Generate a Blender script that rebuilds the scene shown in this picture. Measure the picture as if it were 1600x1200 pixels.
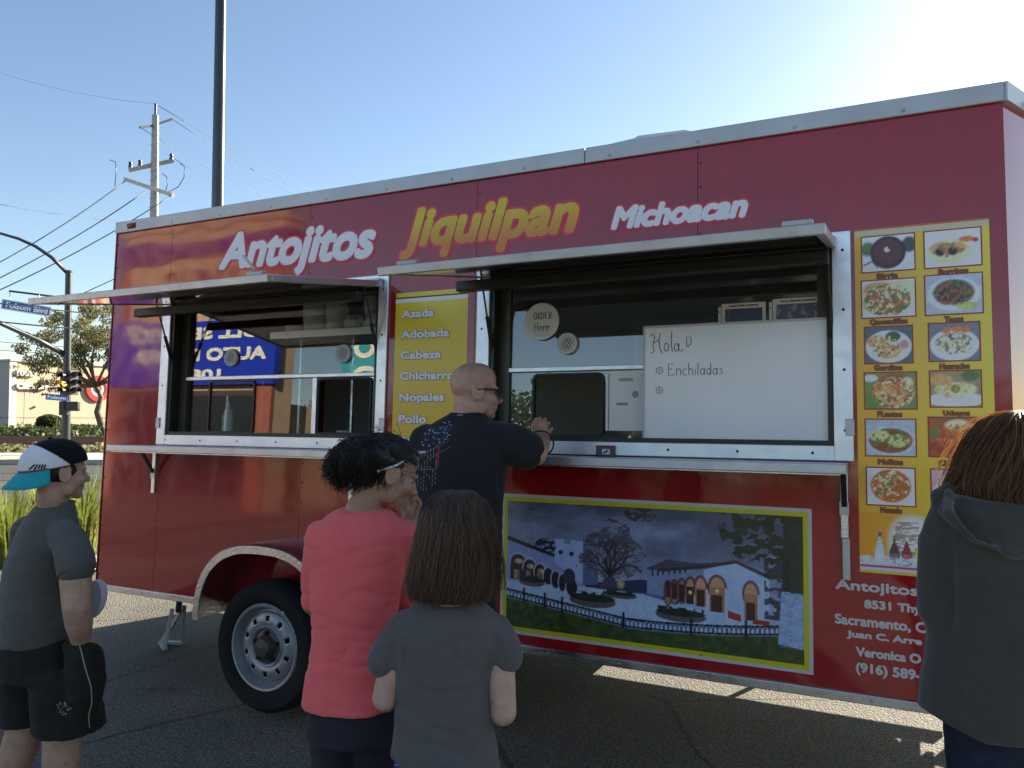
import bpy, bmesh, math, random
import numpy as np
from mathutils import Vector, Matrix, noise

random.seed(7); np.random.seed(7)
R = math.radians
S = bpy.context.scene
COL = S.collection
for o in list(bpy.data.objects):
    bpy.data.objects.remove(o)

# ------------------------------------------------------------------ camera
CX, CY, CZ = 4.408, -3.179, 1.591
YAW, PITCH, ROLL, FPX = 0.4435, 0.0325, 0.0017, 1179.7
cam = bpy.data.cameras.new('camera')
cam.sensor_width = 36.0
cam.lens = FPX / 1600.0 * 36.0
cam.clip_start = 0.05
cam.clip_end = 3000.0
camo = bpy.data.objects.new('camera', cam)
COL.objects.link(camo)
camo.location = (CX, CY, CZ)
camo.rotation_euler = (Matrix.Rotation(YAW, 3, 'Z') @ Matrix.Rotation(math.pi / 2 + PITCH, 3, 'X') @ Matrix.Rotation(ROLL, 3, 'Z')).to_euler()
S.camera = camo

# ------------------------------------------------------------------ sky, sun, exposure
SUN_EL, SUN_AZ = R(23.0), R(22.0)          # azimuth from +Y towards +X
w = bpy.data.worlds.new('World')
S.world = w
w.use_nodes = True
nt = w.node_tree
nt.nodes.clear()
sky = nt.nodes.new('ShaderNodeTexSky')
sky.sky_type = 'NISHITA'
sky.sun_disc = False
sky.sun_elevation = SUN_EL
sky.sun_rotation = SUN_AZ
sky.altitude = 50.0
sky.air_density = 1.0
sky.dust_density = 0.45
sky.ozone_density = 1.5
bg = nt.nodes.new('ShaderNodeBackground')
bg.inputs['Strength'].default_value = 0.056
wo = nt.nodes.new('ShaderNodeOutputWorld')
nt.links.new(sky.outputs[0], bg.inputs[0])
nt.links.new(bg.outputs[0], wo.inputs[0])

sun = bpy.data.lights.new('sun', 'SUN')
sun.energy = 5.0
sun.angle = R(0.53)
sun.color = (1.0, 0.90, 0.75)
suno = bpy.data.objects.new('sun', sun)
COL.objects.link(suno)
sdir = Vector((math.sin(SUN_AZ) * math.cos(SUN_EL), math.cos(SUN_AZ) * math.cos(SUN_EL), math.sin(SUN_EL)))
suno.rotation_euler = sdir.to_track_quat('Z', 'Y').to_euler()
suno.location = (0, 0, 30)

S.view_settings.view_transform = 'Standard'
S.view_settings.look = 'None'
S.view_settings.exposure = 1.9
S.view_settings.gamma = 1.0
S.view_settings.use_curve_mapping = False
S.cycles.use_denoising = True
try:
    S.cycles.denoiser = 'OPENIMAGEDENOISE'
except Exception:
    pass
S.cycles.max_bounces = 8
S.cycles.transparent_max_bounces = 16
S.cycles.sample_clamp_indirect = 6.0
S.cycles.caustics_reflective = False
S.cycles.caustics_refractive = False


# ------------------------------------------------------------------ materials
MATS = {}


def mat(name, col=(.5, .5, .5), rough=.5, metal=0., spec=.5, var=0., vscale=6., bump=0., bscale=60., bdist=.01,
        coat=0., emit=None, estr=0., sheen=0., sss=0., rvar=0., stretch=None, attr=None, alpha=1.0, col2=None, cscale=None):
    if name in MATS:
        return MATS[name]
    m = bpy.data.materials.new(name)
    m.use_nodes = True
    nt = m.node_tree
    N, L = nt.nodes, nt.links
    b = N['Principled BSDF']
    b.inputs['Roughness'].default_value = rough
    b.inputs['Metallic'].default_value = metal
    b.inputs['Specular IOR Level'].default_value = spec
    b.inputs['Base Color'].default_value = (*col, 1)
    if coat:
        b.inputs['Coat Weight'].default_value = coat
        b.inputs['Coat Roughness'].default_value = .04
    if sheen:
        b.inputs['Sheen Weight'].default_value = sheen
        b.inputs['Sheen Roughness'].default_value = .5
    if sss:
        b.inputs['Subsurface Weight'].default_value = sss
        b.inputs['Subsurface Radius'].default_value = (.012, .005, .003)
        b.inputs['Subsurface Scale'].default_value = 1.0
    if emit:
        b.inputs['Emission Color'].default_value = (*emit, 1)
        b.inputs['Emission Strength'].default_value = estr
    tc = N.new('ShaderNodeTexCoord')
    src = tc.outputs['Object']
    if stretch:
        mp = N.new('ShaderNodeMapping')
        mp.inputs['Scale'].default_value = stretch
        L.new(src, mp.inputs[0])
        src = mp.outputs[0]
    if attr:
        a = N.new('ShaderNodeAttribute')
        a.attribute_name = attr
        L.new(a.outputs['Color'], b.inputs['Base Color'])
    if var or col2:
        n1 = N.new('ShaderNodeTexNoise')
        n1.inputs['Scale'].default_value = vscale
        n1.inputs['Detail'].default_value = 6
        n1.inputs['Roughness'].default_value = .6
        L.new(src, n1.inputs['Vector'])
        rp = N.new('ShaderNodeValToRGB')
        rp.color_ramp.elements[0].position = .3
        rp.color_ramp.elements[1].position = .7
        c2 = col2 if col2 else tuple(min(1, c * (1 + var)) for c in col)
        c1 = col if col2 else tuple(c * (1 - var) for c in col)
        rp.color_ramp.elements[0].color = (*c1, 1)
        rp.color_ramp.elements[1].color = (*c2, 1)
        L.new(n1.outputs['Fac'], rp.inputs[0])
        if attr:
            mx = N.new('ShaderNodeMix')
            mx.data_type = 'RGBA'
            mx.blend_type = 'MULTIPLY'
            mx.inputs[0].default_value = 1
            L.new(a.outputs['Color'], mx.inputs[6])
            L.new(rp.outputs[0], mx.inputs[7])
            L.new(mx.outputs[2], b.inputs['Base Color'])
        else:
            L.new(rp.outputs[0], b.inputs['Base Color'])
    if rvar:
        n3 = N.new('ShaderNodeTexNoise')
        n3.inputs['Scale'].default_value = vscale * 1.7
        n3.inputs['Detail'].default_value = 5
        L.new(src, n3.inputs['Vector'])
        mr = N.new('ShaderNodeMapRange')
        mr.inputs[1].default_value = .3
        mr.inputs[2].default_value = .7
        mr.inputs[3].default_value = max(0.02, rough - rvar)
        mr.inputs[4].default_value = min(1, rough + rvar)
        L.new(n3.outputs['Fac'], mr.inputs[0])
        L.new(mr.outputs[0], b.inputs['Roughness'])
    if bump:
        n2 = N.new('ShaderNodeTexNoise')
        n2.inputs['Scale'].default_value = bscale
        n2.inputs['Detail'].default_value = 4
        L.new(src, n2.inputs['Vector'])
        bp = N.new('ShaderNodeBump')
        bp.inputs['Strength'].default_value = bump
        bp.inputs['Distance'].default_value = bdist
        L.new(n2.outputs['Fac'], bp.inputs['Height'])
        L.new(bp.outputs[0], b.inputs['Normal'])
    MATS[name] = m
    return m


def glass_mat(name, tint=(1, 1, 1), boost=2.0, base=.04):
    m = bpy.data.materials.new(name)
    m.use_nodes = True
    N, L = m.node_tree.nodes, m.node_tree.links
    N.clear()
    out = N.new('ShaderNodeOutputMaterial')
    lw = N.new('ShaderNodeLayerWeight')
    lw.inputs['Blend'].default_value = .5
    p = N.new('ShaderNodeMath'); p.operation = 'POWER'; p.inputs[1].default_value = 5
    L.new(lw.outputs['Facing'], p.inputs[0])
    a = N.new('ShaderNodeMath'); a.operation = 'MULTIPLY_ADD'
    a.inputs[1].default_value = (1 - base); a.inputs[2].default_value = base
    L.new(p.outputs[0], a.inputs[0])
    bo = N.new('ShaderNodeMath'); bo.operation = 'MULTIPLY'; bo.inputs[1].default_value = boost
    bo.use_clamp = True
    L.new(a.outputs[0], bo.inputs[0])
    t = N.new('ShaderNodeBsdfTransparent'); t.inputs[0].default_value = (*tint, 1)
    g = N.new('ShaderNodeBsdfGlossy'); g.inputs['Roughness'].default_value = 0.0
    mx = N.new('ShaderNodeMixShader')
    L.new(bo.outputs[0], mx.inputs[0]); L.new(t.outputs[0], mx.inputs[1]); L.new(g.outputs[0], mx.inputs[2])
    L.new(mx.outputs[0], out.inputs[0])
    return m


def leaf_mat(name, c1, c2, scale=1.5, tr=.45):
    m = bpy.data.materials.new(name)
    m.use_nodes = True
    N, L = m.node_tree.nodes, m.node_tree.links
    N.clear()
    out = N.new('ShaderNodeOutputMaterial')
    tc = N.new('ShaderNodeTexCoord')
    n = N.new('ShaderNodeTexNoise'); n.inputs['Scale'].default_value = scale; n.inputs['Detail'].default_value = 8; n.inputs['Roughness'].default_value = .75
    L.new(tc.outputs['Object'], n.inputs['Vector'])
    r = N.new('ShaderNodeValToRGB'); r.color_ramp.elements[0].position = .35; r.color_ramp.elements[1].position = .65
    r.color_ramp.elements[0].color = (*c1, 1); r.color_ramp.elements[1].color = (*c2, 1)
    L.new(n.outputs['Fac'], r.inputs[0])
    d = N.new('ShaderNodeBsdfPrincipled'); d.inputs['Roughness'].default_value = .55
    t = N.new('ShaderNodeBsdfTranslucent')
    L.new(r.outputs[0], d.inputs['Base Color']); L.new(r.outputs[0], t.inputs['Color'])
    mx = N.new('ShaderNodeMixShader'); mx.inputs[0].default_value = tr
    L.new(d.outputs[0], mx.inputs[1]); L.new(t.outputs[0], mx.inputs[2]); L.new(mx.outputs[0], out.inputs[0])
    return m


# ------------------------------------------------------------------ mesh helpers
class MB:
    def __init__(self):
        self.V = []; self.F = []; self.U = {}

    def add(self, v, f):
        k = len(self.V)
        self.V.extend([tuple(x) for x in v])
        self.F.extend([tuple(i + k for i in q) for q in f])
        return self

    def box(self, x0, x1, y0, y1, z0, z1):
        v = [(x0, y0, z0), (x1, y0, z0), (x1, y1, z0), (x0, y1, z0), (x0, y0, z1), (x1, y0, z1), (x1, y1, z1), (x0, y1, z1)]
        return self.add(v, [(3, 2, 1, 0), (4, 5, 6, 7), (0, 1, 5, 4), (1, 2, 6, 5), (2, 3, 7, 6), (3, 0, 4, 7)])

    def bar(self, p0, p1, wx, wz, up=(0, 0, 1)):
        p0, p1 = Vector(p0), Vector(p1)
        d = (p1 - p0).normalized()
        u = Vector(up)
        s = d.cross(u)
        if s.length < 1e-4:
            s = d.cross(Vector((1, 0, 0)))
        s.normalize(); u = s.cross(d).normalized()
        v = []
        for p in (p0, p1):
            for a, b in ((-1, -1), (1, -1), (1, 1), (-1, 1)):
                v.append(p + s * (a * wx / 2) + u * (b * wz / 2))
        return self.add(v, [(0, 1, 2, 3), (7, 6, 5, 4), (0, 4, 5, 1), (1, 5, 6, 2), (2, 6, 7, 3), (3, 7, 4, 0)])

    def tube(self, pts, r, n=8, cap=True):
        pts = [Vector(p) for p in pts]
        k = len(pts)
        if not hasattr(r, '__len__'):
            r = [r] * k
        ring = []
        prev = None
        for i, p in enumerate(pts):
            d = (pts[min(i + 1, k - 1)] - pts[max(i - 1, 0)])
            if d.length < 1e-9:
                d = Vector((0, 0, 1))
            d.normalize()
            if prev is None:
                a = d.orthogonal().normalized()
            else:
                a = prev - d * prev.dot(d)
                a = a.normalized() if a.length > 1e-6 else d.orthogonal().normalized()
            prev = a
            b = d.cross(a)
            ring.append([p + (a * math.cos(2 * math.pi * j / n) + b * math.sin(2 * math.pi * j / n)) * r[i] for j in range(n)])
        v = [q for rr in ring for q in rr]
        f = []
        for i in range(k - 1):
            for j in range(n):
                f.append((i * n + j, i * n + (j + 1) % n, (i + 1) * n + (j + 1) % n, (i + 1) * n + j))
        if cap:
            f.append(tuple(range(n - 1, -1, -1)))
            f.append(tuple((k - 1) * n + j for j in range(n)))
        return self.add(v, f)

    def lathe(self, prof, n=24, c=(0, 0, 0), axis='Z', a0=0., a1=2 * math.pi):
        full = abs(a1 - a0 - 2 * math.pi) < 1e-6
        m = n if full else n + 1
        v = []
        for (r, h) in prof:
            for j in range(m):
                t = a0 + (a1 - a0) * j / n
                x, y, z = r * math.cos(t), r * math.sin(t), h
                if axis == 'Y':
                    x, y, z = x, h, y
                elif axis == 'X':
                    x, y, z = h, x, y
                v.append((x + c[0], y + c[1], z + c[2]))
        f = []
        for i in range(len(prof) - 1):
            for j in range(n):
                j2 = (j + 1) % m
                f.append((i * m + j, i * m + j2, (i + 1) * m + j2, (i + 1) * m + j))
        return self.add(v, f)

    def prism(self, poly, lo, hi, axis='Y'):
        # poly: list of (a,b); axis Y -> (a, y, b); Z -> (a, b, z); X -> (x, a, b)
        n = len(poly)
        def P(a, b, h):
            return (a, h, b) if axis == 'Y' else ((a, b, h) if axis == 'Z' else (h, a, b))
        v = [P(a, b, lo) for a, b in poly] + [P(a, b, hi) for a, b in poly]
        f = [tuple(range(n)), tuple(range(2 * n - 1, n - 1, -1))]
        for i in range(n):
            j = (i + 1) % n
            f.append((i, i + n, j + n, j))
        return self.add(v, f)

    def ball(self, c, r, n=12, m=8, rot=None):
        if not hasattr(r, '__len__'):
            r = (r, r, r)
        v = []; f = []
        c = Vector(c)
        for i in range(m + 1):
            ph = math.pi * i / m
            for j in range(n):
                th = 2 * math.pi * j / n
                q = Vector((r[0] * math.sin(ph) * math.cos(th), r[1] * math.sin(ph) * math.sin(th), r[2] * math.cos(ph)))
                if rot is not None:
                    q = rot @ q
                v.append(c + q)
        for i in range(m):
            for j in range(n):
                f.append((i * n + j, (i + 1) * n + j, (i + 1) * n + (j + 1) % n, i * n + (j + 1) % n))
        return self.add(v, f)

    def mesh(self, name):
        me = bpy.data.meshes.new(name)
        me.from_pydata(self.V, [], self.F)
        me.validate()
        bm = bmesh.new(); bm.from_mesh(me)
        bmesh.ops.recalc_face_normals(bm, faces=bm.faces)
        bm.to_mesh(me); bm.free()
        return me

    def build(self, name, m, parent=None, smooth=False, bevel=0., mw=None, raw=False):
        if raw:
            me = bpy.data.meshes.new(name)
            me.from_pydata(self.V, [], self.F)
        else:
            me = self.mesh(name)
        return link(name, me, m, parent, smooth, bevel, mw)


def link(name, me, m, parent=None, smooth=False, bevel=0., mw=None):
    o = bpy.data.objects.new(name, me)
    COL.objects.link(o)
    if m is not None:
        me.materials.clear()
        me.materials.append(m)
    if smooth:
        me.polygons.foreach_set('use_smooth', [True] * len(me.polygons))
        if smooth == 'auto':
            try:
                me.set_sharp_from_angle(angle=R(38))
            except Exception:
                pass
    if bevel:
        b = o.modifiers.new('bevel', 'BEVEL')
        b.width = bevel; b.segments = 2; b.limit_method = 'ANGLE'; b.angle_limit = R(40)
    if parent is not None:
        o.parent = parent
    if mw is not None:
        o.matrix_world = mw
    return o


def thing(name, label, cat, loc=(0, 0, 0), rotz=0., group=None, mw=None):
    o = bpy.data.objects.new(name, None)
    o.empty_display_size = .2
    COL.objects.link(o)
    if mw is not None:
        o.matrix_world = mw
    else:
        o.location = loc
        o.rotation_euler = (0, 0, rotz)
    return tag(o, label, cat, group)


def tag(o, label=None, cat=None, group=None, kind=None):
    if label: o['label'] = label
    if cat: o['category'] = cat
    if group: o['group'] = group
    if kind: o['kind'] = kind
    return o


def copy_tree(o, parent=None):
    c = o.copy(); COL.objects.link(c); c.parent = parent
    for ch in list(o.children):
        copy_tree(ch, c)
    return c


def text_mesh(s, offset=0., shear=0., space=1., extrude=0., res=4):
    cu = bpy.data.curves.new('t', 'FONT')
    cu.body = s; cu.size = 1.0; cu.offset = offset; cu.shear = shear; cu.space_character = space
    cu.extrude = extrude; cu.resolution_u = res
    o = bpy.data.objects.new('t', cu)
    COL.objects.link(o)
    dg = bpy.context.evaluated_depsgraph_get()
    dg.update()
    me = bpy.data.meshes.new_from_object(o.evaluated_get(dg), depsgraph=dg)
    bpy.data.objects.remove(o); bpy.data.curves.remove(cu)
    return me


def fit_text(s, x0, x1, z0, z1, y, name, m, parent, bold=0., shear=0., ref=None, thick=.0006, mirror=False, space=1., M4=None, slope=0.):
    """text lying in an XZ plane facing -Y; its ink fills the box x0..x1, z0..z1; bold = stroke gain in metres on each side"""
    me = text_mesh(s, 0, shear, space, extrude=.5)
    c = np.array([v.co[:] for v in me.vertices])
    lo, hi = c.min(0), c.max(0)
    x0 += bold; x1 -= bold; z0 += bold; z1 -= bold
    sx = (x1 - x0) / (hi[0] - lo[0]); sz = (z1 - z0) / (hi[1] - lo[1])
    X = x0 + (c[:, 0] - lo[0]) * sx
    if mirror:
        X = x0 + x1 - X
    Z = z0 + (c[:, 1] - lo[1]) * sz + slope * (X - x0)
    Y = y - (c[:, 2] + .5) * thick
    F = [tuple(q.vertices) for q in me.polygons]
    bpy.data.meshes.remove(me)
    sh = [(0, 0)]
    if bold:
        sh += [(bold * math.cos(2 * math.pi * k / 10), bold * math.sin(2 * math.pi * k / 10)) for k in range(10)]
    mb = MB()
    for k, (dx, dz) in enumerate(sh):
        mb.add(np.stack([X + dx, Y - k * 6e-5 * (1 if thick > 0 else -1), Z + dz], 1).tolist(), F)
    me = mb.mesh(name)
    if M4 is not None:
        me.transform(M4)
    return link(name, me, m, parent)


def lin(c):
    return tuple(((x / 255.) / 12.92 if x / 255. <= .04045 else ((x / 255. + .055) / 1.055) ** 2.4) for x in c)


def BG(lat, dep, z=0.):
    """background frame: metres to the right of / ahead of the place where the photographer stands"""
    c, s = math.cos(YAW), math.sin(YAW)
    return Vector((CX + lat * c - dep * s, CY + lat * s + dep * c, z))


def PX(u, v, dep):
    """point seen at photo pixel (u,v) at a forward distance dep"""
    f = FPX
    cp, sp = math.cos(PITCH), math.sin(PITCH)
    a = (u - 800) / f; b = -(v - 600) / f
    fwd = cp - sp * b; zz = sp + cp * b
    k = dep / fwd
    return BG(a * k, dep, CZ + zz * k)


def grid_paint(img, x0, x1, z0, z1, y, name, m, parent):
    """a flat print: img is H x W x 3 linear colour, row 0 at the bottom"""
    H, W, _ = img.shape
    xs = np.linspace(x0, x1, W); zs = np.linspace(z0, z1, H)
    gx, gz = np.meshgrid(xs, zs)
    co = np.stack([gx.ravel(), np.full(gx.size, y), gz.ravel()], 1)
    i = (np.arange(H - 1)[:, None] * W + np.arange(W - 1)[None, :]).ravel()
    f = np.stack([i, i + 1, i + W + 1, i + W], 1)
    me = bpy.data.meshes.new(name)
    me.from_pydata(co.tolist(), [], f.tolist())
    at = me.color_attributes.new('paint', 'FLOAT_COLOR', 'POINT')
    rgba = np.ones((H * W, 4), np.float32)
    rgba[:, :3] = img.reshape(-1, 3)
    at.data.foreach_set('color', rgba.ravel())
    return link(name, me, m, parent)

# ================================================================== SETTING
def asphalt(name, dark, light, gs, patch=.35):
    m = bpy.data.materials.new(name)
    m.use_nodes = True
    N, L = m.node_tree.nodes, m.node_tree.links
    b = N['Principled BSDF']
    b.inputs['Roughness'].default_value = .85
    b.inputs['Specular IOR Level'].default_value = .3
    tc = N.new('ShaderNodeTexCoord')
    vo = N.new('ShaderNodeTexVoronoi'); vo.inputs['Scale'].default_value = gs
    n1 = N.new('ShaderNodeTexNoise'); n1.inputs['Scale'].default_value = gs * .9; n1.inputs['Detail'].default_value = 5
    n2 = N.new('ShaderNodeTexNoise'); n2.inputs['Scale'].default_value = .7; n2.inputs['Detail'].default_value = 6
    for n in (vo, n1, n2):
        L.new(tc.outputs['Object'], n.inputs['Vector'])
    r1 = N.new('ShaderNodeValToRGB')
    r1.color_ramp.elements[0].position = .35; r1.color_ramp.elements[0].color = (*dark, 1)
    r1.color_ramp.elements[1].position = .75; r1.color_ramp.elements[1].color = (*light, 1)
    L.new(n1.outputs['Fac'], r1.inputs[0])
    sc = N.new('ShaderNodeMix'); sc.data_type = 'RGBA'; sc.blend_type = 'MULTIPLY'; sc.inputs[0].default_value = .6
    L.new(r1.outputs[0], sc.inputs[6]); L.new(vo.outputs['Color'], sc.inputs[7])
    r2 = N.new('ShaderNodeMapRange'); r2.inputs[1].default_value = .3; r2.inputs[2].default_value = .7
    r2.inputs[3].default_value = 1 - patch; r2.inputs[4].default_value = 1 + patch
    L.new(n2.outputs['Fac'], r2.inputs[0])
    mu = N.new('ShaderNodeMix'); mu.data_type = 'RGBA'; mu.blend_type = 'MULTIPLY'; mu.inputs[0].default_value = 1
    L.new(sc.outputs[2], mu.inputs[6]); L.new(r2.outputs[0], mu.inputs[7])
    n4 = N.new('ShaderNodeTexNoise'); n4.inputs['Scale'].default_value = 1.9; n4.inputs['Detail'].default_value = 7; n4.inputs['Roughness'].default_value = .7
    L.new(tc.outputs['Object'], n4.inputs['Vector'])
    st = N.new('ShaderNodeMapRange'); st.inputs[1].default_value = .60; st.inputs[2].default_value = .72; st.inputs[3].default_value = 1.; st.inputs[4].default_value = .5
    L.new(n4.outputs['Fac'], st.inputs[0])
    v2 = N.new('ShaderNodeTexVoronoi'); v2.feature = 'DISTANCE_TO_EDGE'; v2.inputs['Scale'].default_value = .55
    wp = N.new('ShaderNodeMix'); wp.data_type = 'VECTOR'; wp.inputs[0].default_value = .12
    L.new(tc.outputs['Object'], wp.inputs[4]); L.new(n4.outputs['Color'], wp.inputs[5]); L.new(wp.outputs[1], v2.inputs['Vector'])
    ck = N.new('ShaderNodeMapRange'); ck.inputs[1].default_value = .0; ck.inputs[2].default_value = .006; ck.inputs[3].default_value = .35; ck.inputs[4].default_value = 1.
    L.new(v2.outputs['Distance'], ck.inputs[0])
    m5 = N.new('ShaderNodeMath'); m5.operation = 'MULTIPLY'; L.new(st.outputs[0], m5.inputs[0]); L.new(ck.outputs[0], m5.inputs[1])
    m6 = N.new('ShaderNodeMix'); m6.data_type = 'RGBA'; m6.blend_type = 'MULTIPLY'; m6.inputs[0].default_value = 1
    L.new(mu.outputs[2], m6.inputs[6]); L.new(m5.outputs[0], m6.inputs[7])
    L.new(m6.outputs[2], b.inputs['Base Color'])
    bp = N.new('ShaderNodeBump'); bp.inputs['Strength'].default_value = .9; bp.inputs['Distance'].default_value = .006
    L.new(vo.outputs['Distance'], bp.inputs['Height'])
    L.new(bp.outputs[0], b.inputs['Normal'])
    return m


M_LOT = asphalt('asphalt_lot', (.095, .088, .070), (.36, .335, .275), 95)
M_ROAD = asphalt('asphalt_road', (.07, .07, .07), (.15, .15, .15), 60, .2)
M_CONC = mat('concrete', (.42, .40, .36), .85, var=.15, vscale=2, bump=.3, bscale=40)
M_DIRT = mat('soil', (.10, .08, .055), .95, var=.35, vscale=4, bump=.8, bscale=25, bdist=.03)
M_BALL = mat('ballast', (.20, .155, .12), .95, var=.4, vscale=12, bump=1, bscale=30, bdist=.04)
M_WHITE_PAINT = mat('road_paint', (.62, .61, .58), .8, var=.2, vscale=14)
M_STEEL = mat('galvanised', (.45, .46, .47), .45, metal=.8, var=.15, vscale=8, rvar=.1)
M_BLACKSTEEL = mat('dark_painted_steel', (.018, .019, .022), .35, var=.2, vscale=10, spec=.6)
M_LEAF1 = leaf_mat('leaf_olive', (.12, .12, .045), (.30, .28, .12))
M_LEAF2 = leaf_mat('leaf_dark', (.035, .055, .018), (.10, .13, .04), 2.)
M_GRASS = leaf_mat('blade_green', (.14, .19, .03), (.32, .34, .07), 5.)
M_BARK = mat('bark', (.16, .12, .085), .9, var=.3, vscale=8, bump=.6, bscale=20, bdist=.03)


def sheet(name, poly, z, m, th=0., kind='structure', label=None):
    mb = MB()
    P = [BG(a, d) for a, d in poly]
    n = len(P)
    if th:
        mb.prism([(p.x, p.y) for p in P], z - th, z, 'Z')
    else:
        mb.add([(p.x, p.y, z) for p in P], [tuple(range(n))])
    o = mb.build(name, m)
    tag(o, kind=kind, label=label)
    return o


def rect(l0, l1, d0, d1):
    return [(l0, d0), (l1, d0), (l1, d1), (l0, d1)]


g = MB()
g.add([(-900, -900, 0), (900, -900, 0), (900, 900, 0), (-900, 900, 0)], [(0, 1, 2, 3)])
tag(g.build('ground', M_LOT), 'grey asphalt parking lot that reaches to the horizon', None, kind='structure')
sheet('road', rect(-160, 160, 9.4, 21.2), .004, M_ROAD, label='dark asphalt boulevard running behind the food trailer')
for k, (d0, l0, l1) in enumerate(((12.6, -40, -3), (14.9, -44, 5), (16.6, -38, -8), (18.4, -50, 10))):  # thin dark strips laid along the road
    mb = MB()
    pts = [BG(l0 + (l1 - l0) * t / 14, d0 + .15 * math.sin(t * 1.7 + k) + .02 * random.random(), .009) for t in range(15)]
    v = []
    for p in pts:
        v += [p - Vector((.0, .05, 0)), p + Vector((.0, .05, 0))]
    mb.add(v, [(2 * i, 2 * i + 2, 2 * i + 3, 2 * i + 1) for i in range(14)])
    tag(mb.build('road_strip', mat('blackish', (.02, .02, .02), .5)), kind='structure', label='dark tar line on the road')
far = sheet('pavement', rect(-160, 160, 21.2, 24.4), .14, M_CONC, th=.16, label='pale concrete pavement along the far side of the road')
sheet('kerb_paint', rect(-14.2, -12.3, 21.25, 22.0), .145, mat('yellow_paint', (.6, .42, .05), .7, var=.2, vscale=9), label='worn yellow paint on the far kerb')
sheet('verge', rect(-160, 160, 24.4, 28.2), .06, M_DIRT, label='soil verge between pavement and railway')
sheet('track_bed', rect(-160, 160, 28.2, 36.0), .08, M_BALL, th=.1, label='brown gravel railway bed behind the road')
sheet('far_bank', rect(-160, 160, 36.0, 140), .05, M_DIRT, label='planted bank before the tan building')
for d, rl in zip((29.4, 30.85, 33.0, 34.45), ('rusty steel rail lying closest to the road', 'second rusty rail counted from the road', 'third rusty rail counted from the road', 'rusty steel rail lying farthest from the road')):
    mb = MB()
    mb.bar(BG(-120, d, .22), BG(120, d, .22), .07, .14)
    tag(mb.build('rail', mat('rusty_rail', (.16, .10, .07), .5, metal=.6)), rl, 'rail', 'railway rails')
sheet('parking_line', [(-3.62, 3.72), (-2.35, 3.86), (-2.36, 3.95), (-3.63, 3.81)], .004, M_WHITE_PAINT, label='worn white parking line')

# planter with kerb at the lot's edge
mb = MB()
pl = [(-14, 6.3), (-4.4, 6.3), (-4.0, 6.7), (-4.0, 9.2), (-14, 9.2)]
P = [BG(a, d) for a, d in pl]
mb.prism([(p.x, p.y) for p in P], 0.001, .12, 'Z')
pk = mb.build('planter_kerb', M_CONC, bevel=.02)
tag(pk, 'concrete kerb island planted with tall grass by the road', 'planter', kind='structure')
mb = MB()
pl2 = [(-13.8, 6.48), (-4.45, 6.48), (-4.15, 6.8), (-4.15, 9.05), (-13.8, 9.05)]
P = [BG(a, d) for a, d in pl2]
mb.add([(p.x, p.y, .125) for p in P], [tuple(range(5))])
so = mb.build('planter_soil', M_DIRT); tag(so, 'soil in the kerbed planter', kind='structure')

# white wheel stop at the left edge
t = MB()
a, b_ = BG(-4.6, 4.42), BG(-3.02, 4.50)
dv = (b_ - a).normalized(); sv = Vector((-dv.y, dv.x, 0))
prof = [(-.085, .001), (.085, .001), (.06, .14), (-.06, .14)]
t.add([a + sv * p + Vector((0, 0, q)) for p, q in prof] + [b_ + sv * p + Vector((0, 0, q)) for p, q in prof],
      [(0, 1, 2, 3), (7, 6, 5, 4), (0, 4, 5, 1), (1, 5, 6, 2), (2, 6, 7, 3), (3, 7, 4, 0)])
tag(t.build('wheel_stop', mat('stop_white', (.66, .67, .68), .7, var=.12, vscale=7), bevel=.012), 'white painted concrete wheel stop behind the boy in shorts', 'wheel stop')


# ---------------------------------------------------------------- plants
def blades(name, c, n, h, spread, label, m, group):
    mb = MB()
    for i in range(n):
        a = random.uniform(0, 2 * math.pi); r0 = random.uniform(0, .12)
        base = Vector((c[0] + r0 * math.cos(a), c[1] + r0 * math.sin(a), c[2]))
        hh = h * random.uniform(.55, 1.1); out = spread * random.uniform(.2, 1.1)
        wd = random.uniform(.006, .013)
        s = Vector((-math.sin(a), math.cos(a), 0))
        v = []
        for k in range(5):
            t = k / 4
            p = base + Vector((math.cos(a), math.sin(a), 0)) * (out * t ** 1.8) + Vector((0, 0, hh * (t - .28 * t ** 3 * (out / spread))))
            ww = wd * (1 - t) ** .7 + .0008
            v += [p - s * ww, p + s * ww]
        mb.add(v, [(2 * k, 2 * k + 1, 2 * k + 3, 2 * k + 2) for k in range(4)])
    root = thing(name, label, 'plant', c, 0, group)
    o = mb.build('leaf_blades', m, None, raw=True)
    o.parent = root
    o.matrix_parent_inverse = Matrix.Translation(-Vector(c))
    return root


LG = [(-5.2, 7.0, .95, 'tall yellow-green grass clump behind the shoulder of the boy in the cap'),
      (-5.75, 7.3, 1.1, 'tallest grass clump at the very edge of the picture behind the boy'),
      (-4.62, 7.0, .85, 'grass clump between the boy in the cap and the end of the trailer'),
      (-6.5, 7.6, 1.0, 'grass clump in the planter farthest from the trailer'),
      (-5.0, 8.1, .9, 'grass clump at the back of the planter behind the boy'),
      (-4.35, 7.7, .9, 'grass clump touching the rear edge of the trailer'),
      (-6.0, 6.85, .8, 'low grass clump next to the kerb')]
for l, d, h, lab in LG:
    blades('grass_clump', tuple(BG(l, d, .12)), 260, h, .42, lab, M_GRASS, 'grass clumps in the planter')


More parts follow.
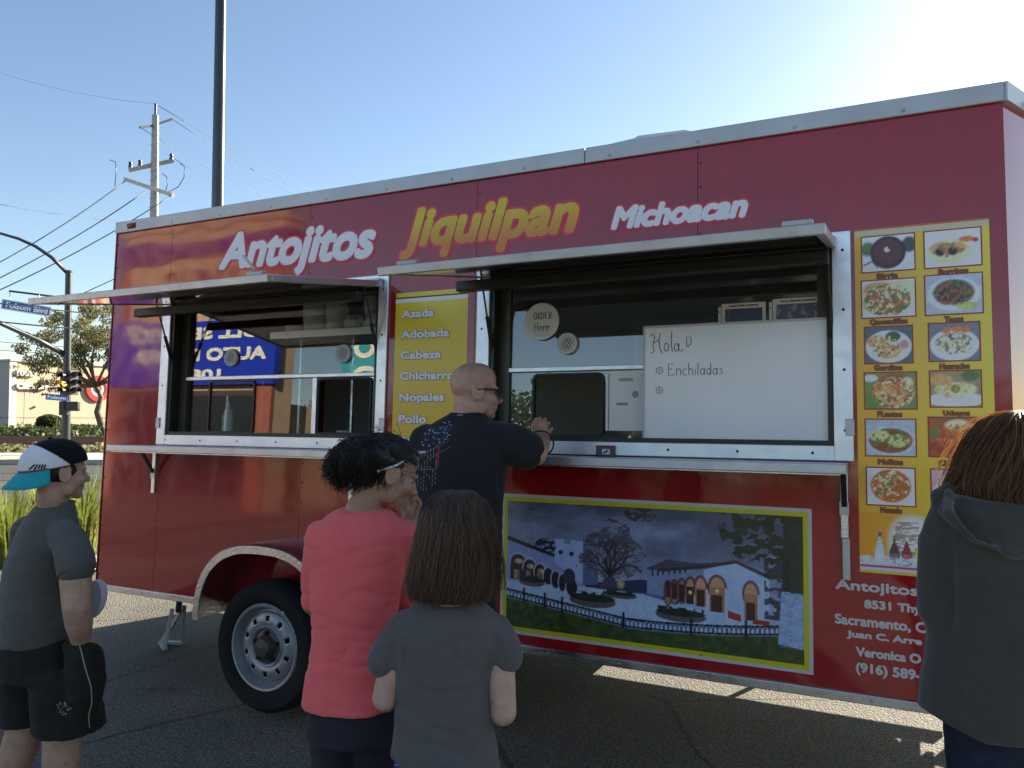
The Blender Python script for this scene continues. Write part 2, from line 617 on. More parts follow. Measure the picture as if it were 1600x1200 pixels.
def leafmass(mb, centers, n, size, droop=0.):
    """n little leaf quads scattered in ellipsoids (c, rx, ry, rz)"""
    tot = sum(c[1] * c[2] * c[3] for c in centers)
    rnd = random.random
    for c, rx, ry, rz in centers:
        k = int(n * rx * ry * rz / tot)
        for _ in range(k):
            while True:
                x, y, z = 2 * rnd() - 1, 2 * rnd() - 1, 2 * rnd() - 1
                q = x * x + y * y + z * z
                if q < 1 and q > .12 * rnd():
                    break
            p = Vector((c[0] + x * rx, c[1] + y * ry, c[2] + z * rz))
            u = Vector((rnd() - .5, rnd() - .5, rnd() - .5 - droop)).normalized()
            v = u.cross(Vector((rnd() - .5, rnd() - .5, rnd() - .5))).normalized()
            s = size * (.6 + .8 * rnd())
            mb.add([p - v * s * .28, p + u * s * .5, p + v * s * .28, p - u * s * .5], [(0, 1, 2, 3)])


def limb(mb, p0, p1, r0, r1, bend=.15, n=6):
    p0, p1 = Vector(p0), Vector(p1)
    off = Vector((random.uniform(-1, 1), random.uniform(-1, 1), random.uniform(-.3, .5))) * (p1 - p0).length * bend
    pts = [p0.lerp(p1, i / n) + off * math.sin(math.pi * i / n) for i in range(n + 1)]
    mb.tube(pts, [r0 + (r1 - r0) * i / n for i in range(n + 1)], 7)


def tree(name, base, ends, trunk_pts, tr, clumps, nleaf, lsize, label, mleaf, droop=.3, cat='tree', group=None):
    root = thing(name, label, cat, base, 0, group)
    inv = Matrix.Translation(-Vector(base))
    tb = MB()
    tb.tube(trunk_pts, tr, 9)
    for e in ends:
        limb(tb, trunk_pts[-1], e, tr[-1] * .75, tr[-1] * .2)
    o = tb.build('trunk', M_BARK, root, smooth=True); o.matrix_parent_inverse = inv
    cb = MB()
    leafmass(cb, clumps, nleaf, lsize, droop)
    o = cb.build('crown', mleaf, root, raw=True); o.matrix_parent_inverse = inv
    return root


# airy tree beyond the railway
D = 42.0
base = PX(163, 692, D); base.z = .05
tp = [base, PX(160, 668, D), PX(152, 645, D), PX(158, 622, D), PX(150, 605, D)]
cl = []; ends = []
for (u, v, rr, rz) in [(60, 545, 1.0, .6), (95, 520, 1.1, .7), (130, 505, 1.2, .8), (165, 500, 1.3, .9), (200, 510, 1.4, 1.0), (235, 530, 1.3, .9), (50, 580, .8, .5),
                       (75, 570, 1.0, .6), (110, 548, 1.2, .8), (150, 538, 1.3, .8), (190, 550, 1.4, .9), (225, 565, 1.2, .8), (78, 600, .8, .4), (112, 575, .8, .4), (62, 610, .5, .3), (188, 585, 1.1, .6), (98, 588, .7, .4)]:
    p = PX(u, v, D + random.uniform(-1.5, 1.5))
    for _ in range(9):
        q = p + Vector((random.uniform(-1, 1) * rr, random.uniform(-1, 1) * rr, random.uniform(-1, 1) * rz))
        k = random.uniform(.26, .48)
        cl.append((q, rr * k, rr * k, rz * k * 1.1))
    ends.append(p)
tree('pepper_tree', tuple(base), ends, tp, [.24, .2, .17, .14, .11], cl, 24000, .13, 'airy olive-green tree standing before the tan building', M_LEAF1, .6)

# clipped round bush on three pale stems
D = 40.0
bc = PX(77, 661, D)
root = thing('topiary_bush', 'small round clipped bush on three bare stems', 'bush', (bc.x, bc.y, .05))
inv = Matrix.Translation(-Vector((bc.x, bc.y, .05)))
cb = MB(); leafmass(cb, [(bc, .62, .62, .42)], 5200, .11); leafmass(cb, [(bc, .45, .45, .3)], 1500, .13)
o = cb.build('crown', M_LEAF2, root, raw=True); o.matrix_parent_inverse = inv
for u in (65, 75, 80):
    tb = MB(); q = PX(u, 690, D); q.z = .05; tb.tube([q, PX(u + 2, 664, D)], [.045, .04], 7)
    o = tb.build('stem', mat('pale_stem', (.5, .46, .38), .8), root, smooth=True); o.matrix_parent_inverse = inv

# ground cover (stuff)
cb = MB()
for _ in range(150):
    c = BG(random.uniform(-34, -12), random.uniform(25.0, 28.0), .12)
    leafmass(cb, [(c, .5, .4, .2)], 36, .2)
tag(cb.build('ground_cover', M_LEAF1, raw=True), 'low green ground cover on the verge before the railway', 'ground cover', kind='stuff')
cb = MB()
for _ in range(260):
    c = BG(random.uniform(-42, -16), random.uniform(37.0, 46.0), .25)
    leafmass(cb, [(c, .8, .7, random.uniform(.25, .5))], 40, .25)
tag(cb.build('bank_shrubbery', M_LEAF2, raw=True), 'dark low shrubbery on the bank at the foot of the tan building', 'shrubbery', kind='stuff')
for i, (u, r) in enumerate(((95, .55), (118, .6), (130, .5), (142, .55))):
    c = PX(u, 676, 45.0)
    rb = thing('shrub', ['rounded dark shrub beside the signal pole at the tan building', 'second dark shrub from the signal pole at the tan building', 'third dark shrub from the signal pole below the red ring', 'dark shrub next to the tree trunk'][i], 'shrub', (c.x, c.y, .05), 0, 'shrubs at the tan building')
    cb = MB(); leafmass(cb, [(c, r, r, .45)], 1500, .16)
    o = cb.build('foliage', M_LEAF2, rb, raw=True); o.matrix_parent_inverse = Matrix.Translation(-Vector((c.x, c.y, .05)))

# wire fence along the bank
fz = thing('wire_fence', 'thin dark wire fence on the bank beyond the railway', 'fence', tuple(BG(-30, 36.5)))
inv = Matrix.Translation(-BG(-30, 36.5))
for l in np.arange(-36, -14, 2.8):
    mb = MB(); mb.tube([BG(l, 36.5, .05), BG(l, 36.5, 1.15)], .035, 6)
    o = mb.build('post', M_BLACKSTEEL, fz); o.matrix_parent_inverse = inv
for z in (1.1, .6):
    mb = MB(); mb.tube([BG(-36, 36.5, z), BG(-16.4, 36.5, z)], .014, 5)
    o = mb.build('wire', M_BLACKSTEEL, fz); o.matrix_parent_inverse = inv

# ---------------------------------------------------------------- tan shop building
M_TAN = mat('tan_stucco', (.46, .38, .26), .9, var=.07, vscale=.6, bump=.25, bscale=30)
M_GREYST = mat('grey_stucco', (.42, .40, .38), .9, var=.06, vscale=.6)
phi = R(25)
A0 = BG(-31.9, 48, 0)
dd = (BG(math.sin(phi), math.cos(phi)) - BG(0, 0)).normalized()      # along the lit face
nn = (BG(math.cos(phi), -math.sin(phi)) - BG(0, 0)).normalized()     # out of the lit face
bmw = Matrix(((dd.x, -nn.x, 0, A0.x), (dd.y, -nn.y, 0, A0.y), (0, 0, 1, 0), (0, 0, 0, 1)))   # local x along face, y into the building
bl = thing('shop_building', 'large tan stucco store with a red ring sign beyond the railway', 'building', mw=bmw)


def loc(mb, name, m, parent=bl, **k):
    return mb.build(name, m, parent, **k)


loc(MB().box(0, 46, 0, 30, 0, 4.55), 'wall', M_TAN)
loc(MB().box(-.12, 46.1, -.12, 30.1, 4.55, 4.68), 'parapet_cap', M_GREYST)
loc(MB().box(-.03, -.004, .002, 30, 0, 4.55), 'side_wall', M_GREYST)
loc(MB().box(-.10, .34, -.06, -.004, 0, 4.54), 'corner_trim', mat('trim_cream', (.7, .64, .52), .85))
for (x0, x1) in ((.9, .93), (3.4, 3.43), (7.6, 7.63)):
    loc(MB().box(x0, x1, -.012, -.003, 0, 4.5), 'control_joint', M_GREYST)
# red ring sign
rs = MB(); rs.lathe([(.92, -.16), (.92, -.02)], 40, (6.0, 0, 2.95), 'Y'); rs.lathe([(.92, -.16), (.56, -.16), (.56, -.12)], 40, (6.0, 0, 2.95), 'Y')
ro = loc(rs, 'ring_sign', mat('sign_red', (.55, .012, .02), .4), smooth='auto')
rs = MB(); rs.lathe([(.56, -.10), (.0, -.10)], 40, (6.0, 0, 2.95), 'Y')
o = rs.build('ring_face', mat('sign_white', (.75, .74, .72), .5), ro)
rs = MB(); rs.lathe([(.26, -.16), (.0, -.16)], 30, (6.0, 0, 2.95), 'Y'); rs.lathe([(.26, -.16), (.26, -.06)], 30, (6.0, 0, 2.95), 'Y')
rs.build('ring_dot', MATS['sign_red'], ro)
M_SIGNL = mat('sign_letters', (.78, .76, .70), .5)
fit_text('Ross', .30, 1.55, 3.62, 4.02, -.02, 'wall_lettering', M_SIGNL, bl, .03, thick=.16)
fit_text('Cleaners', .30, 2.35, 2.78, 3.2, -.02, 'wall_lettering', M_SIGNL, bl, .03, thick=.16)
gt = loc(MB().box(7.05, 7.09, -.1, -.05, .1, 2.4), 'trellis_bar', M_GREYST)
for k in range(3):
    loc(MB().box(7.35 + k * .3, 7.39 + k * .3, -.1, -.05, .1, 2.4), 'trellis_bar', M_GREYST)
for k in range(6):
    loc(MB().box(7.0, 8.1, -.13, -.1, .3 + k * .4, .34 + k * .4), 'trellis_bar', M_GREYST)
loc(MB().box(1.55, 1.7, -.14, -.003, 1.62, 1.72), 'wall_lamp', M_GREYST)

# ---------------------------------------------------------------- lamp post behind the trailer
lp = BG((336 - 800) / FPX * 9.0, 9.0)
root = thing('lamp_post', 'tall dark steel lamp post rising behind the rear of the trailer', 'lamp post', tuple(lp))
MB().tube([(0, 0, .6), (0, 0, 9.2)], [.085, .052], 20).build('pole', mat('bronze_pole', (.012, .013, .018), .28, spec=.7, coat=.3), root, smooth='auto')
MB().lathe([(0, .6), (.27, .6), (.28, .57), (.28, 0)], 24).build('footing', M_CONC, root, smooth='auto')
MB().box(-.09, .62, -.17, .17, 9.1, 9.22).build('lamp_head', M_BLACKSTEEL, root, bevel=.02)

# ---------------------------------------------------------------- utility pole
UD = 30.0
ub = PX(238, 640, UD); ub.z = 0
root = thing('utility_pole', 'grey steel utility pole with two crossarms and black insulators', 'utility pole', tuple(ub))
inv = Matrix.Translation(-Vector(ub))
M_UPOLE = mat('weathered_steel', (.36, .35, .33), .6, metal=.3, var=.15, vscale=3)
M_INS = mat('insulator', (.03, .03, .04), .35)


def up(mb, name, m, **k):
    o = mb.build(name, m, root, **k); o.matrix_parent_inverse = inv; return o


top = PX(242, 181, UD)
up(MB().tube([ub, top], [.24, .125], 8), 'shaft', M_UPOLE)
up(MB().tube([top, PX(242.5, 163, UD)], [.045, .05], 8), 'insulator', M_INS)
up(MB().bar(PX(242, 197, UD), PX(218, 200, UD - .6), .07, .09), 'insulator', M_INS)
up(MB().bar(PX(242, 196, UD), PX(268, 187, UD + .6), .07, .09), 'insulator', M_INS)
up(MB().bar(PX(201, 267, UD - .5), PX(270, 252, UD + .5), .13, .15), 'crossarm', M_UPOLE)
up(MB().bar(PX(195, 281, UD + .6), PX(270, 306, UD - .6), .14, .16), 'crossarm', mat('crossarm_pale', (.5, .48, .44), .6, var=.1))
for (u, v) in ((203, 259), (218, 256), (267, 246)):
    up(MB().lathe([(0, 0), (.08, 0), (.08, .08), (.035, .1), (.07, .14), (.07, .22), (0, .23)], 10, tuple(PX(u, v + 4, UD))), 'insulator', M_INS)
for k in range(9):
    q = PX(241.5 - k * .3, 212 + k * 14, UD - .2)
    up(MB().bar(q - Vector((.22, 0, 0)), q + Vector((.22, 0, 0)), .03, .03), 'step_bolt', M_UPOLE)


def wire(name, a, b, sag, label, r=.013, m=None, n=14, cat='wire', group='overhead wires'):
    a, b = Vector(a), Vector(b)
    pts = [a.lerp(b, i / n) - Vector((0, 0, sag * 4 * (i / n) * (1 - i / n))) for i in range(n + 1)]
    o = MB().tube(pts, r, 5).build(name, m or M_WIRE, smooth=True)
    return tag(o, label, cat, group)


M_WIRE = mat('wire_black', (.02, .02, .025), .5)
W = [((195, 284), UD + .6, (-120, 470), 24, .3, 'wire falling from the end of the pale lower crossarm', .02),
     ((226, 300), UD, (-120, 490), 24, .3, 'wire falling from the middle of the lower crossarm', .02),
     ((268, 306), UD - .6, (-120, 505), 23, .3, 'wire falling from the near end of the lower crossarm', .02),
     ((-60, 309), 26, (190, 347), 34, .1, 'slack wire crossing behind the trailer roof corner', .010),
     ((242, 163), UD, (640, 362), 52, .5, 'wire from the top insulator running behind the trailer', .012),
     ((268, 187), UD + .6, (600, 362), 52, .5, 'wire from the far upper insulator running behind the trailer', .012),
     ((218, 200), UD - .6, (580, 372), 50, .5, 'wire from the near upper insulator running behind the trailer', .012),
     ((267, 246), UD, (560, 384), 50, .5, 'wire from the upper crossarm running behind the trailer', .010),
     ((242, 163), UD, (-80, 85), 36, .4, 'wire from the top insulator leaving over the road', .005),
     ((-40, 470), 19.5, (420, 500), 28, .2, 'thick cable passing in front of the street name sign', .018),
     ((-40, 500), 19.5, (420, 531), 28, .1, 'cable passing just above the signal mast arm', .022),
     ((-40, 532), 32, (420, 560), 38, .1, 'faint cable across the crown of the tree', .012),
     ((-40, 545), 32, (420, 572), 38, .1, 'lowest cable across the crown of the tree', .012),
     ((90, 478), 33, (215, 420), 33, .0, 'guy wire slanting up behind the rear of the trailer', .02)]
for a, da, b, db, sg, lab, r in W:
    wire('overhead_wire', PX(*a, da), PX(*b, db), sg, lab, r)
# jumper loops on the pole
for pts in ([(281, 256), (288, 262), (287, 278), (278, 293), (262, 301), (246, 303)], [(252, 272), (260, 277), (261, 290), (258, 300)], [(171, 251), (180, 254), (181, 268), (179, 292)]):
    up(MB().tube([PX(u, v, UD) for u, v in pts], .016, 6), 'jumper_wire', M_INS, smooth=True)

# ---------------------------------------------------------------- traffic signal
TD = 24.0
tb0 = PX(104, 640, TD); tb0.z = .14
root = thing('traffic_signal', 'dark signal pole with an amber light and curved lamp arm', 'traffic light', tuple(tb0))
inv = Matrix.Translation(-Vector(tb0))
up(MB().tube([tb0, PX(107, 426, TD)], [.13, .095], 14), 'pole', M_BLACKSTEEL, smooth='auto')
up(MB().tube([PX(107, 424, TD), PX(107, 427, TD)], .11, 12), 'pole_cap', M_BLACKSTEEL)
up(MB().tube([PX(u, v, TD - (107 - u) * .012) for u, v in ((105, 428), (80, 403), (55, 386), (28, 374), (0, 366), (-40, 360), (-70, 358))], [.06, .055, .05, .045, .04, .035, .03], 8), 'lamp_arm', M_BLACKSTEEL, smooth=True)
q = PX(-90, 360, TD - 2.4)
up(MB().ball(q, (.4, .18, .09)), 'lamp_head', M_STEEL, smooth=True)
up(MB().tube([PX(103, 556, TD), PX(60, 533, TD - .7), PX(0, 506, TD - 1.8), PX(-120, 470, TD - 4)], [.085, .08, .07, .055], 10), 'mast_arm', M_BLACKSTEEL, smooth=True)
up(MB().tube([PX(14, 456, TD - 1.2), PX(104, 467, TD)], .03, 8), 'sign_bracket', M_BLACKSTEEL, smooth=True)
up(MB().bar(PX(75, 464, TD - .3), PX(96, 466, TD - .1), .1, .06), 'bracket_clamp', M_BLACKSTEEL)
# street name sign
M_SBLUE = mat('sign_blue', (.02, .13, .55), .4)
M_SWHITE = mat('sign_face_white', (.75, .77, .8), .4)


def signboard(parent, tl, tr, h, dep0, dep1, txt, bord, name, label):
    a, b = PX(*tl, dep0), PX(*tr, dep1)
    ex = (b - a); L_ = ex.length; ex.normalize()
    ez = Vector((0, 0, 1)) - ex * ex.z; ez.normalize()
    ey = ez.cross(ex)
    M4 = Matrix(((ex.x, ey.x, ez.x, a.x), (ex.y, ey.y, ez.y, a.y), (ex.z, ey.z, ez.z, a.z), (0, 0, 0, 1)))
    pw = parent.matrix_world if parent else Matrix()
    s = MB().box(0, L_, .0, .02, -h, 0).build(name, M_SWHITE, parent)
    s.matrix_parent_inverse = inv; s.matrix_basis = M4
    k = MB().box(bord, L_ - bord, -.004, -.001, -h + bord, -bord).build('sign_panel', M_SBLUE, s)
    fit_text(txt, L_ * .09, L_ * .94, -h * .80, -h * .20, -.006, 'sign_lettering', mat('sign_letter_white', (.9, .9, .92), .5), s, h * .03)
    return s


sb = signboard(root, (3, 468), (80, 481), .31, TD - 1.2, TD - .4, 'Folsom Blvd', .035, 'street_sign', None)
for u in (14, 60):
    up(MB().tube([PX(u + 1, 457 + (u - 14) * .11, TD - 1.15 + (u - 14) * .01), PX(u + 2, 470 + (u - 14) * .16, TD - 1.15 + (u - 14) * .01)], .012, 6), 'hanger', M_STEEL)
signboard(root, (72, 616), (106, 619), .19, TD - .5, TD - .25, 'Folsom', .004, 'street_sign', None)
# heads
M_HOUSING = mat('signal_black', (.012, .012, .013), .45)
M_LENS_OFF = mat('lens_dark', (.03, .012, .01), .2)


def signal_head(u, v0, v1, dep, yaw, lit):
    c = PX(u, (v0 + v1) / 2, dep)
    h = (v1 - v0) / FPX * dep
    Mx = Matrix.Translation(c) @ Matrix.Rotation(yaw, 4, 'Z')
    hd = MB().box(-h * .22, h * .22, 0, .16, -h / 2, h / 2).build('signal_head', M_HOUSING, root, bevel=.01)
    hd.matrix_parent_inverse = inv; hd.matrix_basis = Mx
    for k, z in enumerate((h * .32, 0, -h * .32)):
        mm = mat('amber_lit', (.9, .3, .02), .4, emit=(1., .33, .02), estr=2.5) if (lit and k == 1) else M_LENS_OFF
        MB().lathe([(h * .125, -.004), (h * .09, -.025), (0, -.03)], 18, (0, 0, z), 'Y').build('lens', mm, hd, smooth=True)
        MB().lathe([(h * .14, .0), (h * .14, -.2), (h * .13, -.2), (h * .13, 0)], 18, (0, 0, z), 'Y', R(-20), R(200)).build('visor', M_HOUSING, hd, smooth='auto')


signal_head(101, 582, 618, TD - .35, YAW - R(6), True)
signal_head(116, 580, 618, TD - .2, YAW + R(75), False)
up(MB().box(-.26, .2, -.05, .1, -.15, .15), 'pedestrian_signal', M_HOUSING, bevel=.02).matrix_basis = Matrix.Translation(PX(113, 636, TD - .25)) @ Matrix.Rotation(YAW, 4, 'Z')
up(MB().box(-.13, .13, -.1, .1, -.22, .22), 'control_box', M_HOUSING, bevel=.02).matrix_basis = Matrix.Translation(PX(101, 639, TD - .2)) @ Matrix.Rotation(YAW, 4, 'Z')

# ---------------------------------------------------------------- repair shop facing the trailer (seen in its paint and glass)
rp = thing('repair_shop', 'tan auto repair building mirrored in the trailer windows and red paint', 'building', (-13.2, -12.0, 0), math.pi)
# local frame: turned by 180 degrees, so local -Y faces the trailer; local x = -(world x + 13.2)
M_SHOP = mat('shop_stucco', (.48, .35, .22), .85, var=.08, vscale=.8, bump=.2, bscale=25)
MB().box(-3.1, 3.1, 0, .7, 0, 8.0).build('wall', M_SHOP, rp)
MB().box(-2.6, 3.1, .705, 9, 0, 3.0).build('rear_block', M_SHOP, rp)
MB().box(-3.25, 3.25, -.14, .8, 7.15, 7.62).build('cornice', mat('shop_blue', (.07, .045, .20), .5), rp)
MB().box(-3.2, 3.2, -.1, .8, 8.0, 8.25).build('parapet_cap', M_SHOP, rp)
MB().box(3.1, 13.1, .6, 9, 0, 3.2).build('garage_wing', M_SHOP, rp)
for k in range(2):
    MB().box(4.2 + k * 4.2, 7.4 + k * 4.2, .54, .597, 0, 2.6).build('garage_door', mat('door_white', (.6, .6, .58), .5), rp)
MB().box(-3.05, 3.05, -.07, -.061, .35, 3.1).build('shop_window', mat('door_glass', (.02, .025, .03), .12), rp)
MB().box(-3.1, 3.1, -.06, -.003, 0, 3.25).build('shop_front', mat('shop_dark', (.07, .045, .04), .7), rp)
for k in range(5):
    MB().box(-3.05 + k * 1.5, -2.98 + k * 1.5, -.085, -.0715, .35, 3.1).build('window_bar', M_STEEL, rp)
sg = MB().box(-3.25, 3.0, -.22, -.01, 3.40, 5.22).build('shop_sign', mat('shop_sign_blue', (.012, .04, .42), .35), rp)
M_SLET = mat('shop_letters', (.80, .76, .62), .5)
fit_text('FULL SERVICE', -3.05, 2.3, 4.68, 5.05, -.225, 'sign_lettering', M_SLET, sg, .028, thick=.02)
fit_text('AUTO REPAIR', -2.95, 1.95, 4.06, 4.44, -.225, 'sign_lettering', M_SLET, sg, .028, thick=.02)
fit_text('10801', -1.35, .55, 3.52, 3.84, -.225, 'sign_lettering', M_SLET, sg, .028, thick=.02)
fit_text('TUNE UP', -1.9, 1.3, 6.25, 6.65, -.004, 'wall_lettering', mat('shop_brown', (.16, .05, .08), .6), rp, .04, thick=.02)
cb = MB()  # trees added behind the camera to darken the lower window reflections
for _ in range(170):
    x = random.uniform(-60, 45)
    c = Vector((x, -36 + random.uniform(-2.5, 2.5), random.uniform(.6, 5.2)))
    leafmass(cb, [(c, 2.6, 1.6, 1.7)], 420, .34)
tag(cb.build('treeline', M_LEAF2, raw=True), 'dark treeline added out of view to darken the serving window reflections', 'treeline', kind='stuff')
for i in range(2):
    MB().box(-3.12 + i * 5.7, -2.55 + i * 5.7, -.11, -.003, 0, 7.1).build('pilaster', mat('shop_rust', (.30, .09, .06), .8), rp)
# teal feather flag
ff = thing('feather_flag', 'teal feather flag with white letters mirrored in the trailer window', 'flag', (-5.35, -10.4, 0), math.pi)
MB().tube([(0, 0, 0), (0, 0, 3.4), (.04, 0, 4.4), (.2, 0, 4.9), (.5, 0, 5.1)], .018, 8).build('pole', M_STEEL, ff, smooth=True)
poly = [(.03, .9), (.60, 1.5), (1.0, 2.6), (1.35, 3.8), (1.30, 4.5), (.5, 5.06), (.2, 4.88), (.05, 4.4), (.03, 3.4)]
fl = MB().prism(poly, -.004, .004, 'Y').build('flag_cloth', mat('teal_cloth', (.03, .30, .36), .7), ff)
for ch, z in (('O', 3.75), ('G', 3.08)):
    fit_text(ch, .35, .95, z, z + .5, -.006, 'flag_lettering', M_SLET, fl, .03, thick=.003, mirror=True)
    fit_text(ch, .35, .95, z, z + .5, .009, 'flag_lettering', M_SLET, fl, .03, thick=.003)
MB().bar((.1, -.008, 2.4), (.8, -.008, 3.3), .003, .12).build('flag_stripe', mat('coral', (.55, .07, .04), .6), fl)

# ================================================================== TRAILER
EPS, PT = 0.0481, -0.0040
TM = Matrix.Translation((1.8, 0, 0)) @ Matrix.Rotation(-EPS, 4, 'X') @ Matrix.Rotation(PT, 4, 'Y') @ Matrix.Translation((-1.8, 0, 0))
TR = thing('food_trailer', 'red food trailer with two raised serving hatches, yellow menus and a plaza mural', 'food trailer', mw=TM)
XL, XR, ZB, ZT, WD = 0.0, 4.88, .463, 2.805, 2.13
LW = (.475, 2.145, 1.375, 2.295)      # left window frame outer x0,x1,z0,z1
RW = (2.672, 4.352, 1.378, 2.295)


def paint_mat():
    m = mat('red_wrap', (.36, .010, .017), .11, spec=.45, coat=.55)
    m.node_tree.nodes['Principled BSDF'].inputs['Coat IOR'].default_value = 1.5
    N, L = m.node_tree.nodes, m.node_tree.links
    b = N['Principled BSDF']
    tc = N['Texture Coordinate'] if 'Texture Coordinate' in N else N.new('ShaderNodeTexCoord')
    mp = N.new('ShaderNodeMapping'); mp.inputs['Scale'].default_value = (1.3, 1., 2.0)
    n1 = N.new('ShaderNodeTexNoise'); n1.inputs['Scale'].default_value = 1.0; n1.inputs['Detail'].default_value = 1.5
    L.new(tc.outputs['Object'], mp.inputs[0]); L.new(mp.outputs[0], n1.inputs['Vector'])
    bp = N.new('ShaderNodeBump'); bp.inputs['Strength'].default_value = 1.0; bp.inputs['Distance'].default_value = .0055
    L.new(n1.outputs['Fac'], bp.inputs['Height'])
    L.new(bp.outputs[0], b.inputs['Normal'])
    L.new(bp.outputs[0], b.inputs['Coat Normal'])
    mp2 = N.new('ShaderNodeMapping'); mp2.inputs['Scale'].default_value = (9, 9, .8)
    n5 = N.new('ShaderNodeTexNoise'); n5.inputs['Scale'].default_value = 2.0; n5.inputs['Detail'].default_value = 6; n5.inputs['Roughness'].default_value = .7
    L.new(tc.outputs['Object'], mp2.inputs[0]); L.new(mp2.outputs[0], n5.inputs['Vector'])
    r5 = N.new('ShaderNodeValToRGB'); r5.color_ramp.elements[0].position = .3; r5.color_ramp.elements[1].position = .75
    r5.color_ramp.elements[0].color = (.40, .010, .017, 1); r5.color_ramp.elements[1].color = (.28, .016, .018, 1)
    L.new(n5.outputs['Fac'], r5.inputs[0]); L.new(r5.outputs[0], b.inputs['Base Color'])
    # faint scuffs and dust in the gloss only
    n2 = N.new('ShaderNodeTexNoise'); n2.inputs['Scale'].default_value = 9; n2.inputs['Detail'].default_value = 7
    L.new(tc.outputs['Object'], n2.inputs['Vector'])
    mr = N.new('ShaderNodeMapRange'); mr.inputs[1].default_value = .35; mr.inputs[2].default_value = .75
    mr.inputs[3].default_value = .05; mr.inputs[4].default_value = .17
    L.new(n2.outputs['Fac'], mr.inputs[0]); L.new(mr.outputs[0], b.inputs['Roughness'])
    return m


M_RED = paint_mat()
M_ALU = mat('aluminium', (.62, .63, .64), .3, metal=1., var=.1, vscale=5, rvar=.1, bump=.08, bscale=90, stretch=(1, 4, 4))
M_ALUB = mat('aluminium_bright', (.82, .83, .84), .38, metal=.7, var=.06, vscale=9, rvar=.08)
M_TRIM = mat('aluminium_trim', (.50, .51, .54), .36, metal=.75, var=.1, vscale=9, rvar=.1, bump=.06, bscale=60)
M_RAIL = mat('rail_white_alu', (.50, .50, .49), .4, metal=.4, var=.09, vscale=4, rvar=.1)
M_BRONZE = mat('bronze_frame', (.035, .033, .028), .4, metal=.4)
M_RUBBER = mat('black_rubber', (.012, .012, .012), .6)
M_MIRROR = mat('polished_sheet', (.58, .58, .58), .07, metal=1., bump=.12, bscale=1.2, bdist=.02)
M_INNER = mat('interior_lining', (.78, .78, .76), .5, var=.05)
M_DARKIN = mat('interior_dark', (.62, .62, .60), .5)
M_CHASSIS = mat('chassis_black', (.02, .02, .02), .6, var=.3)
M_GLASS = glass_mat('window_glass', (.92, .95, .95), 2.3)


def tp(mb, name, m, parent=None, **k):
    return mb.build(name, m, parent or TR, **k)


def wall_panel(x0, x1, z0, z1, holes, name, y0=0., y1=.03):
    xs = sorted({x0, x1} | {min(max(h[i], x0), x1) for h in holes for i in (0, 1)})
    zs = sorted({z0, z1} | {min(max(h[i], z0), z1) for h in holes for i in (2, 3)})
    mb = MB()
    for a, b in zip(xs, xs[1:]):
        for c, d in zip(zs, zs[1:]):
            mx, mz = (a + b) / 2, (c + d) / 2
            if any(h[0] < mx < h[1] and h[2] < mz < h[3] for h in holes):
                continue
            mb.box(a, b, y0, y1, c, d)
    me = mb.mesh(name)
    bm = bmesh.new(); bm.from_mesh(me)
    bmesh.ops.remove_doubles(bm, verts=bm.verts, dist=1e-5)
    # drop inner double faces
    seen = {}
    for f in bm.faces:
        seen.setdefault(tuple(sorted(v.index for v in f.verts)), []).append(f)
    kill = [f for fs in seen.values() if len(fs) > 1 for f in fs]
    bmesh.ops.delete(bm, geom=kill, context='FACES_ONLY')
    bmesh.ops.recalc_face_normals(bm, faces=bm.faces)
    bm.to_mesh(me); bm.free()
    return link(name, me, M_RED, TR)


LH = (.545, 2.085, 1.435, 2.235)
RH = (2.742, 4.282, 1.438, 2.235)
SEAMS = [0.0, .503, 1.598, 2.655, 3.747, 4.88]
for a, b in zip(SEAMS, SEAMS[1:]):
    wall_panel(a + .0012, b - .0012, ZB + .03, 2.735, [LH, RH], 'wall_panel')
tp(MB().box(0, XR, .0305, .06, ZB + .03, 1.435), 'inner_wall', M_INNER)
tp(MB().box(0, XR, .0305, .06, 2.235, 2.735), 'inner_wall', M_INNER)
for a, b in ((0, .545), (2.085, 2.742), (4.282, 4.88)):
    tp(MB().box(a, b, .0305, .06, 1.435, 2.235), 'inner_wall', M_INNER)
for s in SEAMS[1:-1]:
    mb = MB()
    for z in np.arange(.56, 2.72, .105):
        if (LW[0] - .02 < s < LW[1] + .02 and LW[2] < z < LW[3]) or (RW[0] < s < RW[1] and RW[2] < z < RW[3]):
            continue
        mb.ball((s + .012, -.0005, z), (.0055, .003, .0055), 6, 4)
    tp(mb, 'rivet_row', mat('red_rivet', (.22, .02, .018), .3), smooth=True)
mb = MB()
for z in np.arange(.56, 2.72, .15):
    mb.ball((.015, -.0005, z), (.006, .003, .006), 6, 4)
tp(mb, 'rivet_row', MATS['red_rivet'], smooth=True)
# other walls
tp(MB().box(0.0, .03, .062, WD, ZB + .03, 2.735), 'rear_wall', M_RED)
tp(MB().box(.03, XR, WD - .03, WD, ZB + .12, 2.735), 'far_wall', M_RED)
tp(MB().box(.04, XR - .01, WD - .06, WD - .035, .6, 2.72), 'far_lining', M_DARKIN)
tp(MB().box(.002, XR, .062, WD - .002, .56, .60), 'floor', M_DARKIN)
NOSE, NY = 5.05, .30
tipy = WD / 2
M_NOSE = mat('nose_white', (.74, .74, .75), .3, var=.05, vscale=3)


def slabpanel(p, q, z0, z1, th, name, m, lift=0.):
    p, q = Vector((p[0], p[1], 0)), Vector((q[0], q[1], 0))
    d = (q - p).normalized(); n = Vector((d.y, -d.x, 0))
    a, b = p + n * lift, q + n * lift
    c, e = q - n * th, p - n * th
    return tp(MB().prism([(a.x, a.y), (b.x, b.y), (c.x, c.y), (e.x, e.y)], z0, z1, 'Z'), name, m)


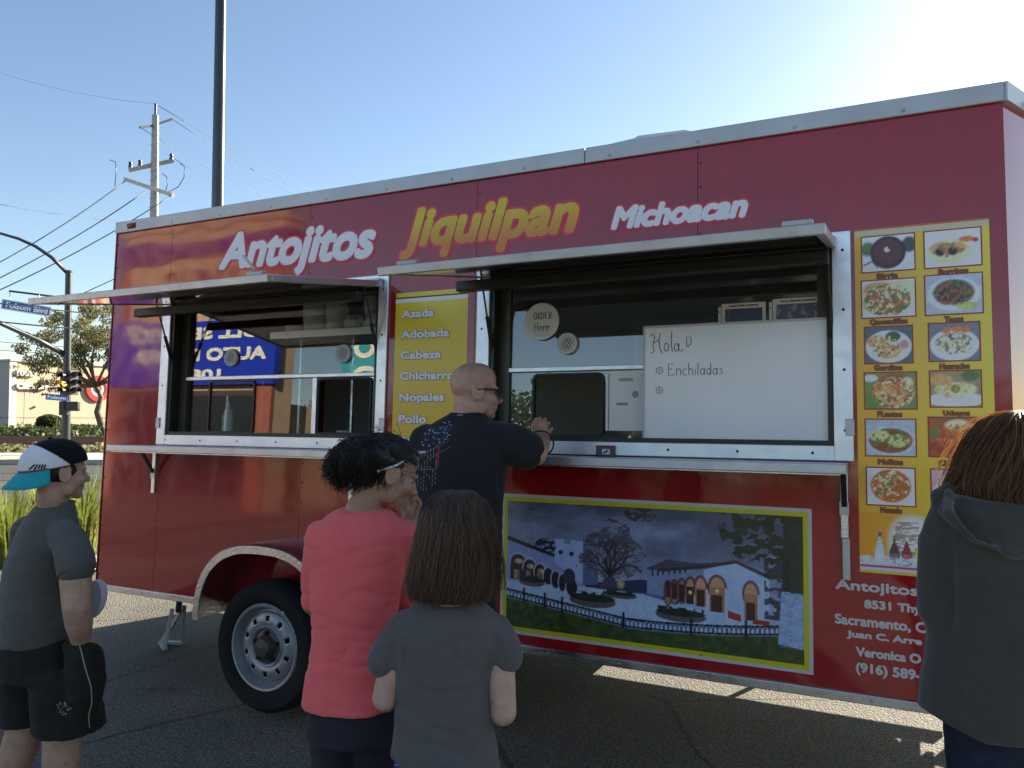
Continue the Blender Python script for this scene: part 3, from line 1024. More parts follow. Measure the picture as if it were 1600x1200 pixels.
slabpanel((XR, 0), (NOSE, NY), ZB + .03, 2.735, .03, 'nose_panel', M_RED)
slabpanel((NOSE, NY), (NOSE, WD - NY), ZB + .06, 2.735, .03, 'nose_panel', M_NOSE)
slabpanel((NOSE, WD - NY), (XR, WD), ZB + .12, 2.735, .03, 'nose_panel', M_NOSE)
# roof
tp(MB().prism([(-.005, -.005), (XR, -.005), (NOSE + .005, NY), (NOSE + .005, WD - NY), (XR, WD + .005), (-.005, WD + .005)], 2.79, 2.802, 'Z'), 'roof', M_RAIL)
tp(MB().prism([(0.03, .06), (XR, .06), (NOSE - .05, NY), (NOSE - .05, WD - NY), (XR, WD - .06), (.03, WD - .06)], 2.70, 2.72, 'Z'), 'ceiling_lining', M_DARKIN)
# top rail in two lengths with rivets
for a, b in ((-.006, 3.2255), (3.2285, XR + .004)):
    r = tp(MB().box(a, b, -.016, .0, 2.733, 2.807), 'top_rail', M_RAIL, bevel=.004)
    mb = MB()
    for x in np.arange(a + .12, b, .40):
        mb.ball((x, -.016, 2.752), (.008, .004, .008), 8, 5)
    mb.build('rivet_row', M_STEEL, r, smooth=True)
slabpanel((XR + .002, -.008), (NOSE, NY), 2.733, 2.807, .02, 'top_rail', M_RAIL, .014)
slabpanel((NOSE, NY), (NOSE, WD - NY), 2.733, 2.807, .02, 'top_rail', M_RAIL, .014)
slabpanel((NOSE, WD - NY), (XR, WD), 2.733, 2.807, .02, 'top_rail', M_RAIL, .014)
tp(MB().box(-.016, -.001, 0, WD, 2.733, 2.807), 'top_rail', M_RAIL)
tp(MB().box(-.006, .0, -.006, .06, ZB + .03, 2.735), 'corner_trim', M_RED)
# bottom rail, broken by the wheel
for a, b in ((-.004, .985), (1.99, XR + .002)):
    r = tp(MB().box(a, b, -.014, .03, ZB, ZB + .036), 'bottom_rail', M_ALU, bevel=.003)
    mb = MB()
    for x in np.arange(a + .1, b, .33):
        mb.ball((x, -.014, ZB + .018), (.006, .003, .006), 6, 4)
    mb.build('rivet_row', M_STEEL, r, smooth=True)
slabpanel((XR + .002, -.008), (NOSE, NY), ZB, ZB + .036, .02, 'bottom_rail', M_ALU, .012)
# marker lamps
lm = tp(MB().ball((.149, -.016, 2.768), (.034, .012, .015), 14, 8), 'marker_lamp', mat('marker_red', (.22, .01, .012), .25), smooth=True)
MB().box(.108, .19, -.018, -.0165, 2.750, 2.786).build('lamp_base', M_BRONZE, lm, bevel=.004)
nd = Vector((NOSE - XR, NY, 0)).normalized(); nq = Vector((nd.y, -nd.x, 0))
q = Vector((XR, 0, 2.772)) + nd * .20 + nq * .02
tp(MB().ball(q, (.03, .03, .017), 14, 8), 'marker_lamp', mat('marker_amber', (.6, .13, .03), .25), smooth=True)
# roof vents
rv = tp(MB().prism([(2.95, 2.803), (3.0, 2.955), (3.10, 2.98), (3.34, 2.998), (3.36, 3.008), (3.60, 3.000), (3.66, 2.975), (3.68, 2.803)], .40, .95, 'Y'), 'roof_unit', mat('unit_white', (.60, .62, .64), .45), bevel=.012)
for (a, b) in ((3.02, 3.13), (3.15, 3.31)):
    MB().box(a, b, .394, .3985, 2.955, 2.975).build('unit_grille', M_RUBBER, rv)

# ---------------------------------------------------------------- windows
def window(F, H, name):
    x0, x1, z0, z1 = F; a, b, c, d = H
    y0, y1 = -.014, -.0005
    fr = tp(MB().box(x0, a, y0, y1, z0, z1), 'window_frame', M_ALUB, bevel=.003)
    MB().box(b, x1, y0, y1, z0, z1).build('frame_side', M_ALUB, fr, bevel=.003)
    MB().box(a, b, y0, y1, z0, c).build('frame_bottom', M_ALUB, fr, bevel=.003)
    MB().box(a, b, y0, y1, d, z1).build('frame_top', M_ALUB, fr, bevel=.003)
    mb = MB()
    for x in np.arange(x0 + .08, x1, .29):
        mb.ball((x, y0, z0 + .03), (.006, .003, .006), 6, 4); mb.ball((x, y0, z1 - .03), (.006, .003, .006), 6, 4)
    for z in np.arange(z0 + .12, z1, .24):
        mb.ball((x0 + .03, y0, z), (.006, .003, .006), 6, 4); mb.ball((x1 - .03, y0, z), (.006, .003, .006), 6, 4)
    tag(mb.build('screw_row', M_RUBBER, fr, smooth=True), kind='stuff')
    for xx in (x0 - .004, x1 - .03):
        MB().box(xx, xx + .034, y0 - .006, y0 - .0005, z0 + .1, z0 + .165).build('latch_plate', M_STEEL, fr, bevel=.003)
    # dark reveal and inner bronze sash
    jb = tp(MB().box(a - .004, a + .022, -.0004, .10, c, d), 'window_reveal', M_BRONZE)
    MB().box(b - .022, b + .004, -.0004, .10, c, d).build('reveal_side', M_BRONZE, jb)
    MB().box(a + .022, b - .022, -.0004, .10, c - .004, c + .02).build('reveal_bottom', M_BRONZE, jb)
    MB().box(a + .022, b - .022, .0, .10, d - .02, d + .004).build('reveal_top', M_BRONZE, jb)
    sa = tp(MB().box(a + .022, a + .075, .066, .098, c + .02, d - .02), 'sash', mat('sash_olive', (.085, .08, .062), .4, metal=.3))
    MB().box(b - .06, b - .022, .066, .098, c + .02, d - .02).build('sash_side', MATS['sash_olive'], sa)
    mu = MB().box(a + .075, b - .06, .058, .095, 1.768, 1.790).build('mullion', M_ALUB, sa, bevel=.003)
    MB().box(a + .075, b - .06, .082, .086, 1.790, d - .02).build('pane', M_GLASS, sa)
    return sa


sl = window(LW, LH, 'l')
sr = window(RW, RH, 'r')


def lower_pane(sa, x0, x1, z0, z1, hole, y=.082):
    mb = MB()
    hx0, hx1, hz0, hz1 = hole
    for (a, b, c, d) in ((x0, hx0, z0, z1), (hx1, x1, z0, z1), (hx0, hx1, z0, hz0), (hx0, hx1, hz1, z1)):
        if b - a > .001 and d - c > .001:
            mb.box(a, b, y, y + .004, c, d)
    return mb.build('pane', M_GLASS, sa)


def rrect(x0, x1, z0, z1, r, n=5):
    pts = []
    for cx, cz, a0 in ((x1 - r, z1 - r, 0), (x0 + r, z1 - r, 90), (x0 + r, z0 + r, 180), (x1 - r, z0 + r, 270)):
        for k in range(n + 1):
            a = R(a0 + 90 * k / n)
            pts.append((cx + r * math.cos(a), cz + r * math.sin(a)))
    return pts


def ring_frame(x0, x1, z0, z1, r, wd, y0, y1, name, m, parent):
    o_, i_ = rrect(x0, x1, z0, z1, r), rrect(x0 + wd, x1 - wd, z0 + wd, z1 - wd, max(.002, r - wd))
    n = len(o_)
    v = [(a, y0, b) for a, b in o_] + [(a, y0, b) for a, b in i_] + [(a, y1, b) for a, b in o_] + [(a, y1, b) for a, b in i_]
    f = []
    for i in range(n):
        j = (i + 1) % n
        f += [(i, j, n + j, n + i), (2 * n + i, 3 * n + i, 3 * n + j, 2 * n + j), (i, 2 * n + i, 2 * n + j, j), (n + i, n + j, 3 * n + j, 3 * n + i)]
    return MB().add(v, f).build(name, m, parent)


lower_pane(sl, LH[0] + .075, LH[1] - .06, LH[2] + .02, 1.768, (1.64, 1.985, LH[2] + .02, 1.755))
ring_frame(1.63, 1.995, LH[2] + .018, 1.765, .025, .012, .074, .092, 'service_frame', M_RUBBER, sl)
ring_frame(.80, 1.165, LH[2] + .018, 1.765, .025, .010, .074, .081, 'service_frame', M_BRONZE, sl)
MB().box(1.60, 1.628, .068, .092, LH[2] + .02, 1.766).build('sliding_edge', M_ALUB, sl)
MB().box(1.205, 1.222, .088, .096, LH[2] + .02, 1.766).build('sliding_edge', M_BRONZE, sl)
lower_pane(sr, RH[0] + .075, RH[1] - .06, RH[2] + .02, 1.768, (2.95, 3.29, RH[2] + .02, 1.75))
ring_frame(2.94, 3.30, RH[2] + .018, 1.76, .03, .012, .072, .092, 'service_frame', M_RUBBER, sr)


def round_vent(x, z, parent, name='louvre_vent'):
    mv = mat('vent_white', (.62, .63, .62), .45)
    o = MB().lathe([(.028, .071), (.036, .070), (.040, .066), (.050, .066), (.0535, .072), (.0535, .081)], 28, (x, 0, z), 'Y').build(name, mv, parent, smooth='auto')
    MB().lathe([(.036, .0735), (.0, .0735)], 24, (x, 0, z), 'Y').build('vent_back', M_RUBBER, o)
    for k in (-2, -1, 0, 1, 2):
        h = math.sqrt(max(0, .034 ** 2 - (k * .0125) ** 2))
        dx = k * .0125
        ca, sa_ = math.cos(R(62)), math.sin(R(62))
        MB().bar((x + dx * sa_ - h * ca, .070, z - dx * ca - h * sa_), (x + dx * sa_ + h * ca, .070, z - dx * ca + h * sa_), .0065, .006, (0, 1, 0)).build('louvre', mv, o)


round_vent(.972, 1.90, sl); round_vent(1.80, 1.897, sl); round_vent(3.118, 1.90, sr)

# ---------------------------------------------------------------- hatches
def hatch(x0, x1, zh, yo, zo, ends):
    dy, dz = yo, zo - zh
    Ln = math.hypot(dy, dz); ang = math.atan2(-dz, -dy)          # droop below the horizontal
    M4 = Matrix.Translation((0, -.02, zh)) @ Matrix.Rotation(ang, 4, 'X')
    def hp(mb, name, m, parent=None, **k):
        o = mb.build(name, m, parent or TR, **k)
        if parent is None:
            o.matrix_basis = M4
        return o
    h = hp(MB().box(x0 + .03, x1 - .03, -Ln + .03, -.01, .006, .026), 'hatch', M_RED)
    hp(MB().box(x0 + .03, x1 - .03, -Ln + .03, -.01, .0, .0055), 'hatch_lining', M_MIRROR, h)
    hp(MB().box(x0, x1, -Ln - .004, -Ln + .03, -.006, .028), 'hatch_edge', M_TRIM, h, bevel=.003)
    for a in (x0, x1 - .03):
        hp(MB().box(a, a + .03, -Ln + .03, 0, -.004, .028), 'hatch_edge', M_TRIM, h, bevel=.003)
    hp(MB().box(x0, x1, -.03, .012, .0285, .040), 'hinge', M_TRIM, h, bevel=.003)
    for ex in ends:
        l = hp(MB().box(ex - .045, ex + .045, -Ln + .02, -Ln + .05, .0285, .046), 'latch', M_STEEL, h, bevel=.004)
        if x0 < 1: hp(MB().bar((ex - .005, -Ln + .035, .054), (ex - .05, -Ln + .02, .12), .012, .008), 'latch_handle', M_STEEL, h)
    return h


hatch(.505, 2.115, 2.232, -.83, 2.092, (2.02,))
hatch(2.682, 4.30, 2.232, -.83, 2.072, (2.80, 4.22))
# dark light bars slung under the hatches, gas struts
for (a, b, x1, x2) in ((.47, 2.10, .556, 2.075), (2.665, 4.28, 2.752, 4.272)):
    tp(MB().box(a, b, -.215, -.165, 2.128, 2.176), 'light_bar', M_BRONZE, bevel=.006)
    for x in (x1, x2):
        s = tp(MB().tube([(x, .045, 1.775), (x, -.055, 2.03)], .0095, 10), 'gas_strut', M_RUBBER, smooth='auto')
        MB().tube([(x, -.055, 2.03), (x, -.125, 2.208)], .005, 8).build('strut_rod', M_BRONZE, s, smooth='auto')
        MB().ball((x, .045, 1.775), .014, 8, 6).build('strut_end', M_RUBBER, s, smooth=True)
# ---------------------------------------------------------------- counters
for (a, b, brs) in ((.425, 2.20, (.47, 1.95)), (2.70, 4.332, (2.78, 4.315))):
    c = tp(MB().box(a, b, -.305, -.015, 1.336, 1.372), 'counter', M_TRIM, bevel=.003)
    MB().box(a + .02, b - .02, -.29, -.016, 1.331, 1.3357).build('counter_underside', M_ALU, c)
    for x in brs:
        bk = tp(MB().box(x - .014, x + .014, -.016, -.0005, 1.08, 1.335), 'bracket', M_ALU, bevel=.003)
        MB().bar((x, -.012, 1.20), (x, -.10, 1.325), .02, .012).build('bracket_arm', M_BRONZE, bk)
        MB().box(x - .017, x + .017, -.02, -.0165, 1.17, 1.22).build('bracket_joint', M_STEEL, bk)
tp(MB().box(4.305, 4.333, -.016, -.0005, .92, 1.08), 'bracket', M_TRIM, bevel=.003)

# ---------------------------------------------------------------- lettering and prints
M_TWHITE = mat('vinyl_white', (.88, .89, .90), .3, spec=.4)
M_TPINK = mat('vinyl_rose', (.72, .05, .10), .3, spec=.4)


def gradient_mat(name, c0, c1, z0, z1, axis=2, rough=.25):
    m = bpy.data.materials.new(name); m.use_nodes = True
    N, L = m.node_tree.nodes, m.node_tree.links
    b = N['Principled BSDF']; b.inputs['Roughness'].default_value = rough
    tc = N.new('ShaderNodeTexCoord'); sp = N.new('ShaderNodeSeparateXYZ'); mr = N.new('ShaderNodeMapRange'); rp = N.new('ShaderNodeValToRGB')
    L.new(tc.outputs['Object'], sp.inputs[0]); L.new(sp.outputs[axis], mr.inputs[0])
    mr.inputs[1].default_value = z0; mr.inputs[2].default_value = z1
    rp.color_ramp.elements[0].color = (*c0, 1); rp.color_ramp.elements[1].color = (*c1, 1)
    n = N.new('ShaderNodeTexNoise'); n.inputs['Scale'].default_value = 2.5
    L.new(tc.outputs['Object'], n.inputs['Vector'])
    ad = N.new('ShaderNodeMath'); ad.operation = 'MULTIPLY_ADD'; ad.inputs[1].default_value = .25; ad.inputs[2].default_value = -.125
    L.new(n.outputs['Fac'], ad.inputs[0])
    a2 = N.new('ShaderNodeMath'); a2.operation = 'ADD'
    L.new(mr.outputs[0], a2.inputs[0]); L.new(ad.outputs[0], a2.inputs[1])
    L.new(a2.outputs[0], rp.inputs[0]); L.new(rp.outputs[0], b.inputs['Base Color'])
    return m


M_TGOLD = gradient_mat('vinyl_gold', (.72, .25, .03), (.78, .56, .02), 2.42, 2.56)
LT = tp(MB().box(.001, .002, .001, .002, 2.5, 2.501), 'title_lettering', M_TWHITE)


def title(s, x0, x1, z0, z1, m, bold, out, slope):
    fit_text(s, x0 - out, x1 + out, z0 - out, z1 + out, -.0006, 'letter_outline', M_TPINK, LT, bold + out, .28, slope=slope)
    fit_text(s, x0, x1, z0, z1, -.0028, 'letters', m, LT, bold, .28, slope=slope)


title('Antojitos', .915, 2.05, 2.352, 2.640, M_TWHITE, .0135, .011, -.022)
title('Jiquilpan', 2.20, 3.20, 2.362, 2.635, M_TGOLD, .0135, .014, -.016)
title('Michoacan', 3.352, 3.96, 2.402, 2.512, M_TWHITE, .0082, .009, -.012)

# yellow meat list between the windows
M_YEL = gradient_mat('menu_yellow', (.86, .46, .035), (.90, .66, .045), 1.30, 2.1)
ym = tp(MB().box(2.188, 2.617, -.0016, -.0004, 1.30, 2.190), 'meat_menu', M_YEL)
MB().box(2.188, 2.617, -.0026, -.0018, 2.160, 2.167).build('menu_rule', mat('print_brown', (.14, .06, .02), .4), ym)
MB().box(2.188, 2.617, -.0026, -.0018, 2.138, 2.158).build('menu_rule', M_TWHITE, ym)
M_TLILAC = mat('vinyl_lilac', (.88, .86, .90), .3)
M_TWINE = mat('vinyl_wine', (.20, .02, .10), .35)
for s, x1, zb in (('Asada', 2.423, 2.056), ('Adobada', 2.516, 1.950), ('Cabeza', 2.471, 1.842), ('Chicharron', 2.590, 1.735), ('Nopales', 2.496, 1.625), ('Pollo', 2.395, 1.514)):
    has_desc = 'p' in s
    z0 = zb - (.011 if has_desc else 0)
    z1 = zb + .044
    fit_text(s, 2.2255, x1 + .0025, z0 - .0025, z1 + .0025, -.0020, 'menu_word_outline', M_TWINE, ym, .0055, 0)
    fit_text(s, 2.228, x1, z0, z1, -.0040, 'menu_word', M_TLILAC, ym, .0030, 0)
fit_text('Ca', 2.2255, 2.3125, 1.4025, 1.4495, -.0020, 'menu_word_outline', M_TWINE, ym, .0055, 0)
fit_text('Ca', 2.228, 2.31, 1.405, 1.447, -.0040, 'menu_word', M_TLILAC, ym, .0030, 0)

# address lines
M_TGREY = mat('vinyl_grey', (.62, .62, .64), .35)
AD = tp(MB().box(.003, .004, .001, .002, 2.5, 2.501), 'address_lettering', M_TGREY)
for s, x0, x1, zb, zt in (('Antojitos Jiquilpan', 4.278, 4.835, .879, .921), ('8531 Thys', 4.379, 4.590, .818, .852), ('Sacramento, CA', 4.274, 4.625, .752, .789),
                          ('Juan C. Arre', 4.316, 4.572, .697, .731), ('Veronica O', 4.347, 4.568, .636, .672), ('(916) 589-', 4.346, 4.566, .573, .614)):
    fit_text(s, x0, x1, zb - (.008 if any(c in s for c in 'jqy,(') else 0), zt, -.0008, 'address_line', M_TGREY, AD, .0022, 0)

# ================================================================== PRINTED PICTURES (flat vinyl), WHEEL, THINGS ON THE TRAILER
M_PRINT = mat('vinyl_print', (1, 1, 1), .22, spec=.45, attr='paint')


class Canvas:
    """a small painter for flat prints; u to the right 0..1, v upwards 0..1"""
    def __init__(self, W, H, asp):
        self.W, self.H, self.asp = W, H, asp
        u = (np.arange(W) + .5) / W; v = (np.arange(H) + .5) / H
        self.u, self.v = np.meshgrid(u, v)
        self.img = np.zeros((H, W, 3))
        self.px = 1.0 / H

    def n(self, sx, sy, seed=0, oct=4):
        rs = np.random.RandomState(seed); out = np.zeros((self.H, self.W)); amp = 1.; tot = 0
        for o in range(oct):
            gx, gy = int(max(2, sx * 2 ** o)) + 2, int(max(2, sy * 2 ** o)) + 2
            g = rs.rand(gy, gx)
            x = self.u * (gx - 1.001); y = self.v * (gy - 1.001)
            i, j = x.astype(int), y.astype(int); fx, fy = x - i, y - j
            fx = fx * fx * (3 - 2 * fx); fy = fy * fy * (3 - 2 * fy)
            val = (g[j, i] * (1 - fx) + g[j, i + 1] * fx) * (1 - fy) + (g[j + 1, i] * (1 - fx) + g[j + 1, i + 1] * fx) * fy
            out += amp * val; tot += amp; amp *= .55
        return out / tot

    def put(self, mask, col):
        c = np.asarray(col)
        if c.ndim == 1:
            c = c[None, None, :]
        m = np.clip(mask, 0, 1)[..., None]
        self.img = self.img * (1 - m) + c * m

    def poly(self, pts, col, soft=1.):
        inside = np.zeros_like(self.u, bool); n = len(pts)
        for i in range(n):
            x0, y0 = pts[i]; x1, y1 = pts[(i + 1) % n]
            if y0 == y1:
                continue
            c = ((y0 > self.v) != (y1 > self.v)) & (self.u < (x1 - x0) * (self.v - y0) / (y1 - y0) + x0)
            inside ^= c
        self.put(inside.astype(float), col)

    def ell(self, cu, cv, ru, rv, col, soft=.08, a0=None):
        d = np.sqrt(((self.u - cu) / ru) ** 2 + ((self.v - cv) / rv) ** 2)
        self.put(np.clip((1 - d) / soft + .5, 0, 1), col)

    def line(self, pts, wdt, col):
        m = np.zeros_like(self.u)
        for (x0, y0), (x1, y1) in zip(pts, pts[1:]):
            dx, dy = (x1 - x0) * self.asp, y1 - y0
            px, py = (self.u - x0) * self.asp, self.v - y0
            t = np.clip((px * dx + py * dy) / (dx * dx + dy * dy + 1e-12), 0, 1)
            d = np.hypot(px - t * dx, py - t * dy)
            m = np.maximum(m, np.clip((wdt - d) / self.px + .5, 0, 1))
        self.put(m, col)


L255 = lambda *c: np.array(lin(c))
GAIN = 2.7


# ---------------------------------------------------------------- plaza mural
def mural():
    c = Canvas(400, 186, 2.14)
    u, v = c.u, c.v
    cl = c.n(4, 5, 3, 5)
    sky0, sky1 = L255(58, 61, 75), L255(116, 128, 158)
    t = np.clip((.95 - v) * 1.3 + (cl - .5) * 1.1, 0, 1)[..., None]
    c.img = sky0 * (1 - t) + sky1 * t
    c.put(np.exp(-((u - .22) / .3) ** 2) * np.clip((v - .6) * 2, 0, 1) * .6 * (c.n(6, 8, 9) > .48), L255(36, 40, 56))
    # far hills, right long building, plaza
    c.poly([(.3, .40), (.5, .47), (.62, .43), (.62, .3), (.3, .3)], L255(30, 38, 58))
    plaza = L255(118, 134, 168)
    c.poly([(0, .36), (.30, .37), (.5, .36), (.72, .28), (1, .22), (1, .02), (0, .02)], plaza)
    tex = c.n(60, 30, 5, 3)
    c.put(((v < .37) & (v > .1)).astype(float) * .25 * (tex > .52), L255(94, 110, 146))
    c.put(((v < .37) & (v > .14)).astype(float) * np.exp(-((u - .33) / .18) ** 2) * .35, L255(130, 150, 190))
    # left arcade
    c.poly([(0, .69), (.22, .55), (.26, .55), (.26, .37), (0, .36)], L255(92, 104, 138))
    c.poly([(0, .72), (.225, .575), (.225, .55), (0, .685)], L255(34, 32, 42))
    for i, (a, w_) in enumerate(((.045, .030), (.09, .024), (.13, .021), (.162, .018), (.19, .016), (.215, .013), (.25, .020))):
        top = .60 - a * .75
        c.ell(a, top - .05, w_ + .004, .075, L255(120, 120, 140), .1)
        c.ell(a, top - .055, w_, .065, L255(34, 32, 40), .1)
        c.poly([(a - w_, top - .055), (a + w_, top - .055), (a + w_, .375), (a - w_, .375)], L255(34, 32, 40))
        if i < 3:
            c.ell(a + .003, top - .045, w_ * .45, .018, L255(140, 134, 104), .9)
            c.poly([(a - w_ * .5, .38), (a + w_ * .2, .38), (a + w_ * .2, .45), (a - w_ * .5, .45)], L255(104, 94, 66))
            c.line([(a, .38), (a, .50)], .004, L255(40, 36, 36))
    # white block house
    c.poly([(.185, .72), (.22, .72), (.22, .69), (.245, .69), (.245, .72), (.29, .715), (.29, .38), (.185, .54)], L255(112, 126, 162))
    c.poly([(.29, .715), (.345, .56), (.345, .40), (.29, .38)], L255(62, 72, 102))
    for (a, b) in ((.20, .60), (.24, .595)):
        c.poly([(a, b), (a + .014, b), (a + .014, b + .035), (a, b + .035)], L255(30, 34, 50))
    c.ell(.24, .44, .022, .06, L255(40, 42, 56), .1); c.poly([(.218, .44), (.262, .44), (.262, .38), (.218, .38)], L255(40, 42, 56))
    # dark palms behind
    c.put(((np.hypot((u - .15) / .04, (v - .66) / .06) < 1) & (c.n(70, 50, 91, 2) > .42)).astype(float), L255(30, 32, 40))
    # right arcade building
    c.poly([(.515, .53), (.60, .62), (.80, .60), (.80, .33), (.515, .37)], L255(88, 98, 124))
    c.poly([(.515, .56), (.585, .635), (.66, .62), (.80, .655), (.90, .575), (.90, .55), (.80, .62), (.515, .54)], L255(52, 52, 62))
    for k in range(7):
        a = .53 + k * .018
        c.poly([(a, .50 + k * .008), (a + .007, .50 + k * .008), (a + .007, .55 + k * .008), (a, .55 + k * .008)], L255(40, 44, 60))
    c.poly([(.70, .58), (.80, .655), (.90, .56), (.90, .24), (.84, .22), (.70, .29)], L255(118, 134, 176))
    c.line([(.56, .55), (.70, .60), (.80, .655), (.90, .565)], .012, L255(44, 38, 40))
    for i, (a, w_, b, top) in enumerate(((.585, .009, .36, .46), (.606, .0105, .35, .472), (.63, .012, .34, .485), (.657, .0135, .33, .50), (.69, .0165, .315, .515), (.742, .0235, .29, .53), (.845, .0195, .26, .51))):
        c.ell(a, top - .07, w_ + .007, .095, L255(70, 40, 44), .08)
        c.ell(a, top - .075, w_, .08, L255(140, 104, 84) if i > 2 else L255(96, 84, 78), .2)
        c.poly([(a - w_, top - .07), (a + w_, top - .07), (a + w_, b), (a - w_, b)], L255(122, 84, 64) if i > 2 else L255(80, 72, 70))
        c.poly([(a - w_ * .8, b), (a + w_ * .7, b), (a + w_ * .7, b + .12), (a - w_ * .8, b + .12)], L255(46, 30, 28))
        c.poly([(a + w_, b), (a + w_ + .006, b), (a + w_ + .006, top - .07), (a + w_, top - .07)], L255(126, 138, 168))
        if i in (3, 5):
            c.ell(a, top - .09, .005, .012, L255(240, 180, 100), .7)
    c.poly([(.775, .31), (.815, .29), (.815, .24), (.775, .26)], L255(110, 34, 30)); c.poly([(.85, .27), (.90, .27), (.90, .235), (.85, .235)], L255(110, 34, 30))
    # square's big tree: forking limbs under a ragged crown
    n1 = c.n(34, 26, 11, 4); n1b = c.n(80, 60, 12, 2)
    d = np.sqrt(((u - .39) / .118) ** 2 + ((v - .665) / .20) ** 2) + (c.n(9, 9, 44, 3) - .5) * .9
    c.put(((d < 1.0) & (n1 * .6 + n1b * .4 > .36 + .16 * d)).astype(float) * .85, L255(50, 47, 52))
    c.put(((d < .95) & (n1b > .60)).astype(float) * .5, L255(84, 78, 78))
    rs = np.random.RandomState(2)
    def fork(x, y, a, l, w_, k):
        x1, y1 = x + math.cos(a) * l / 2.14, y + math.sin(a) * l
        c.line([(x, y), (x1, y1)], w_, L255(30, 27, 31))
        if k:
            for q in (-1, 1):
                fork(x1, y1, a + q * rs.uniform(.25, .6), l * rs.uniform(.62, .82), w_ * .62, k - 1)
    fork(.386, .40, math.pi / 2, .10, .015, 0)
    for a_ in (2.4, 1.9, 1.5, 1.1, .7):
        fork(.386, .48, a_, .10, .008, 4)
    c.poly([(.352, .38), (.368, .46), (.404, .46), (.42, .38)], L255(48, 50, 62))
    c.ell(.425, .42, .012, .03, L255(130, 118, 84), .8)
    # planters
    for (a, b, ru, rv) in ((.10, .365, .05, .035), (.325, .27, .083, .05), (.625, .235, .082, .045), (.42, .335, .06, .025)):
        c.ell(a, b, ru, rv, L255(62, 58, 58), .06); c.ell(a, b + rv * .5, ru * .98, rv * .6, L255(28, 32, 30), .1)
        c.put((np.abs(u - a) < ru * .9) * (np.abs(v - b - rv * .9) < rv * .5) * (c.n(60, 30, 21) > .5), L255(30, 38, 30))
    # lawn, iron fence
    n2 = c.n(50, 24, 13, 4)
    vf = np.where(u < .45, .245 - u * .28, .119 + (u - .45) ** 2 * .32)
    lawn = np.clip((vf - v) / .03 + .2, 0, 1)
    g = (L255(20, 32, 20) * (1 - n2[..., None]) + L255(56, 66, 36) * n2[..., None])
    c.put(lawn, g)
    c.put((np.abs(v - vf - .05) < .006).astype(float), L255(20, 22, 30))
    c.put((np.abs(v - vf + .005) < .006).astype(float), L255(20, 22, 30))
    ph_ = (u * 70) % 1.0 - .5
    hh = (v - vf) / .05
    lo_ = np.abs(np.hypot(ph_ / .42, np.maximum(hh - .35, 0) / .55) - 1) < .30
    loops = lo_ & (hh > -.1) & (hh < 1.02) & (u < .93)
    c.put(loops.astype(float) * .85, L255(20, 22, 30))
    for a in (.07, .15, .215, .435, .66, .83):
        vv = (.245 - a * .28) if a < .45 else .119 + (a - .45) ** 2 * .32
        c.line([(a, vv - .02), (a, vv + .085)], .009, L255(18, 18, 24))
    # right-hand tree: dark trunk, whitewashed foot, leaves
    c.poly([(.945, 1.), (.935, .46), (1., .46), (1., 1.)], L255(38, 36, 34))
    c.put(((u > .885) & (u < .96) & (v > .28) & (v < .70) & (c.n(30, 30, 17) > .42)).astype(float) * .9, L255(24, 28, 26))
    c.poly([(.935, .48), (.995, .47), (1., .10), (.925, .12)], L255(104, 122, 150))
    c.put(((u > .93) & (v < .48) & (v > .1)) * (c.n(50, 40, 19) > .56) * .5, L255(74, 92, 118))
    n3 = c.n(40, 30, 23, 3)
    d2 = np.sqrt(((u - .87) / .12) ** 2 + ((v - .93) / .27) ** 2)
    c.put(((d2 < 1.05) & (n3 > .36 + .15 * d2)).astype(float), L255(30, 36, 28))
    d3 = np.sqrt(((u - .49) / .055) ** 2 + ((v - .965) / .075) ** 2)
    c.put(((d3 < 1) & (n3 > .45)).astype(float), L255(36, 40, 38))
    gr = np.random.RandomState(4).rand(c.H, c.W, 1)
    return c.img * (.86 + .28 * gr) * (.85 + .3 * c.n(40, 20, 77, 3)[..., None])


X0, X1, Z0, Z1 = 2.826, 4.195, .543, 1.186
mu = tp(MB().box(X0, X1, -.0012, -.0003, Z0, Z1), 'mural', mat('print_white', (.62, .60, .62), .25))
MB().box(X0 + .014, X1 - .014, -.0022, -.0014, Z0 + .014, Z1 - .014).build('mural_border', mat('print_lime', (.62, .60, .015), .25), mu)
grid_paint(np.clip(mural() * GAIN, 0, .9), X0 + .033, X1 - .033, Z0 + .033, Z1 - .033, -.0032, 'mural_picture', M_PRINT, mu)


# ---------------------------------------------------------------- photo menu
M_ORG = gradient_mat('menu_orange', (.90, .50, .04), (.90, .74, .08), 4.36, 4.82, axis=0)
fm = tp(MB().box(4.366, 4.824, -.0014, -.0003, .955, 2.297), 'photo_menu', M_ORG)
MB().box(4.366, 4.824, -.0022, -.0015, 2.291, 2.2975).build('menu_rule', mat('print_orange', (.62, .16, .03), .3), fm)
MB().box(4.366, 4.824, -.0022, -.0015, 2.268, 2.2905).build('menu_rule', mat('print_cream', (.70, .62, .42), .3), fm)
M_PRED = mat('print_red', (.42, .03, .02), .3)


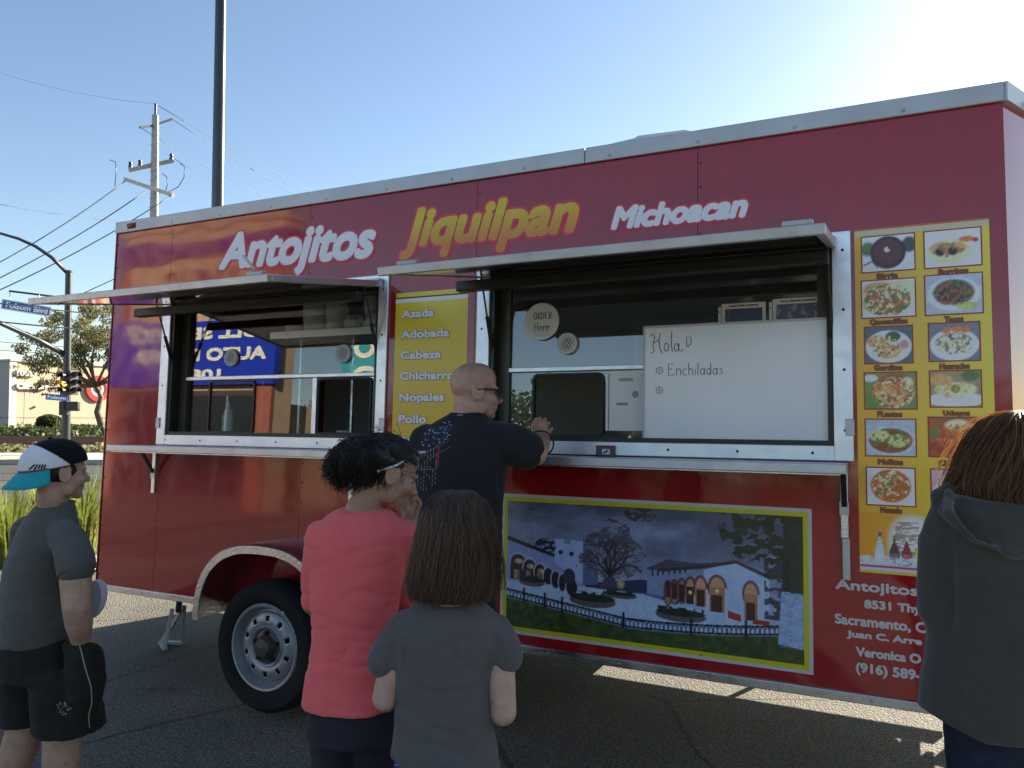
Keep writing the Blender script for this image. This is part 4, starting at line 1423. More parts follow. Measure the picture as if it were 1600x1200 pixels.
def food(kind, seed):
    c = Canvas(44, 34, 1.3)
    rs = np.random.RandomState(seed)
    n = c.n(12, 10, seed, 3)[..., None]; n2 = c.n(20, 16, seed + 50, 2)
    P = kind
    c.img = np.ones_like(c.img) * P['bg'] * (.85 + .3 * n)
    for (a, b, ru, rv, col, so) in P['e']:
        c.ell(a, b, ru, rv, np.asarray(col) * (.7 + .6 * n), so)
    if 'sp' in P:
        cu, cv, ru, rv = P['area']
        d = np.hypot((c.u - cu) / ru, (c.v - cv) / rv)
        for k, col in enumerate(P['sp']):
            nn_ = c.n(16, 13, seed + 7 * k + 3, 2)
            c.put(((nn_ > .56) & (d < 1)).astype(float) * .9, col)
    for (pts, wd, col) in P.get('l', []):
        c.line(pts, wd, col)
    return np.clip(c.img * GAIN * .9, 0, .9)


Wt, Gy = L255(170, 175, 190), L255(140, 145, 160)
Br, Db, Tn, Or, Gn, Rd, Cr = L255(120, 70, 45), L255(48, 34, 32), L255(160, 125, 80), L255(170, 95, 40), L255(70, 90, 50), L255(130, 55, 35), L255(180, 165, 130)
FOODS = [
    dict(bg=Wt, e=[(.12, .65, .16, .2, Gn, .5), (.9, .7, .14, .22, L255(50, 62, 54), .3), (.5, .52, .34, .46, L255(52, 34, 38), .08), (.5, .54, .27, .36, L255(74, 44, 44), .2)], sp=[Cr], area=(.5, .58, .07, .12), l=[([(.04, .2), (.2, .3), (.3, .12)], .02, L255(60, 40, 60))]),
    dict(bg=Wt * 1.05, e=[(.45, .42, .40, .34, Cr, .15), (.3, .5, .2, .18, Tn, .3), (.55, .5, .2, .16, Tn, .3), (.28, .42, .09, .12, Db, .4), (.5, .42, .09, .12, Db, .4), (.75, .72, .14, .08, Or, .4), (.9, .68, .06, .06, Rd, .4)], sp=[L255(110, 90, 60)], area=(.42, .45, .28, .2)),
    dict(bg=Wt, e=[(.5, .5, .5, .46, Cr, .2), (.3, .75, .28, .2, Tn, .3), (.75, .75, .28, .2, Cr, .3), (.45, .4, .42, .34, Or * .8, .2), (.42, .58, .1, .08, Wt, .4)], sp=[Br, Cr, Gn], area=(.48, .45, .44, .42)),
    dict(bg=Gy, e=[(.5, .5, .46, .42, Wt, .06), (.5, .55, .36, .32, L255(58, 66, 44), .2), (.36, .5, .16, .26, Db, .2), (.62, .5, .15, .28, L255(60, 48, 40), .2), (.72, .2, .2, .1, L255(140, 150, 80), .3)], sp=[Gn, Br], area=(.5, .52, .36, .3)),
    dict(bg=L255(70, 76, 82), e=[(.5, .45, .48, .44, Wt, .06), (.26, .6, .22, .16, Tn, .15), (.5, .32, .26, .2, Tn, .15), (.6, .72, .16, .14, L255(60, 66, 36), .3), (.83, .5, .1, .14, L255(160, 120, 110), .4)], sp=[Br, Cr], area=(.4, .45, .32, .3)),
    dict(bg=L255(90, 96, 104), e=[(.5, .42, .48, .42, Wt, .06), (.5, .46, .38, .28, L255(120, 115, 96), .2), (.35, .8, .1, .08, Or, .3), (.55, .82, .1, .08, Or, .3), (.72, .8, .1, .08, Or, .3)], sp=[Wt, L255(70, 66, 56), Cr], area=(.5, .44, .38, .26)),
    dict(bg=L255(90, 104, 60), e=[(.15, .3, .2, .3, L255(80, 100, 44), .3), (.6, .75, .35, .2, Br, .3), (.45, .5, .3, .22, Or, .2), (.6, .3, .3, .2, Tn, .2), (.82, .7, .12, .16, Cr, .4), (.12, .85, .14, .1, Wt, .2)], sp=[Cr, Br, Tn], area=(.55, .45, .42, .42)),
    dict(bg=L255(120, 110, 80), e=[(.5, .2, .6, .2, Wt, .1), (.5, .48, .42, .2, Cr, .15), (.55, .5, .28, .16, L255(190, 170, 120), .15), (.2, .75, .25, .16, Tn, .3), (.8, .85, .18, .14, Gn, .3), (.5, .5, .09, .12, L255(100, 100, 50), .2)], sp=[Tn], area=(.5, .45, .4, .2)),
    dict(bg=L255(130, 140, 150), e=[(.5, .42, .48, .40, L255(150, 155, 165), .06), (.5, .42, .44, .34, Br * .7, .15), (.28, .55, .2, .17, L255(150, 150, 105), .2), (.66, .42, .22, .18, L255(150, 150, 100), .2)], sp=[L255(80, 90, 50)], area=(.5, .45, .4, .3)),
    dict(bg=Br, e=[(.5, .25, .5, .2, Rd * .8, .2), (.52, .55, .32, .34, Rd, .15), (.55, .8, .24, .14, Cr, .4), (.1, .6, .1, .1, Gn, .3)], sp=[Or, Br], area=(.5, .5, .36, .32)),
    dict(bg=Wt, e=[(.5, .52, .42, .44, Or * .8, .08), (.5, .55, .3, .3, L255(130, 110, 60), .4)], sp=[Gn, Cr, L255(150, 70, 40)], area=(.5, .54, .38, .4)),
    dict(bg=L255(140, 135, 160), e=[(.5, .4, .45, .42, Wt, .06), (.5, .42, .34, .32, L255(70, 82, 56), .2)], sp=[Gn, Br], area=(.5, .42, .32, .3)),
]
PHO = [(4.394, 4.575, 2.124, 2.262), (4.612, 4.795, 2.123, 2.262), (4.391, 4.574, 1.942, 2.086), (4.611, 4.795, 1.942, 2.090), (4.399, 4.561, 1.762, 1.902), (4.620, 4.782, 1.765, 1.905),
       (4.396, 4.571, 1.585, 1.722), (4.620, 4.782, 1.592, 1.724), (4.396, 4.565, 1.404, 1.541), (4.612, 4.785, 1.406, 1.549), (4.397, 4.559, 1.216, 1.355), (4.616, 4.788, 1.214, 1.355)]
CAP = [('Birria', 4.481, 2.104), ('Burritos', 4.704, 2.104), ('Quesadillas', 4.482, 1.923), ('Tacos', 4.702, 1.921), ('Gorditas', 4.478, 1.743), ('Huarache', 4.700, 1.743), ('FLautas', 4.480, 1.563),
       ('Uchepos', 4.702, 1.566), ('Mulitas', 4.479, 1.380), ('Chile Relleno', 4.716, 1.381), ('Menudo', 4.478, 1.196)]
M_CAPB = mat('print_caption', (.25, .09, .05), .35); M_CAPR = mat('print_caption_edge', (.46, .07, .03), .35)
for i, (x0, x1, z0, z1) in enumerate(PHO):
    fr = MB().box(x0 - .005, x1 + .005, -.0024, -.0016, z0 - .005, z1 + .005).build('dish_photo_border', M_PRED, fm)
    grid_paint(food(FOODS[i], 31 + i), x0, x1, z0, z1, -.0034, 'dish_photo', M_PRINT, fr)
for s, cx, cz in CAP:
    wd = len(s) * .0115 + .004
    h0 = .0105
    fit_text(s, cx - wd / 2 - .002, cx + wd / 2 + .002, cz - h0 - .002 - (.003 if 'Q' in s or 'p' in s else 0), cz + h0 + .002, -.0020, 'dish_caption_edge', M_CAPR, fm, .0024)
    fit_text(s, cx - wd / 2, cx + wd / 2, cz - h0 - (.003 if 'Q' in s or 'p' in s else 0), cz + h0, -.0036, 'dish_caption', M_CAPB, fm, .0012)


def drinks():
    c = Canvas(110, 58, 1.95)
    t = c.u[..., None]
    c.img = L255(165, 105, 30) * (1 - t) + L255(175, 140, 35) * t
    glow = np.clip(1.2 - np.sqrt(((c.u - .40) / .17) ** 2 + (np.maximum(c.v - .60, 0) / .36) ** 2), 0, .4) / .4
    glow = glow * (c.v > .2)
    c.put(glow * .9, L255(165, 165, 165))
    c.put(((np.abs(c.u - .36) < .09) & (c.v > .3) & (c.v < .86) & (c.n(10, 40, 4) > .5)) * .8, L255(95, 88, 70))
    c.poly([(.68, .2), (.68, .66), (1, .66), (1, .2)], L255(135, 60, 55))
    for (a, col, cap_, h) in ((.155, L255(140, 150, 170), L255(70, 70, 80), .68), (.265, L255(60, 52, 50), L255(90, 90, 70), .64), (.355, L255(100, 45, 45), L255(160, 150, 140), .62), (.45, L255(165, 145, 40), L255(160, 160, 150), .60),
                              (.545, L255(120, 135, 160), L255(70, 80, 100), .64), (.64, L255(140, 160, 60), L255(150, 170, 120), .64), (.74, L255(150, 70, 40), L255(160, 150, 140), .62), (.84, L255(80, 110, 60), L255(150, 150, 140), .64)):
        c.poly([(a - .033, .14), (a + .033, .14), (a + .035, .38), (a + .012, h * .82), (a + .012, h), (a - .012, h), (a - .012, h * .82), (a - .035, .38)], col)
        c.poly([(a - .014, h * .9), (a + .014, h * .9), (a + .014, h), (a - .014, h)], cap_)
        c.poly([(a - .03, .2), (a + .03, .2), (a + .03, .34), (a - .03, .34)], np.minimum(col * 1.5 + .03, .9))
    ice = (c.v < .27 + .03 * c.n(30, 4, 8)) & (c.v > .12)
    c.put(ice * (.35 + .65 * (c.n(60, 30, 6) > .47)), L255(140, 155, 190))
    c.put((c.v < .15).astype(float), L255(135, 145, 170))
    c.put((np.abs(c.v - .125) < .02).astype(float), L255(135, 40, 45))
    c.put((c.v < .045).astype(float), L255(175, 130, 40))
    return np.clip(c.img * GAIN, 0, .9)


grid_paint(drinks(), 4.367, 4.823, .9555, 1.185, -.0030, 'drinks_picture', M_PRINT, fm)

# ---------------------------------------------------------------- handwriting
def strokes(polys, x0, z0, sx, sz, y, r, name, m, parent):
    mb = MB()
    for pl in polys:
        mb.tube([(x0 + a * sx, y, z0 + b * sz) for a, b in pl], r, 6)
    return mb.build(name, m, parent, smooth=True)


def arc(cx, cy, rx, ry, a0, a1, n=10):
    return [(cx + rx * math.cos(R(a0 + (a1 - a0) * i / n)), cy + ry * math.sin(R(a0 + (a1 - a0) * i / n))) for i in range(n + 1)]


HW = {
    'E': ([[(.62, .95), (.1, 1), (.12, .0), (.7, .08)], [(.12, .52), (.5, .55)]], .85),
    'n': ([[(.1, .0), (.1, .55)], [(.1, .4)] + arc(.32, .38, .2, .18, 170, 0, 6) + [(.54, .0)]], .68),
    'c': ([arc(.3, .28, .22, .27, 50, 310)], .6),
    'h': ([[(.1, 0), (.1, 1)], [(.1, .38)] + arc(.3, .36, .18, .18, 170, 0, 6) + [(.5, 0)]], .66),
    'i': ([[(.1, 0), (.1, .5)], [(.1, .72), (.1, .77)]], .28),
    'l': ([[(.1, 0), (.12, 1)]], .28),
    'a': ([arc(.28, .27, .2, .26, 0, 360), [(.48, .52), (.5, 0)]], .64),
    'd': ([arc(.28, .27, .2, .26, 0, 360), [(.48, 1.), (.5, 0)]], .64),
    's': ([[(.42, .5), (.2, .52), (.12, .4), (.38, .22), (.36, .06), (.08, .02)]], .52),
    'O': ([arc(.4, .5, .32, .5, 80, 440)], .9),
    'R': ([[(.1, 0), (.1, 1), (.5, .9), (.5, .6), (.1, .5), (.55, 0)]], .72),
    'D': ([[(.1, 0), (.1, 1), (.5, .8), (.55, .3), (.1, 0)]], .72),
    'H': ([[(.1, 0), (.1, 1)], [(.6, 0), (.6, 1)], [(.1, .5), (.6, .5)]], .78),
    'e': ([[(.1, .3), (.5, .34)] + arc(.3, .3, .2, .27, 10, 310)], .62),
    'r': ([[(.1, 0), (.1, .55)], [(.1, .36), (.3, .56), (.46, .5)]], .5),
}


def hand(s, x0, z0, h, y, r, name, m, parent, wid=1.):
    pl = []; cx = 0
    for ch in s:
        g_, adv = HW[ch]
        pl += [[(cx + a, b) for a, b in q] for q in g_]
        cx += adv
    return strokes(pl, x0, z0, h * wid, h, y, r, name, m, parent)


M_INK = mat('marker_ink', (.015, .016, .03), .5)
# whiteboard standing in the serving window
WBM = TM @ Matrix.Translation((0, .028, 0))
wb = thing('whiteboard', 'white marker board with a handwritten greeting leaning in the serving window', 'whiteboard', mw=WBM)
MB().box(3.507, 4.262, -.012, .0, 1.440, 1.950).build('board', mat('board_white', (.88, .89, .90), .18, spec=.5, rvar=.06, var=.03, vscale=2), wb, bevel=.004)
for (a, b, c, d) in ((3.503, 4.266, 1.945, 1.955), (3.503, 3.511, 1.44, 1.945), (4.258, 4.266, 1.44, 1.945), (3.503, 4.266, 1.4385, 1.4465)):
    MB().box(a, b, -.016, -.0122, c, d).build('board_frame', mat('frame_pale', (.55, .56, .57), .4), wb)
hola = [[(.0, .86), (.14, .98), (.22, .8), (.12, .45), (.18, .1), (.02, .0)], [(.0, .88), (.02, .9)], [(.52, 1.), (.42, .6), (.50, .2), (.60, 0.)], [(.15, .5), (.36, .62), (.48, .5)],
        arc(.82, .28, .12, .2, 90, 450), [(1.10, 1.05), (1.08, .4), (1.14, .02)], arc(1.34, .25, .11, .2, 60, 420), [(1.46, .45), (1.46, .12), (1.6, .06), (1.68, .16)],
        [(1.86, .30), (1.84, .72), (2.06, .74), (2.08, .42), (1.92, .24), (1.86, .30)]]
strokes(hola, 3.536, 1.832, .086, .09, -.0125, .0016, 'greeting_writing', M_INK, wb)
hand('Enchiladas', 3.612, 1.732, .052, -.0125, .0014, 'dish_writing', M_INK, wb, .80)
for z in (1.755, 1.668):
    fl_ = []
    for k in range(7):
        a = 2 * math.pi * k / 7
        fl_.append(arc(.5 + .28 * math.cos(a), .5 + .28 * math.sin(a), .13, .13, math.degrees(a) - 120, math.degrees(a) + 120, 5))
    fl_.append(arc(.5, .5, .1, .1, 0, 360, 6))
    strokes(fl_, 3.556, z - .02, .04, .04, -.0125, .0010, 'flower_doodle', M_INK, wb)

# sheets taped inside the glass
M_PAPER = mat('paper', (.80, .80, .78), .6)


def sheet_food(seed, cols):
    c = Canvas(60, 40, 1.5)
    c.img[:] = cols[0]
    c.put((c.v > .6) * (c.n(8, 8, seed) > .4) * 1., cols[1])
    c.ell(.3, .25, .3, .25, cols[2], .2); c.ell(.6, .3, .3, .3, cols[3], .3)
    c.put((c.n(20, 16, seed + 3) > .6) * (c.v < .6), cols[4])
    return np.clip(c.img * 1.5, 0, .9)


for i, (x0, x1, zt, lab, txt) in enumerate(((3.835, 4.018, 2.044, 'food photo sheet in a plastic sleeve showing less above the whiteboard', 'Asada | Pollo | Adobada'), (4.046, 4.248, 2.052, 'taller food photo sheet in a plastic sleeve near the end of the window', 'Tacos | Burritos | Sandwich'))):
    sh = thing('menu_sheet', lab, 'paper', mw=TM @ Matrix.Translation((0, .072, 0)), group='food sheets behind the whiteboard')
    MB().box(x0, x1, -.001, .001, 1.78, zt).build('paper', M_PAPER, sh)
    grid_paint(sheet_food(5 + i, [[L255(80, 80, 90), L255(60, 70, 90), Cr, L255(120, 120, 90), L255(80, 110, 160)], [L255(120, 130, 160), L255(90, 90, 100), Tn * 1.3, Cr * 1.1, L255(80, 100, 50)]][i]), x0 + .015, x1 - .013, 1.79, zt - .024, -.0025, 'food_picture', M_PRINT, sh)
    fit_text(txt, x0 + .03, x1 - .03, zt - .018, zt - .006, -.0018, 'sheet_heading', mat('print_maroon', (.25, .05, .05), .5), sh, .0006)
    MB().box(x0 - .014, x0 - .003, -.001, .001, 1.78, zt - .012).build('binding_strip', M_PAPER, sh)
    MB().lathe([(.0035, -.0015), (0, -.0015)], 10, (x0 - .0085, 0, zt - .035), 'Y').build('punch_hole', M_RUBBER, sh)
vm = thing('payment_sheet', 'white payment sheet in a plastic sleeve beside the whiteboard', 'paper', mw=TM @ Matrix.Translation((0, .072, 0)))
MB().box(3.328, 3.50, -.001, .001, 1.49, 1.755).build('paper', M_PAPER, vm)
M_PGREY = mat('print_grey', (.28, .30, .33), .5)
fit_text('venmo', 3.372, 3.44, 1.715, 1.730, -.0018, 'sheet_lettering', M_PGREY, vm, .0006)
fit_text('venmo', 3.362, 3.418, 1.605, 1.618, -.0018, 'sheet_lettering', M_PGREY, vm, .0011)
MB().box(3.312, 3.324, -.001, .001, 1.49, 1.755).build('binding_strip', M_PAPER, vm)
MB().lathe([(.016, -.0016), (0, -.0016)], 18, (3.452, 0, 1.655), 'Y').build('round_mark', M_PGREY, vm)

# paper plate sign
pt_ = thing('paper_plate', 'round white paper plate with handwriting taped to the window', 'plate', mw=TM @ Matrix.Translation((2.985, .079, 2.013)))
MB().lathe([(0, -.002), (.066, -.002), (.072, -.008), (.090, -.012), (.092, -.010), (.074, .0), (0, .001)], 40, (0, 0, 0), 'Y').build('plate', mat('plate_white', (.80, .80, .78), .6), pt_, smooth=True)
for nm, s, dx, dz, h in (('plate_writing', 'ORDER', -.046, .012, .034), ('plate_writing', 'Here', -.042, -.045, .042)):
    hand(s, dx, dz, h, -.0035, .0013, nm, M_INK, pt_, .78 if s == 'Here' else .74)

# card reader on the sill
cr = thing('card_sign', 'small dark card payment sign standing on the window sill', 'sign', mw=TM @ Matrix.Translation((3.30, -.016, 1.376)))
MB().box(0, .088, -.012, .0, 0, .046).build('body', mat('reader_grey', (.09, .09, .10), .4), cr, bevel=.002)
MB().box(.004, .084, -.0135, -.0122, .034, .041).build('red_stripe', mat('reader_red', (.35, .03, .07), .4), cr)
MB().box(.030, .066, -.0135, -.0122, .006, .030).build('white_field', M_PAPER, cr)
MB().bar((.036, -.0145, .010), (.058, -.0145, .024), .002, .006).build('black_mark', M_INK, cr)

# ---------------------------------------------------------------- wheel, fender, chassis, stand
WX, WZ = 1.572, .352
wh = tp(MB().lathe([(.215, -.06), (.225, -.078), (.265, -.098), (.306, -.092), (.327, -.07), (.336, 0), (.327, .07), (.306, .092), (.265, .098), (.225, .078), (.2, .06)], 56, (WX, -.115, WZ), 'Y'), 'wheel', mat('tyre_rubber', (.022, .022, .021), .9, spec=.2, var=.2), smooth='auto')
M_WSTEEL = mat('wheel_silver', (.34, .35, .37), .42, metal=.5, var=.1, vscale=10)
rim = MB()
rim.lathe([(.222, -.185), (.215, -.192), (.205, -.190), (.192, -.16), (.186, -.145), (.178, -.148)], 48, (WX, -.01, WZ), 'Y')
rimo = rim.build('rim', M_WSTEEL, wh, smooth='auto')
# disc with ten holes
bmx = bmesh.new()
disc = []
NH = 10
mbd = MB()
ro, ri, rh = .178, .085, .135
nseg = NH * 8
def yy(r):  # dish of the wheel disc
    return -.158 - .022 * (1 - abs((r - .13) / .05) ** 2 if abs(r - .13) < .05 else 0) - .012 * (r < .1)
# radial grid with round cut-outs
rad = np.linspace(ri, ro, 14)
vv = []
for r in rad:
    for j in range(nseg):
        a = 2 * math.pi * j / nseg
        vv.append((WX + r * math.cos(a), yy(r), WZ + r * math.sin(a)))
ff_ = []
for i in range(len(rad) - 1):
    for j in range(nseg):
        a = 2 * math.pi * (j + .5) / nseg; r = (rad[i] + rad[i + 1]) / 2
        hole = False
        for k in range(NH):
            b = 2 * math.pi * (k + .5) / NH
            if math.hypot(r * math.cos(a) - .142 * math.cos(b), r * math.sin(a) - .142 * math.sin(b)) < .0165:
                hole = True
        if hole:
            continue
        j2 = (j + 1) % nseg
        ff_.append((i * nseg + j, i * nseg + j2, (i + 1) * nseg + j2, (i + 1) * nseg + j))
bmx.free()
dk = mbd.add(vv, ff_).build('wheel_disc', M_WSTEEL, wh, smooth='auto')
sm = dk.modifiers.new('solid', 'SOLIDIFY'); sm.thickness = .006
MB().lathe([(.175, -.12), (.0, -.12)], 30, (WX, 0, WZ), 'Y').build('brake_drum', M_CHASSIS, wh)
MB().lathe([(.088, -.172), (.062, -.178), (.055, -.20), (.045, -.215), (0, -.22)], 24, (WX, 0, WZ), 'Y').build('hub_cap', mat('hub_grease', (.10, .09, .085), .5, metal=.5, var=.4, vscale=30), wh, smooth='auto')
for k in range(5):
    a = 2 * math.pi * k / 5 + .3
    MB().lathe([(.011, -.17), (.011, -.196), (.007, -.20), (0, -.20)], 6, (WX + .072 * math.cos(a), 0, WZ + .072 * math.sin(a)), 'Y').build('lug_nut', M_CHASSIS, wh)


def diamond_plate():
    m = bpy.data.materials.new('diamond_plate'); m.use_nodes = True
    N, L = m.node_tree.nodes, m.node_tree.links
    b = N['Principled BSDF']; b.inputs['Metallic'].default_value = 1; b.inputs['Roughness'].default_value = .3
    b.inputs['Base Color'].default_value = (.62, .63, .65, 1)
    tc = N.new('ShaderNodeTexCoord')
    hs = []
    for rot in (R(45), R(-45)):
        mp = N.new('ShaderNodeMapping'); mp.inputs['Rotation'].default_value = (rot if rot > 0 else rot, rot, rot); mp.inputs['Scale'].default_value = (30, 30, 30)
        L.new(tc.outputs['Object'], mp.inputs[0])
        vo = N.new('ShaderNodeTexVoronoi'); vo.inputs['Randomness'].default_value = .15; vo.inputs['Scale'].default_value = 1.0
        m2 = N.new('ShaderNodeMapping'); m2.inputs['Scale'].default_value = (.45, 1.6, 1)
        L.new(mp.outputs[0], m2.inputs[0]); L.new(m2.outputs[0], vo.inputs['Vector'])
        hs.append(vo)
    mn = N.new('ShaderNodeMath'); mn.operation = 'MINIMUM'
    L.new(hs[0].outputs['Distance'], mn.inputs[0]); L.new(hs[1].outputs['Distance'], mn.inputs[1])
    bp = N.new('ShaderNodeBump'); bp.invert = True; bp.inputs['Strength'].default_value = .5; bp.inputs['Distance'].default_value = .003
    L.new(mn.outputs[0], bp.inputs['Height']); L.new(bp.outputs[0], b.inputs['Normal'])
    return m


M_DIA = diamond_plate()
# fender: shell swept along an arch
arch = []
for k in range(29):
    a = math.pi * (1 - k / 28)
    x = WX + .455 * math.copysign(abs(math.cos(a)) ** .80, math.cos(a))
    z = .455 + .425 * (abs(math.sin(a)) ** .82)
    arch.append((x, z))
v = []; f = []
yb, yf, lipw = -.0015, -.262, .022
n = len(arch)
cxm, czm = WX, .45
for (x, z) in arch:
    d = Vector((x - cxm, 0, z - czm)).normalized()
    for (yy_, rr) in ((yb, 0.), (yf + .012, 0.), (yf, -.008), (yf, -.048), (yf + .006, -.050), (yf + .006, -.012), (yf + .014, -.006), (yb, -.006)):
        v.append((x + d.x * rr, yy_, z + d.z * rr))
for i in range(n - 1):
    for j in range(7):
        f.append((i * 8 + j, i * 8 + j + 1, (i + 1) * 8 + j + 1, (i + 1) * 8 + j))
tp(MB().add(v, f), 'fender', M_DIA, smooth='auto')
# chassis
for y in (.32, 1.82):
    tp(MB().box(.05, 5.0, y - .03, y + .03, .405, .46), 'chassis_beam', M_CHASSIS)
for x in np.arange(.25, 4.9, .58):
    tp(MB().box(x - .03, x + .03, .28, 1.9, .43, .46), 'cross_member', M_CHASSIS)
tp(MB().tube([(WX, -.1, WZ), (WX, WD + .1, WZ + .03)], .04, 12), 'axle', M_CHASSIS, smooth='auto')
tp(MB().lathe([(.10, -.10), (.34, -.10), (.366, -.05), (.366, .05), (.34, .10), (.1, .10), (.1, -.1)], 40, (WX, WD + .06, WZ + .10), 'Y'), 'wheel', MATS['tyre_rubber'], smooth='auto')
for y in (.32, 1.82):
    tp(MB().bar((WX - .4, y, .34), (WX, y, .30), .05, .03), 'leaf_spring', M_CHASSIS); tp(MB().bar((WX + .4, y, .34), (WX, y, .30), .05, .03), 'leaf_spring', M_CHASSIS)
for s_ in (-1, 1):
    tp(MB().bar((4.98, tipy + s_ * .55, .42), (6.35, tipy, .40), .06, .08), 'tongue_beam', M_CHASSIS)
tp(MB().tube([(6.1, tipy, .14), (6.1, tipy, .8)], .035, 12), 'tongue_jack', M_STEEL, smooth='auto')
tp(MB().box(6.0, 6.2, tipy - .1, tipy + .1, .125, .14), 'jack_foot', M_STEEL)
tp(MB().box(1.98, 3.02, .95, 1.70, .20, .43), 'water_tank', M_CHASSIS, bevel=.03)
tp(MB().tube([(3.95, 1.78, .45), (3.95, 1.78, .10)], .02, 10), 'far_stabiliser', M_CHASSIS, smooth='auto')
# stabiliser leg
st = tp(MB().tube([(.272, .41, .45), (.262, .41, .27)], .02, 10), 'stabiliser', M_CHASSIS, smooth='auto')
M_STAND = mat('stand_grey', (.42, .43, .43), .5, metal=.4)
for (a, b) in (((.262, .36, .30), (.232, .34, .045)), ((.255, .46, .30), (.085, .44, .045)), ((.262, .46, .30), (.215, .50, .045))):
    MB().bar(a, b, .022, .022).build('leg', M_STAND, st, bevel=.002)
MB().bar((.08, .44, .045), (.24, .34, .045), .03, .018).build('foot_bar', M_STAND, st); MB().bar((.08, .44, .045), (.22, .50, .045), .03, .018).build('foot_bar', M_STAND, st)
MB().bar((.245, .40, .20), (.17, .42, .13), .014, .014).build('crank', M_STAND, st)

# ---------------------------------------------------------------- inside the trailer
sf = tp(MB().box(1.20, 2.62, .15, .42, 2.028, 2.044), 'shelf', M_ALU)
MB().box(1.20, 2.62, .146, .1495, 2.012, 2.052).build('shelf_edge', M_ALUB, sf)
tp(MB().box(.10, 2.6, .36, .78, 1.385, 1.41), 'worktop', M_ALU)
tp(MB().box(2.7, 4.7, .36, .78, 1.30, 1.33), 'worktop', M_ALU)
for x in (1.22, 1.62, 2.6):
    tp(MB().tube([(x, .40, 1.41), (x, .40, 2.028)], .012, 8), 'shelf_post', M_ALU, smooth='auto')
tp(MB().box(2.90, 3.6, 1.9, 2.0, 1.1, 2.3), 'back_cabinet', M_INNER)


def cup_stack(x, y, z, r0, r1, h, n, lab):
    t = thing('cup_stack', lab, 'cups', mw=TM @ Matrix.Translation((x, y, z)), group='cups on the trailer shelf')
    M_CUP = mat('cup_white', (.80, .78, .74), .5)
    prof = [(0, 0), (r0, 0), (r1, h)]
    MB().lathe(prof, 20).build('bottom_cup', M_CUP, t, smooth='auto')
    for k in range(n):
        z0 = h + k * .018
        MB().lathe([(r1 - .004, z0 - .012), (r1 + .002, z0), (r1 + .002, z0 + .008), (r1 - .004, z0 + .01)], 20).build('cup_rim', M_CUP, t, smooth='auto')
    MB().lathe([(r1 - .003, h + n * .018), (0, h + n * .018)], 20).build('top_cup', M_CUP, t)


cup_stack(1.45, .25, 2.0445, .062, .074, .10, 5, 'wide stack of white foam cups at the open end of the shelf')
cup_stack(1.61, .25, 2.0445, .058, .066, .10, 7, 'tall stack of white foam cups in the middle of the shelf')
cup_stack(1.83, .30, 2.0445, .050, .056, .09, 8, 'slim stack of white paper cups behind the crumpled bag')
cup_stack(1.30, .24, 2.0445, .05, .055, .05, 0, 'single low white cup at the end of the shelf')
cup_stack(1.50, .5, 1.41, .045, .055, .07, 0, 'white foam cup on the steel worktop')
# crumpled plastic bags
def crumple(x, y, z, r, lab, seed):
    t = MB().ball((0, 0, 0), r, 18, 12)
    for i, p in enumerate(t.V):
        q = Vector(p); k = 1 + .45 * noise.noise(q * 22 + Vector((seed, 0, 0))) + .2 * noise.noise(q * 60)
        t.V[i] = (q.x * k, q.y * k, max(q.z * k * .8, -r[2] * .8) + r[2] * .8)
    o = t.build('plastic_bag', mat('bag_white', (.78, .78, .78), .4), None, smooth='auto', mw=TM @ Matrix.Translation((x, y, z)))
    tag(o, lab, 'bag', 'bags on the trailer shelf')


crumple(1.76, .22, 2.0445, (.07, .05, .06), 'crumpled white plastic bag beside the cup stacks', 3)
crumple(1.92, .22, 2.0445, (.09, .06, .07), 'larger crumpled white bag at the end of the shelf', 9)
# squeeze bottle and bowl on the worktop
sq = thing('squeeze_bottle', 'white squeeze bottle standing inside the rear window', 'bottle', mw=TM @ Matrix.Translation((.735, .30, 1.4105)))
tp(MB().box(.55, 1.3, .22, .36, 1.385, 1.41), 'worktop', M_ALU)
MB().lathe([(0, 0), (.034, 0), (.036, .01), (.036, .15), (.026, .17)], 20).build('bottle', mat('bottle_white', (.80, .80, .80), .4), sq, smooth='auto')
MB().lathe([(.028, .168), (.028, .185), (.012, .20), (.005, .245), (0, .245)], 16).build('nozzle', mat('bottle_white', (1, 1, 1)), sq, smooth='auto')
bw = MB().lathe([(0, .0), (.03, 0), (.042, .05), (.045, .052), (.045, .048), (.03, .006), (0, .004)], 20).build('sauce_cup', mat('cup_white'), None, smooth='auto', mw=TM @ Matrix.Translation((.845, .26, 1.4105)))
tag(bw, 'little white sauce cup beside the squeeze bottle', 'cup')
bw = MB().lathe([(0, .0), (.03, 0), (.042, .05), (.045, .052), (.045, .048), (.03, .006), (0, .004)], 20).build('cup', mat('cup_white'), None, smooth='auto', mw=TM @ Matrix.Translation((1.63, .42, 1.8205)))
tag(bw, 'small white cup on the lower shelf behind the round vent', 'cup')
lsf = tp(MB().box(1.1, 2.6, .34, .58, 1.805, 1.82), 'shelf', M_ALU)

# ================================================================== PEOPLE
def cdir(lat, dep, z=0.):
    return BG(lat, dep, z) - BG(0, 0, 0)


